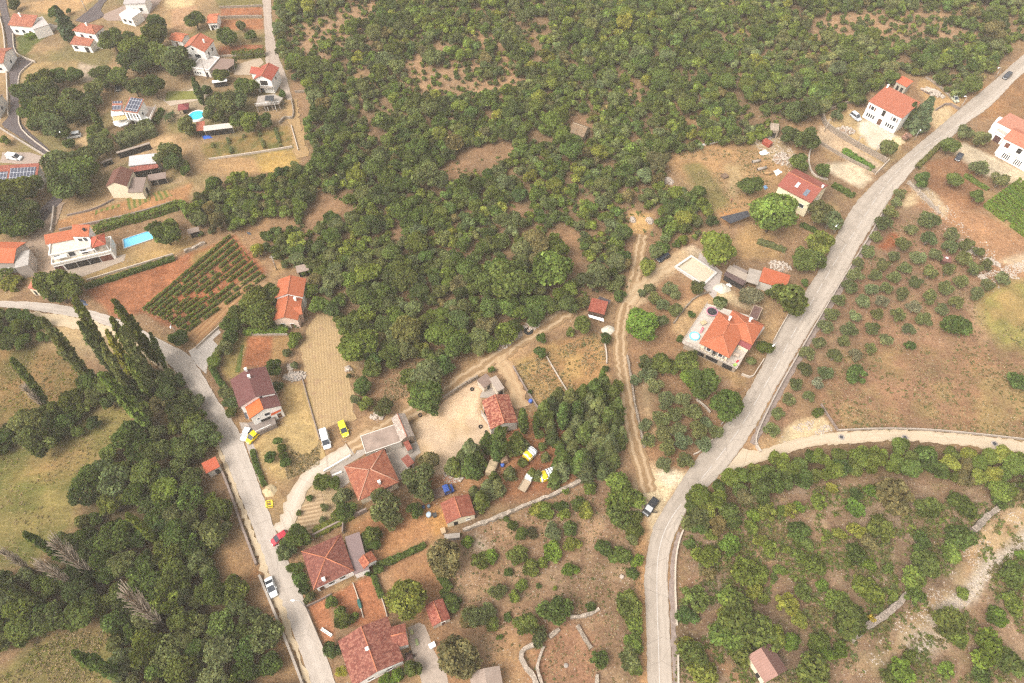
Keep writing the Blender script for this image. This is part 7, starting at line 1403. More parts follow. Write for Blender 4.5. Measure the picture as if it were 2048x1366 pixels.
# white truck / trailer near the grove, covered trailers, striped covers
def trailer(label, a, b, wdt, hgt, m, name='covered_trailer', cat='trailer', ridge=.25):
    c, an, L = frame_at(a, b, hgt); e = empty(name, c, an); tag(e, label, cat); h = L / 2; w_ = wdt / 2
    bm = bmesh.new(); rows = []
    for i in range(9):
        x = -h + L * i / 8; sag = .06 * math.sin(i * 2.1); k = .9 if i in (0, 8) else 1
        rows.append([bm.verts.new((x, -w_ * k, .5)), bm.verts.new((x, -w_ * k, hgt - .25 + sag)), bm.verts.new((x, -w_ * .6 * k, hgt + sag)), bm.verts.new((x, 0, hgt + ridge * .4 + sag)), bm.verts.new((x, w_ * .6 * k, hgt + sag * .5)), bm.verts.new((x, w_ * k, hgt - .25)), bm.verts.new((x, w_ * k, .5))])
    for p, q in zip(rows, rows[1:]):
        for k in range(6): bm.faces.new((p[k], p[k + 1], q[k + 1], q[k]))
    bm.faces.new(rows[0]); bm.faces.new(rows[-1])
    bmesh.ops.recalc_face_normals(bm, faces=bm.faces); uvl = bm.loops.layers.uv.new('UVMap')
    for f in bm.faces:
        for l in f.loops: l[uvl].uv = (l.vert.co.x, l.vert.co.y)
    bm_link('cover', bm, m, e); bm = bmesh.new(); box(bm, -h, h, -w_ * .8, w_ * .8, .4, .495); box(bm, h, h + 1.0, -.06, .06, .42, .49); bm_link('chassis', bm, plain('dark_frame', (.05, .05, .05)), e); wheels(e, (-.3,), w_ * .9, .33); return e
tarp = plain('beige_tarpaulin', A(220, 194, 156), .85, .14, 1.2)
trailer('beige tarpaulin-covered trailer under the cypresses', (978, 946), (989, 919), 2.0, 2.1, tarp); trailer('smaller beige covered trailer half behind the cypress', (1010, 922), (1004, 906), 1.8, 1.8, plain('beige_tarpaulin', A(206, 166, 132), .85, .14, 1.2))
strp = rowm('striped_cover', (.82, .82, .8), (.03, .03, .035), .62, .66, .05, .0); ylw = plain('yellow_cover', (.75, .52, .02), .6, .1)
for a_, b_, lb in (((1052, 912), (1068, 896), 'yellow and white machine with black-striped cover below the farm barn'), ((1080, 952), (1110, 940), 'larger yellow and white black-striped machine at the grove clearing')):
    e = trailer(lb, a_, b_, 2.3, 1.9, strp, 'farm_machine', 'machine', .5); h = (e.children[0].dimensions.x if True else 0)
    L_ = frame_at(a_, b_, 2.0)[2]; bm = bmesh.new(); loft(bm, [(-L_ / 2 - .2, .9, .5, 1.7, .65), (-L_ / 2 + L_ * .15, 1.2, .5, 2.1, .8), (-L_ / 2 + L_ * .38, 1.2, .5, 2.15, .8), (-L_ / 2 + L_ * .42, 1.15, .5, 2.05, .75)]); bm_link('hood', bm, ylw, e)
c, a, _ = frame_at((1047, 973), (1058, 955), 1.2); e = empty('small_truck', c, a); tag(e, 'small white truck half hidden by conifers above the white stone wall', 'truck'); bm = bmesh.new(); loft(bm, [(.7, .85, .4, 1.9, .78), (1.7, .88, .4, 1.95, .8), (2.1, .85, .45, 1.1, .75)]); bm_link('cab', bm, paint('car_paint', WHT), e); bm = bmesh.new(); box(bm, -2.2, .65, -.95, .95, .7, .8); box(bm, -2.2, .65, -.95, -.9, .803, 1.2); box(bm, -2.2, .65, .9, .95, .803, 1.2); bm_link('flat_bed', bm, plain('bed_planks', A(214, 190, 160), .9), e); wheels(e, (-1.5, 1.4), .88, .34)

# ---------------------------------------------------------------- street lamps and poles
def lamp(top, base, label, arm=True, hgt=None, steel=True):
    b = P(*base); best = min((abs(proj((b.x, b.y, z))[1] - top[1]), z) for z in np.arange(3.5, 10, .1)); z = best[1] if hgt is None else hgt; z = min(max(z, 4.5), 9.5)
    t = P(top[0], top[1], z); dv = Vector((t.x - b.x, t.y - b.y, 0)); dv = dv.normalized() * min(dv.length, 1.6) if dv.length > .05 else Vector((.6, 0, 0))
    e = empty('street_lamp' if arm else 'utility_pole', b); tag(e, label, 'street lamp' if arm else 'pole', 'street lamps' if arm else 'utility poles')
    bm = bmesh.new(); m = STEEL if steel else plain('pole_concrete', A(214, 200, 186), .9)
    if arm: tube(bm, [(0, 0, 0), (0, 0, z * .5), (0, 0, z - .4), tuple(dv * .35 + Vector((0, 0, z))), tuple(dv + Vector((0, 0, z + .1)))], [.09, .075, .06, .05, .04], 8)
    else: tube(bm, [(0, 0, 0), (0, 0, z)], [.17, .11], 8); box(bm, -.7, .7, -.06, .06, z - .55, z - .43)
    bm_link('pole', bm, m, e)
    if arm:
        bm = bmesh.new(); W_ = Matrix.Translation(dv + Vector((0, 0, z + .1))) @ Matrix.Rotation(math.atan2(dv.y, dv.x), 4, 'Z'); loft(bm, [(-.1, .1, -.06, .06, .07), (.2, .17, -.07, .1, .12), (.6, .15, -.06, .08, .1), (.75, .08, -.03, .04, .05)])
        for v in bm.verts: v.co = W_ @ v.co
        bm_link('lamp_head', bm, plain('white_lamp_housing', (.8, .8, .78), .5, .04), e)
for t, b, lb, *k in [((539, 512), (554, 540), 'concrete utility pole above the double orange-roofed house', False), ((128, 577), (149, 604), 'pole with lamp beside the walnut at the village road bend', True), ((1658, 238), (1649, 263), 'tall white pole at the upper end of the stone retaining wall', False), ((1720, 277), (1712, 294), 'white pole at the middle of the stone retaining wall', False), ((1754, 297), (1747, 312), 'white pole near the lower end of the stone retaining wall', False),
  ((1841, 260), (1828, 280), 'street lamp beside the pinkish bush of the big white house', True), ((1932, 193), (1919, 219), 'street lamp beside the wrecked car', True), ((1998, 136), (1990, 156), 'street lamp at the roadside left of the moving dark car', True), ((341, 653), (354, 668), 'street lamp over the round bush at the foot of the ploughed rows', True), ((589, 1201), (613, 1216), 'street lamp leaning over the village road by the garden wall', True), ((1548, 690), (1544, 703), 'street lamp beside the dark bush at the orange double roof', True), ((1465, 834), (1458, 851), 'street lamp under the round walnut at the main road', True), ((1673, 452), (1667, 468), 'street lamp beside the wide mouth of the main road shoulder', True), ((121, 267), (131, 281), 'twin-armed village lamp left of the white van among trees', True), ((262, 132), (271, 152), 'lamp between the dark round trees behind the solar panel house', True), ((162, 0), (174, 23), 'slim pole beside the upper branch of the dark lane', False), ((410, 118), (416, 158), 'slim pole in front of the tall white gable house', False)]:
    lamp(t, b, lb, k[0], steel=k[0])

# ---------------------------------------------------------------- pools, play things, heaps
def simple(name, label, cat, loc, rz=0, group=None): e = empty(name, loc, rz); tag(e, label, cat, group); return e
def waterm(col):
    t = NT('pool_water'); b = t.noise(1.5, t.pos(), 2); return t.finish(col, .08, bump=b, bstr=.1, bdist=.05, spec=.5)
def qpool(name, label, px, m_in, m_rim, depth=.5, rim=.35, wm=None, z=.1):
    Q = [P(*p) for p in px]; c = sum(Q, Vector()) / 4; e = simple(name, label, 'pool', c); q = [p - c for p in Q]; inn = [p * (1 - rim / p.length) for p in q]; V = Vector((0, 0, 1))
    bm = bmesh.new()
    for i in range(4):
        j = (i + 1) % 4; bm.faces.new([bm.verts.new(v) for v in (q[i] + V * z, q[j] + V * z, inn[j] + V * z, inn[i] + V * z)]); bm.faces.new([bm.verts.new(v) for v in (q[i], q[j], q[j] + V * z, q[i] + V * z)])
    bm_link('rim', bm, m_rim, e); bm = bmesh.new(); k = .045
    for i in range(4): j = (i + 1) % 4; bm.faces.new([bm.verts.new(v) for v in (inn[i] + V * z, inn[j] + V * z, inn[j] * .97 + V * k, inn[i] * .97 + V * k)])
    bm.faces.new([bm.verts.new(v * .97 + V * k) for v in inn]); bm_link('basin', bm, m_in, e)
    if wm: bm = bmesh.new(); f = bm.faces.new([bm.verts.new(v * .985 + V * (z * .6)) for v in inn]); bm_link('water', bm, wm, e)
    return e
qpool('swimming_pool', 'long rectangular blue swimming pool beside the villa', [(248, 499), (313, 477), (298, 463), (245, 480)], plain('pool_tiles', (.16, .5, .68), .5, .05), plain('pool_edge', A(232, 222, 212), .8), wm=None, z=.35)
qpool('empty_pool', 'empty white concrete pool under construction beside the dark blue car', [(1348, 536), (1407, 574), (1434, 548), (1381, 513)], plain('bare_pool_lining', A(238, 220, 192), .8, .08), plain('white_pool_edge', A(248, 240, 232), .8, .04), rim=.8, z=.75)
def roundthing(name, label, cat, px, py, rad, z, build): p = P(px, py, z); e = simple(name, label, cat, p); build(e, rad); return e
def splash(e, r):
    bm = bmesh.new(); lathe(bm, [(r * .8, .02), (r * .82, .3), (r * .9, .42), (r, .35), (r, .05)], 32); bm_link('ring', bm, paint('pool_vinyl', (.12, .5, .68), .4), e, smooth=True)
    bm = bmesh.new(); rr = lathe(bm, [(.01, .2), (r * .8, .2)], 32); bm_link('water', bm, waterm((.45, .72, .78)), e)
roundthing('paddling_pool', 'round light blue paddling pool on the terrace of the orange double roof', 'pool', 1389, 673, 1.35, 2.605, splash)
def rpool(e, r):
    bm = bmesh.new(); lathe(bm, [(r * .98, .3), (r, .8), (r * 1.12, .8), (r * 1.12, 0)], 36); bm_link('wall', bm, WHITE, e, smooth=True); bm = bmesh.new(); lathe(bm, [(.01, .68), (r * .98, .68)], 36); bm_link('water', bm, waterm((.03, .42, .62)), e)
roundthing('round_pool', 'round bright blue garden pool beside the maroon gazebo', 'pool', 395, 234, 2.6, 0, rpool)
def tramp(e, r):
    bm = bmesh.new(); lathe(bm, [(.01, .85), (r * .82, .85)], 32); bm_link('mat', bm, plain('black_mat', (.03, .028, .03)), e)
    bm = bmesh.new(); lathe(bm, [(r * .82, .86), (r * .83, .93), (r, .93), (r, .86)], 32); bm_link('pad', bm, plain('pink_pad', A(224, 150, 170), .7), e, smooth=True)
    for k in range(4):
        bm = bmesh.new(); a = k * 1.571 + .4; tube(bm, [(r * .9 * math.cos(a), r * .9 * math.sin(a), .86), (r * math.cos(a), r * math.sin(a), 0)], .03, 6); bm_link('leg', bm, STEEL, e)
roundthing('trampoline', 'round black trampoline with pink edge pad on the terrace', 'trampoline', 1423, 627, 1.55, 2.605, tramp)
# terrace furniture and toys
def table(px, py, z, label, m, w_=1.6, d_=.9, rz=.5, hgt=.74):
    e = simple('garden_table', label, 'table', P(px, py, z), rz); bm = bmesh.new(); box(bm, -w_ / 2, w_ / 2, -d_ / 2, d_ / 2, hgt - .06, hgt); bm_link('tabletop', bm, m, e)
    for sx in (-1, 1):
        for sy in (-1, 1): bm = bmesh.new(); box(bm, sx * (w_ / 2 - .08) - .03, sx * (w_ / 2 - .08) + .03, sy * (d_ / 2 - .08) - .03, sy * (d_ / 2 - .08) + .03, 0, hgt - .062); bm_link('leg', bm, m, e)
table(1406, 648, 2.605, 'beige table on the terrace behind the paddling pool', plain('beige_top', A(234, 206, 162)), 1.6, 1.2)
table(1471, 712, 2.605, 'pale pinkish table on the lower terrace corner', plain('pale_top', A(236, 208, 186)), 1.6, 1.0, -.5)
def toy(px, py, z, label, m, parts, name='toy', cat='toy'):
    e = simple(name, label, cat, P(px, py, z), .6)
    for nm, bx in parts: bm = bmesh.new(); box(bm, *bx); bmesh.ops.bevel(bm, geom=bm.edges[:], offset=.04, segments=2, affect='EDGES'); bm_link(nm, bm, m, e)
redp = paint('red_plastic', (.6, .03, .05), .4)
e = simple('toy_slide', 'little red toy slide beside the paddling pool', 'toy', P(1403, 662, 2.605), 1.0); bm = bmesh.new(); loft(bm, [(-.8, .25, .0, .12, .22), (.3, .25, .75, .87, .22), (.6, .25, .75, .87, .22)]); bm_link('chute', bm, redp, e); bm = bmesh.new(); box(bm, .5, .62, -.25, -.18, 0, .745); box(bm, .5, .62, .18, .25, 0, .745); box(bm, .5, .62, -.18, .18, .3, .36); bm_link('ladder', bm, redp, e)
toy(1474, 724, 2.605, 'red toy car on the lower terrace corner', redp, [('seat', (-.35, .35, -.2, .2, .15, .4)), ('handle', (.2, .3, -.2, .2, .4, .7))], 'toy_car'); toy(1470, 730, 2.605, 'lime green sandbox cover at the terrace edge', plain('lime_plastic', (.35, .6, .08), .5), [('tray', (-.45, .45, -.4, .4, .0, .2)), ('lid', (-.4, .4, -.35, .35, .2, .28))], 'sandbox')
# tyres
def tyre(px, py, r, label, name='tyre'):
    e = simple(name, label, 'tyre', P(px, py)); bm = bmesh.new(); lathe(bm, [(r * .55, .05), (r * .6, .0), (r * .95, .0), (r, .08), (r, .28), (r * .95, .36), (r * .6, .36), (r * .55, .3), (r * .55, .05)], 24); bm_link('tread', bm, RUBBER, e, smooth=True)
    if r > .9: bm = bmesh.new(); lathe(bm, [(r * .3, .12), (r * .52, .12), (r * .52, .2), (r * .3, .2)], 20); bm_link('inner_ring', bm, RUBBER, e)
tyre(1057, 663, 1.25, 'big black tractor tyre lying on the white rubble heap'); tyre(944, 779, .5, 'tyre lying at the top of the sandy farmyard'); tyre(961, 854, .5, 'tyre lying in front of the mottled barn'); tyre(840, 831, .5, 'tyre lying by the shady tree of the farmyard'); tyre(972, 864, .35, 'small tyre at the corner of the mottled barn near the cypresses')
# blue barrels and crates
def barrel(px, py, label, col=(.05, .12, .42), r=.35, h=.9):
    e = simple('barrel', label, 'barrel', P(px, py)); bm = bmesh.new(); lathe(bm, [(.01, 0), (r * .92, 0), (r, .1), (r, h * .45), (r * 1.04, h * .5), (r, h * .55), (r, h - .08), (r * .9, h)], 18); m = paint('plastic_barrel', col, .5); bm_link('body', bm, m, e, smooth=True); bm = bmesh.new(); lathe(bm, [(.01, h + .02), (r * .85, h + .02), (r * .9, h)], 18); bm_link('lid', bm, m, e)
barrel(1061, 804, 'blue barrel beside the grey wall of the dry meadow', r=.5); barrel(1005, 932, 'blue barrel on the red ground near the covered trailers', r=.45); barrel(847, 1016, 'dark blue barrel beside the bush in the junk yard', (.03, .07, .18)); barrel(858, 1014, 'grey-blue barrel in the junk yard by the outbuilding', (.12, .16, .2)); barrel(858, 1031, 'pale grey-blue water drum in the junk yard', (.35, .42, .48), .6)
e = simple('steel_crate', 'square yellow steel frame standing on the verge of the village road', 'frame', P(540, 1010), .2); yp = paint('yellow_paint', (.75, .6, .02), .5)
for z_ in (.05, .95):
    bm = bmesh.new(); box(bm, -.7, .7, -.7, -.58, z_, z_ + .1); box(bm, -.7, .7, .58, .7, z_, z_ + .1); box(bm, -.7, -.58, -.58, .58, z_, z_ + .1); box(bm, .58, .7, -.58, .58, z_, z_ + .1); bm_link('ring', bm, yp, e)
for sx in (-1, 1):
    for sy in (-1, 1): bm = bmesh.new(); box(bm, sx * .64 - .06, sx * .64 + .06, sy * .64 - .06, sy * .64 + .06, .152, .948); bm_link('post', bm, yp, e)
def heap(px, py, r, label, m, stones=0, hgt=.8, sx=1.0, rz=0.0, name='rubble_heap', cat='heap', ssz=.3):
    p = P(px, py); Rm = r / pxm(px, py); e = simple(name, label, cat, p, rz); rd = random.Random(int(px * 3 + py)); bm = bmesh.new()
    n = 18; rings = []
    for i in range(6):
        f = i / 5; rings.append([bm.verts.new((Rm * sx * (1 - f) * (1 + .12 * rd.gauss(0, 1)) * math.cos(6.283 * k / n) + .01, Rm * (1 - f) * (1 + .12 * rd.gauss(0, 1)) * math.sin(6.283 * k / n), hgt * math.sin(f * 1.57) * (1 + .15 * rd.gauss(0, 1)) if i else 0.0)) for k in range(n)])
    for a, b in zip(rings, rings[1:]):
        for k in range(n): bm.faces.new((a[k], a[(k + 1) % n], b[(k + 1) % n], b[k]))
    bm_link('mound', bm, m, e, smooth=not stones)
    if stones:
        bm = bmesh.new()
        for k in range(stones):
            a = rd.uniform(0, 6.283); q = rd.random() ** .6; x_, y_ = Rm * sx * q * math.cos(a) * 1.08, Rm * q * math.sin(a) * 1.08; s = ssz * rd.uniform(.5, 1.3)
            W_ = Matrix.Translation((x_, y_, hgt * math.cos(min(1, q) * 1.57) + s * .2)) @ Matrix.Rotation(rd.uniform(0, 6), 4, 'Z') @ Matrix.Rotation(rd.uniform(-.6, .6), 4, 'X'); bmesh.ops.create_icosphere(bm, subdivisions=1, radius=s, matrix=W_ @ Matrix.Diagonal((1, rd.uniform(.6, 1), rd.uniform(.5, .8), 1)))
        o = bm_link('stones', bm, STN, e); o['kind'] = 'stuff' if stones > 100 else ''
        if stones <= 100: del o['kind']
    return e
STN = plain('limestone', A(220, 202, 184), .9, .2, 1.2); STD = plain('earthy_rubble', A(190, 160, 134), .95, .25)
heap(1004, 689, 13, 'white rubble heap at the edge of the wood, lower left one', STD, 150, .7, 1.5, .5); heap(1027, 671, 12, 'white rubble heap at the edge of the wood, between two others', STD, 140, .7, 1.5, .5); heap(1064, 651, 12, 'white rubble heap at the edge of the wood, behind the big tyre', STD, 140, .8, 1.4, .5)
SAND = plain('white_sand', A(250, 238, 216), .95, .06); SANDY = plain('yellow_sand', A(240, 214, 168), .95, .1)
heap(1217, 660, 11, 'white heap of sand beside the cart track and red shed', SAND, 0, .8, 1.2); heap(540, 981, 13, 'pale sand heap on the verge above the yellow frame', SANDY, 0, .9, 1.1); heap(1443, 577, 15, 'large white sand heap in front of the sheet-roofed sheds', SAND, 0, 1.1, 1.1); heap(1457, 571, 5, 'small white pallet-sized block pile beside the large white sand heap', WHITE, 0, .6, 1.2)
heap(1691, 262, 14, 'pile of white boulders on the forecourt of the big white house', STD, 90, .6, 1.2, .3, ssz=.4); heap(1797, 281, 12, 'yellowish gravel heap beside the road at the big white house', SANDY, 0, .8, 1.4, .6); heap(1564, 318, 16, 'scattered stone rubble at the edge of the hillside field', STD, 90, .6, 1.2, 1.0, ssz=.4); heap(1530, 272, 13, 'stone rubble slope below the stone vault', STD, 90, .6, 1.0, 1.0, ssz=.4); heap(1299, 442, 9, 'reddish rubble bank right of the yellow clearing', plain('reddish_rubble', A(190, 136, 110), .95), 80, .7, .8, 0, ssz=.35); heap(1265, 440, 7, 'reddish rubble bank left of the yellow clearing', plain('reddish_rubble', A(190, 136, 110), .95), 60, .7, .7, 0, ssz=.35)
heap(1335, 362, 12, 'grey stone bank at the left edge of the hillside field', plain('reddish_rubble', A(170, 134, 116), .95), 90, .7, .8, .8, ssz=.35); heap(1577, 548, 0.1, 'x', STD) if False else None
heap(1560, 533, 14, 'rocky outcrop above the orange-roofed outbuilding', STD, 80, .7, 1.5, -.4, ssz=.45); heap(590, 753, 12, 'grey stone heap between the round bush and the stubble field', plain('grey_rubble', A(200, 190, 180), .95), 100, .6, 1.8, .1); heap(580, 735, 8, 'grey rubble strip above the stone heap of the stubble field', plain('grey_rubble', A(196, 180, 168), .95), 70, .4, .6, .6); heap(755, 833, 9, 'heap of limestone blocks beside the cart track entrance', STD, 60, .7, 1.5, .2, ssz=.45); heap(697, 738, 6, 'small white rock pile beside the stubble field', STD, 30, .5, 1, 0, ssz=.4)
heap(905, 955, 14, 'litter of broken tiles and pale rubble on the red yard', plain('reddish_rubble', A(196, 140, 110), .95), 90, .25, 1.5, 0, ssz=.22); heap(918, 956, 6, 'white scrap pile on the red yard', STD, 30, .4, 1.2, 0, ssz=.4); heap(1865, 186, 22, 'long heap of junk and timber along the rough stone wall', plain('dark_rubble', A(130, 104, 92), .95), 100, .8, .45, .9, ssz=.6); heap(1940, 503, 10, 'white stones at the right rim of the olive grove', STD, 60, .3, .8, .5, ssz=.35); heap(1966, 556, 9, 'pile of white stones under the last grove olives', STD, 60, .4, .7, .6, ssz=.35); heap(1985, 525, 14, 'long white rock outcrop at the right end of the olive grove', STD, 60, .4, .4, .8, ssz=.5)
# field clutter: pipes, pallet, container, tarps
def log(px0, px1, r, label, m, name='concrete_pipe', cat='pipe'):
    p, q = P(*px0), P(*px1); c = (p + q) / 2; e = simple(name, label, cat, c, math.atan2((q - p).y, (q - p).x)); L = (q - p).length / 2; bm = bmesh.new(); tube(bm, [(-L, 0, r), (L, 0, r)], r, 14); bm_link('barrel', bm, m, e); bm = bmesh.new(); tube(bm, [(-L - .01, 0, r), (-L - .005, 0, r)], r * .75, 12); tube(bm, [(L + .005, 0, r), (L + .01, 0, r)], r * .75, 12); bm_link('hollow_end', bm, DARKM, e)
log((1504, 326), (1520, 323), .45, 'grey concrete pipe on the hillside field, farther one', CONC); log((1514, 341), (1532, 337), .45, 'grey concrete pipe on the hillside field, nearer one', CONC); log((1527, 349), (1547, 347), .4, 'brown log lying beside the white tarpaulin heap', plain('tan_wood', A(214, 170, 120)), 'log', 'log')
def sheetpile(px, label, m, z=.5, name='tarpaulin'):
    Q = [P(*p) for p in px]; c = sum(Q, Vector()) / len(Q); e = simple(name, label, 'tarpaulin', c); rd = random.Random(int(px[0][0])); bm = bmesh.new(); n = 9; g = []
    for i in range(n):
        g.append([])
        for j in range(n):
            u, v = i / (n - 1), j / (n - 1); p = (Q[0] * (1 - u) + Q[1] * u) * (1 - v) + (Q[3] * (1 - u) + Q[2] * u) * v - c; h_ = z * math.sin(u * 3.14) * math.sin(v * 3.14) * rd.uniform(.4, 1.2); g[-1].append(bm.verts.new((p.x + rd.gauss(0, .1), p.y + rd.gauss(0, .1), .03 + h_)))
    for i in range(n - 1):
        for j in range(n - 1): bm.faces.new((g[i][j], g[i + 1][j], g[i + 1][j + 1], g[i][j + 1]))
    bm_link('sheet', bm, m, e, smooth=True)
sheetpile([(1517, 305), (1525, 312), (1538, 306), (1530, 299)], 'crumpled white tarpaulin on the hillside field', WHITE, .6); sheetpile([(1547, 343), (1553, 352), (1564, 344), (1556, 338)], 'white tarpaulin heap beside the brown log', WHITE, .5); sheetpile([(1526, 373), (1530, 380), (1536, 376), (1531, 370)], 'light blue tarpaulin under the tree in front of the skylight house', plain('blue_sheet', (.2, .38, .62), .6), .6); sheetpile([(147, 597), (168, 600), (176, 611), (155, 612)], 'grey-blue tarpaulin at the road edge below the walnut tree', plain('grey_blue_sheet', A(130, 138, 160), .6), .5); sheetpile([(404, 272), (420, 268), (424, 276), (408, 279)], 'bright blue tarpaulin under the white-roofed open shed', plain('blue_sheet', (.03, .1, .4), .6), .5); sheetpile([(600, 114), (610, 110), (613, 119), (604, 122)], 'pale tarpaulin in the scrub right of the grey lane', plain('cream_sheet', A(240, 220, 184), .8), .5); sheetpile([(493, 463), (501, 466), (503, 470), (495, 469)], 'dark sheet lying in the scrub meadow behind the vineyard', plain('dark_sheet', (.06, .065, .075), .8), .3); sheetpile([(930, 942), (948, 936), (950, 942), (935, 948)], 'blue-grey netting under the trees of the red yard', plain('grey_blue_sheet', A(120, 130, 170), .6), .3)
e = simple('container', 'rusty red steel container on the rubble edge of the hillside field', 'container', P(1533, 290), -.9); bm = bmesh.new(); box(bm, -1.5, 1.5, -.9, .9, 0, 1.6); bmesh.ops.bevel(bm, geom=bm.edges[:], offset=.08, segments=1, affect='EDGES'); bd = bm_link('body', bm, plain('rusty_red', (.3, .07, .045), .7, .3), e)
for k in range(6): bm = bmesh.new(); box(bm, -1.3 + k * .5, -1.2 + k * .5, -.96, -.903, .1, 1.5); bm_link('rib', bm, plain('rusty_red', (.3, .07, .045), .7, .3), bd)
e = simple('pallet_stack', 'stack of wooden pallets in the middle of the hillside field', 'pallets', P(1449, 354), .5)
for k in range(4):
    bm = bmesh.new()
    for j in range(5): box(bm, -1.0, 1.0, -.9 + j * .4, -.65 + j * .4, .12 + k * .2, .15 + k * .2)
    for j in (-.9, 0, .8): box(bm, j, j + .1, -.9, .95, .02 + k * .2, .119 + k * .2)
    bm_link('pallet', bm, plain('grey_wood', A(170, 140, 116), .9), e)
# garden set by the bottom house
e = simple('garden_table', 'round brown garden table on the patio of the bottom house', 'table', P(819, 1316), 0); bm = bmesh.new(); lathe(bm, [(.01, .74), (.75, .74), (.75, .69), (.01, .69)], 24); bm_link('tabletop', bm, plain('brown_top', A(150, 112, 104)), e); bm = bmesh.new(); tube(bm, [(0, 0, 0), (0, 0, .688)], .06, 8); bm_link('leg', bm, WOOD, e)
for k, (px_, py_, lb) in enumerate([(814, 1310, 'dark chair on the left of the round patio table'), (821, 1306, 'dark chair on the far side of the round patio table'), (828, 1312, 'dark chair on the right of the round patio table'), (823, 1326, 'white stool in front of the round patio table')]):
    e = simple('garden_chair', lb, 'chair', P(px_, py_), [2.6, 1.5, .4, 4.5][k], 'chairs around the patio table'); m = plain('dark_chair', (.045, .03, .03)) if k < 3 else WHITE; bm = bmesh.new(); box(bm, -.24, .24, -.24, .24, .42, .47); bm_link('seat', bm, m, e)
    if k < 3: bm = bmesh.new(); box(bm, .2, .25, -.24, .24, .472, .9); bm_link('backrest', bm, m, e)
    for sx in (-1, 1):
        for sy in (-1, 1): bm = bmesh.new(); tube(bm, [(sx * .2, sy * .2, 0), (sx * .2, sy * .2, .418)], .022, 6); bm_link('leg', bm, m, e)
def boxthing(px, py, w_, d_, h, rz, m, label, name, cat, lidm=None):
    e = simple(name, label, cat, P(px, py), rz); bm = bmesh.new(); box(bm, -w_ / 2, w_ / 2, -d_ / 2, d_ / 2, 0, h); bmesh.ops.bevel(bm, geom=bm.edges[:], offset=.05, segments=2, affect='EDGES'); bm_link('body', bm, m, e); bm = bmesh.new(); box(bm, -w_ / 2 - .04, w_ / 2 + .04, -d_ / 2 - .04, d_ / 2 + .04, h + .003, h + .07); bm_link('lid', bm, lidm or m, e)
boxthing(865, 1292, 1.2, .9, .7, .5, WHITE, 'white box bench on the concrete drive of the bottom house', 'storage_box', 'box'); boxthing(824, 1265, .5, .8, .5, .4, plain('yellow_green_box', A(214, 214, 150)), 'pale yellow planter at the hedge of the bottom house', 'planter', 'planter'); boxthing(834, 1285, .45, 1.2, .4, .3, plain('green_planter', A(176, 186, 130)), 'long pale green planter at the hedge of the bottom house', 'planter', 'planter'); boxthing(887, 1064, .9, 1.2, .9, .4, plain('tan_wood', A(222, 190, 150)), 'pale wooden crate below the two-tone outbuilding', 'crate', 'crate'); boxthing(870, 1032, .8, .8, .9, .2, plain('dark_metal', (.05, .05, .05)), 'dark metal box against the two-tone outbuilding', 'box', 'box')
# blue-green rolled net, long white trough
p, q = P(716, 1196), P(723, 1220); c = (p + q) / 2; e = simple('covered_boat', 'slim dark green rolled cover on the kerb of the red soil garden', 'cover', c, math.atan2((q - p).y, (q - p).x)); L = (q - p).length / 2; bm = bmesh.new(); loft(bm, [(-L, .05, 0, .2, .04), (-L * .6, .32, 0, .5, .2), (0, .4, 0, .6, .25), (L * .6, .32, 0, .5, .2), (L, .05, 0, .2, .04)]); bm_link('cover', bm, plain('dark_green_cover', (.03, .11, .09), .6), e); e.name = 'rolled_cover'
bm = bmesh.new(); tube(bm, [(-L * .5, 0, .55), (-L * .5, .42, .1)], .02, 5); tube(bm, [(L * .5, 0, .55), (L * .5, .42, .1)], .02, 5); bm_link('strap', bm, RUBBER, e)
p, q = P(643, 1258), P(664, 1272); c = (p + q) / 2; e = simple('trough', 'long white trough lying in the red soil garden by the road', 'trough', c, math.atan2((q - p).y, (q - p).x)); L = (q - p).length / 2; bm = bmesh.new(); box(bm, -L, L, -.28, -.2, 0, .4); box(bm, -L, L, .2, .28, 0, .4); box(bm, -L, L, -.2, .2, 0, .08); bm_link('shell', bm, WHITE, e); bm = bmesh.new(); box(bm, -L, L, -.03, .03, .32, .4); bm_link('rail', bm, STEEL, e)
# manholes, the disc on the bottom enclosure, boulder
for px_, py_, lb in ((1683, 874, 'dark manhole cover on the gravel track, first from the main road'), (1810, 875, 'dark manhole cover in a pale ring on the gravel track, middle one'), (1989, 887, 'dark manhole cover on the gravel track near the right edge')):
    e = simple('manhole', lb, 'manhole', P(px_, py_, .16), 0, 'manholes of the gravel track'); bm = bmesh.new(); lathe(bm, [(.01, .05), (.45, .05)], 20); bm_link('cover', bm, plain('iron', (.05, .05, .055), .6), e); bm = bmesh.new(); lathe(bm, [(.45, .05), (.46, .07), (.75, .06), (.8, .0)], 20); bm_link('collar', bm, CONC, e)
e = simple('well_cover', 'round white well cover on the bottom enclosure', 'well cover', P(1132, 1331)); bm = bmesh.new(); lathe(bm, [(.01, .22), (.42, .22), (.45, .18), (.45, 0)], 20); bm_link('lid', bm, CONC, e); bm = bmesh.new(); tube(bm, [(-.12, 0, .225), (-.12, 0, .3), (.12, 0, .3), (.12, 0, .225)], .02, 5); bm_link('handle', bm, STEEL, e)
e = simple('boulder', 'single pale boulder at the edge of the scrub plot by the road', 'boulder', P(1244, 1154)); bm = bmesh.new(); bmesh.ops.create_icosphere(bm, subdivisions=2, radius=.5)
for v in bm.verts: v.co *= 1 + .25 * (math.sin(v.co.x * 9) * math.cos(v.co.y * 7)); v.co.z *= .7; v.co.z += .25
bm_link('rock', bm, STN, e)
boxthing(688 / 1 + 0, 0, 1, 1, 1, 0, WHITE, '', '', '') if False else None
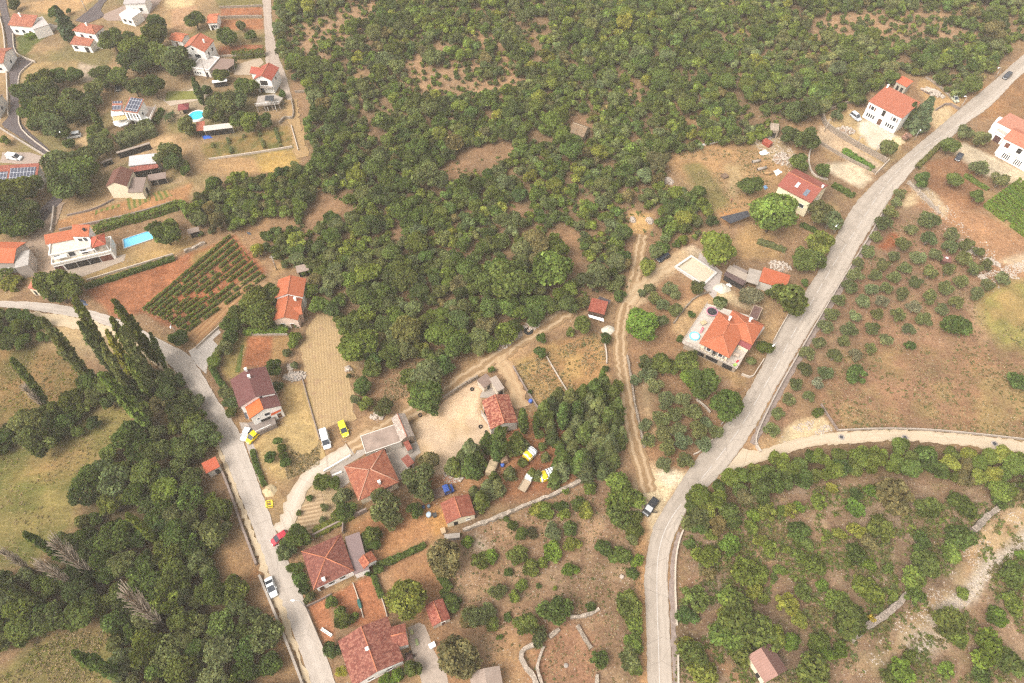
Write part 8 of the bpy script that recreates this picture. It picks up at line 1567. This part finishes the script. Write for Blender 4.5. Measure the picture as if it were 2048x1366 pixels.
# person in the hillside field, bending slightly, red top
def person(px, py, label, top, legs, rz):
    e = simple('person', label, 'person', P(px, py), rz); J = {'pelvis': (0, 0, .92), 'chest': (.05, 0, 1.28), 'neck': (.09, 0, 1.46), 'kl': (.04, .1, .5), 'fl': (0, .1, .06), 'tl': (.16, .1, .03), 'kr': (.03, -.1, .5), 'fr': (-.06, -.1, .06), 'tr': (.1, -.1, .03), 'sl': (.07, .18, 1.4), 'el': (.1, .25, 1.12), 'hl': (.25, .22, .92), 'sr': (.07, -.18, 1.4), 'er': (.12, -.25, 1.13), 'hr': (.28, -.2, .95), 'head': (.13, 0, 1.6), 'crown': (.13, 0, 1.72), 'hipl': (0, .09, .88), 'hipr': (0, -.09, .88)}
    E = [('pelvis', 'chest'), ('chest', 'neck'), ('neck', 'head'), ('head', 'crown'), ('pelvis', 'hipl'), ('hipl', 'kl'), ('kl', 'fl'), ('fl', 'tl'), ('pelvis', 'hipr'), ('hipr', 'kr'), ('kr', 'fr'), ('fr', 'tr'), ('chest', 'sl'), ('sl', 'el'), ('el', 'hl'), ('chest', 'sr'), ('sr', 'er'), ('er', 'hr')]
    rad = {'pelvis': .14, 'chest': .15, 'neck': .055, 'head': .095, 'crown': .07, 'hipl': .09, 'hipr': .09, 'kl': .06, 'kr': .06, 'fl': .045, 'fr': .045, 'tl': .035, 'tr': .035, 'sl': .06, 'sr': .06, 'el': .042, 'er': .042, 'hl': .035, 'hr': .035}
    names = list(J); me = bpy.data.meshes.new('body'); me.from_pydata([J[k] for k in names], [(names.index(a), names.index(b)) for a, b in E], []); o = link('body', me, None, e)
    sm = o.modifiers.new('skin', 'SKIN'); ss = o.modifiers.new('sub', 'SUBSURF'); ss.levels = ss.render_levels = 1
    for i, k in enumerate(names): me.skin_vertices[0].data[i].radius = (rad[k], rad[k]); me.skin_vertices[0].data[i].use_root = (k == 'pelvis')
    dg = bpy.context.evaluated_depsgraph_get(); m2 = bpy.data.meshes.new_from_object(o.evaluated_get(dg)); o.modifiers.clear(); o.data = m2
    sk = plain('skin', (.45, .26, .18), .6, .05); m2.materials.clear()
    for m in (legs, top, sk): m2.materials.append(m)
    for p in m2.polygons:
        z = p.center.z; p.use_smooth = True; arm = abs(p.center.y) > .19 and z < 1.2; p.material_index = 2 if (z > 1.47 or arm and z > .8) else 1 if z > .95 else 0
    bm = bmesh.new(); bmesh.ops.create_uvsphere(bm, u_segments=12, v_segments=8, radius=.112)
    for v in bm.verts: v.co.z = max(v.co.z, -.02) * .9 + 1.68; v.co.x += .115
    bm_link('hair', bm, plain('dark_hair', (.03, .02, .015), .7), e)
person(1462, 405, 'person in dark red clothes standing on the hillside field', plain('dark_red_shirt', (.22, .03, .03), .8), plain('dark_trousers', (.04, .03, .03), .8), 2.0)
# loose stones on the scrubland
def stones(name, polys, n, label, size, seed, keep=.45):
    rng = random.Random(seed); bm = bmesh.new()
    for p in polys:
        W_ = wpoly(p); xs = [q[0] for q in W_]; ys = [q[1] for q in W_]; X = np.array([rng.uniform(min(xs), max(xs)) for _ in range(n * 3)]); Y = np.array([rng.uniform(min(ys), max(ys)) for _ in range(n * 3)]); m = inpoly(X, Y, W_) & (fbm(X, Y, 6, seed) > keep); X, Y = X[m][:n], Y[m][:n]
        for x, y in zip(X, Y):
            s = rng.uniform(*size); vs = [bm.verts.new((x + s * math.cos(a + rng.uniform(-.4, .4)) * rng.uniform(.6, 1.1), y + s * math.sin(a) * rng.uniform(.6, 1.1), .0)) for a in (0, 1.57, 3.14, 4.71)]; t = bm.verts.new((x + rng.uniform(-.3, .3) * s, y, s * rng.uniform(.4, .8)))
            for k in range(4): bm.faces.new((vs[k], vs[(k + 1) % 4], t))
    tag(bm_link(name, bm, STN), label, kind='stuff')
stones('loose_stones', [[(1737, 1302), (1945, 1085), (2046, 1005), (2046, 1094), (1945, 1168), (1856, 1257), (1722, 1355)]], 2600, 'pale loose stones strewn along the scrubland strip', (.06, .26), 3, .38)
stones('stone_band', [[(1890, 1225), (1935, 1170), (1975, 1130), (2040, 1085), (2046, 1100), (1985, 1150), (1930, 1215)], [(1825, 1300), (1865, 1275), (1872, 1285), (1838, 1305)]], 800, 'whiter band of field stones through the scrubland', (.12, .36), 4, .1)
stones('field_stones', [[(1360, 1080), (1400, 1030), (1700, 960), (1950, 1000), (1760, 1230), (1650, 1366), (1350, 1366)], [(900, 1060), (1160, 965), (1285, 1040), (1285, 1220), (1000, 1260), (880, 1130)]], 700, 'small stones on the bare soil of the scrub plots', (.05, .16), 5, .5)
stones('bank_stones', [[(1815, 365), (1850, 370), (1990, 500), (2000, 580), (1960, 560), (1880, 450)], [(1480, 270), (1560, 270), (1600, 320), (1580, 345), (1520, 300)], [(1960, 550), (2048, 520), (2048, 560)], [(1560, 860), (1640, 835), (1672, 858), (1570, 895)]], 420, 'pale stones scattered on banks and rubble ground', (.08, .35), 6, .4)
# ---------------------------------------------------------------- labels of the planted things: look first, then the nearest landmark
LM = [('ruined stone hut', 1155, 252), ('pale winding clearing', 950, 320), ('yellow clearing of the cart track', 1285, 442), ('long white rubble heaps', 1030, 675), ('brown clearing in the wood', 1142, 490), ('stubble field', 652, 740), ('double orange-roofed house', 580, 595), ('scrubby bare patch', 960, 145), ('grey village lane', 560, 160), ('hillside field', 1440, 340), ('skylight house', 1605, 375), ('big white house', 1785, 215), ('main road at the upper right', 1990, 160), ('bright orange double roof', 1460, 665), ('red shed by the cart track', 1200, 612), ('empty pool', 1392, 543), ('mottled barn', 996, 820), ('sandy farmyard', 905, 860), ('stone slab hut', 802, 855), ('old orange hipped roof', 745, 945), ('blue pickup', 890, 980), ('two-tone outbuilding', 912, 1018), ('brick-red hipped roof', 665, 1120), ('cross-gabled bottom house', 745, 1290), ('mottled tile shed', 877, 1226), ('bottom enclosure well', 1132, 1331), ('black estate car', 1301, 1012), ('scrubland cabin', 1536, 1325), ('grey scrubland wall', 1770, 1228), ('white stone strip', 1930, 1180), ('gravel track', 1850, 875), ('olive grove hut', 1895, 520), ('roadside sand patch', 1610, 855), ('long concrete wall', 1600, 705), ('maroon-roofed house', 510, 780), ('orange cabin', 422, 930), ('white saloon', 542, 1173), ('red ploughed field', 300, 570), ('vine rows', 430, 560), ('villa pool', 278, 480), ('stepped white villa', 160, 490), ('left edge house', 25, 510), ('solar array roof', 40, 342), ('farmhouse', 238, 352), ('solar panel house', 258, 215), ('porch house', 182, 76), ('corner house', 45, 42), ('dark lane', 25, 180), ('tall white gable house', 400, 95), ('red cross-gabled house', 528, 145), ('maroon gazebo', 367, 212), ('sparse vine plot', 495, 285), ('clipped hedge', 270, 440), ('village road bend', 340, 705), ('left meadow', 80, 745), ('lower left meadow', 110, 980), ('bottom left meadow', 110, 1310), ('thicket path', 495, 1190), ('dry meadow', 1120, 740), ('cart track', 1248, 800), ('yellow frame', 540, 1010), ('white dry stone wall', 1040, 1015), ('dark vineyard corner', 1985, 410), ('slatted villa', 2025, 295), ('red soil bank', 1870, 400), ('green-yellow meadow patch', 2000, 640), ('scrub meadow', 550, 450), ('bottom edge road', 1320, 1300), ('outer road bend', 1350, 1110), ('walnut by the road', 1453, 812), ('net canopy', 1470, 434)]
def rel(px, py):
    nm, x, y = min(LM, key=lambda l: (l[1] - px) ** 2 + (l[2] - py) ** 2); dx, dy = px - x, py - y; d_ = math.hypot(dx, dy)
    w_ = ('right of' if dx > 0 else 'left of') if abs(dx) > abs(dy) else ('beyond' if dy < 0 else 'in front of')
    return w_, nm, d_
byk = {}
for (e, adj, noun, px, py) in VEG:
    w_, nm, d_ = rel(px, py); byk.setdefault((adj, noun, w_, nm), []).append((d_, px, py, e))
ORD = ['nearest', 'second nearest', 'third nearest', 'fourth nearest', 'fifth nearest', 'sixth nearest', 'seventh nearest', 'eighth nearest', 'ninth nearest', 'tenth nearest'] + [f'{k}th nearest' for k in range(11, 90)]
for (adj, noun, w_, nm), L_ in byk.items():
    L_.sort(key=lambda t: t[0])
    for i, (d_, px, py, e) in enumerate(L_):
        e['label'] = f'{adj} {noun} {w_} the {nm}' if len(L_) == 1 else f'{adj} {noun}, {ORD[min(i, 85)]} {w_} the {nm}'
print('things', len([o for o in scene.objects if not o.parent]), 'objects', len(scene.objects))

# ---------------------------------------------------------------- haze
hm = bpy.data.materials.new('thin_haze'); hm.use_nodes = True; ht = hm.node_tree; ht.nodes.clear(); ho = ht.nodes.new('ShaderNodeOutputMaterial'); hv = ht.nodes.new('ShaderNodeVolumePrincipled')
hv.inputs['Color'].default_value = (.95, .9, .82, 1); hv.inputs['Density'].default_value = 0.00026; hv.inputs['Anisotropy'].default_value = 0.0; ht.links.new(hv.outputs[0], ho.inputs['Volume'])
bm = bmesh.new(); box(bm, -6400, 6400, -2900, 7400, -1.0, H + 3); tag(bm_link('haze', bm, hm), 'thin pale summer haze over the whole hillside', kind='stuff')
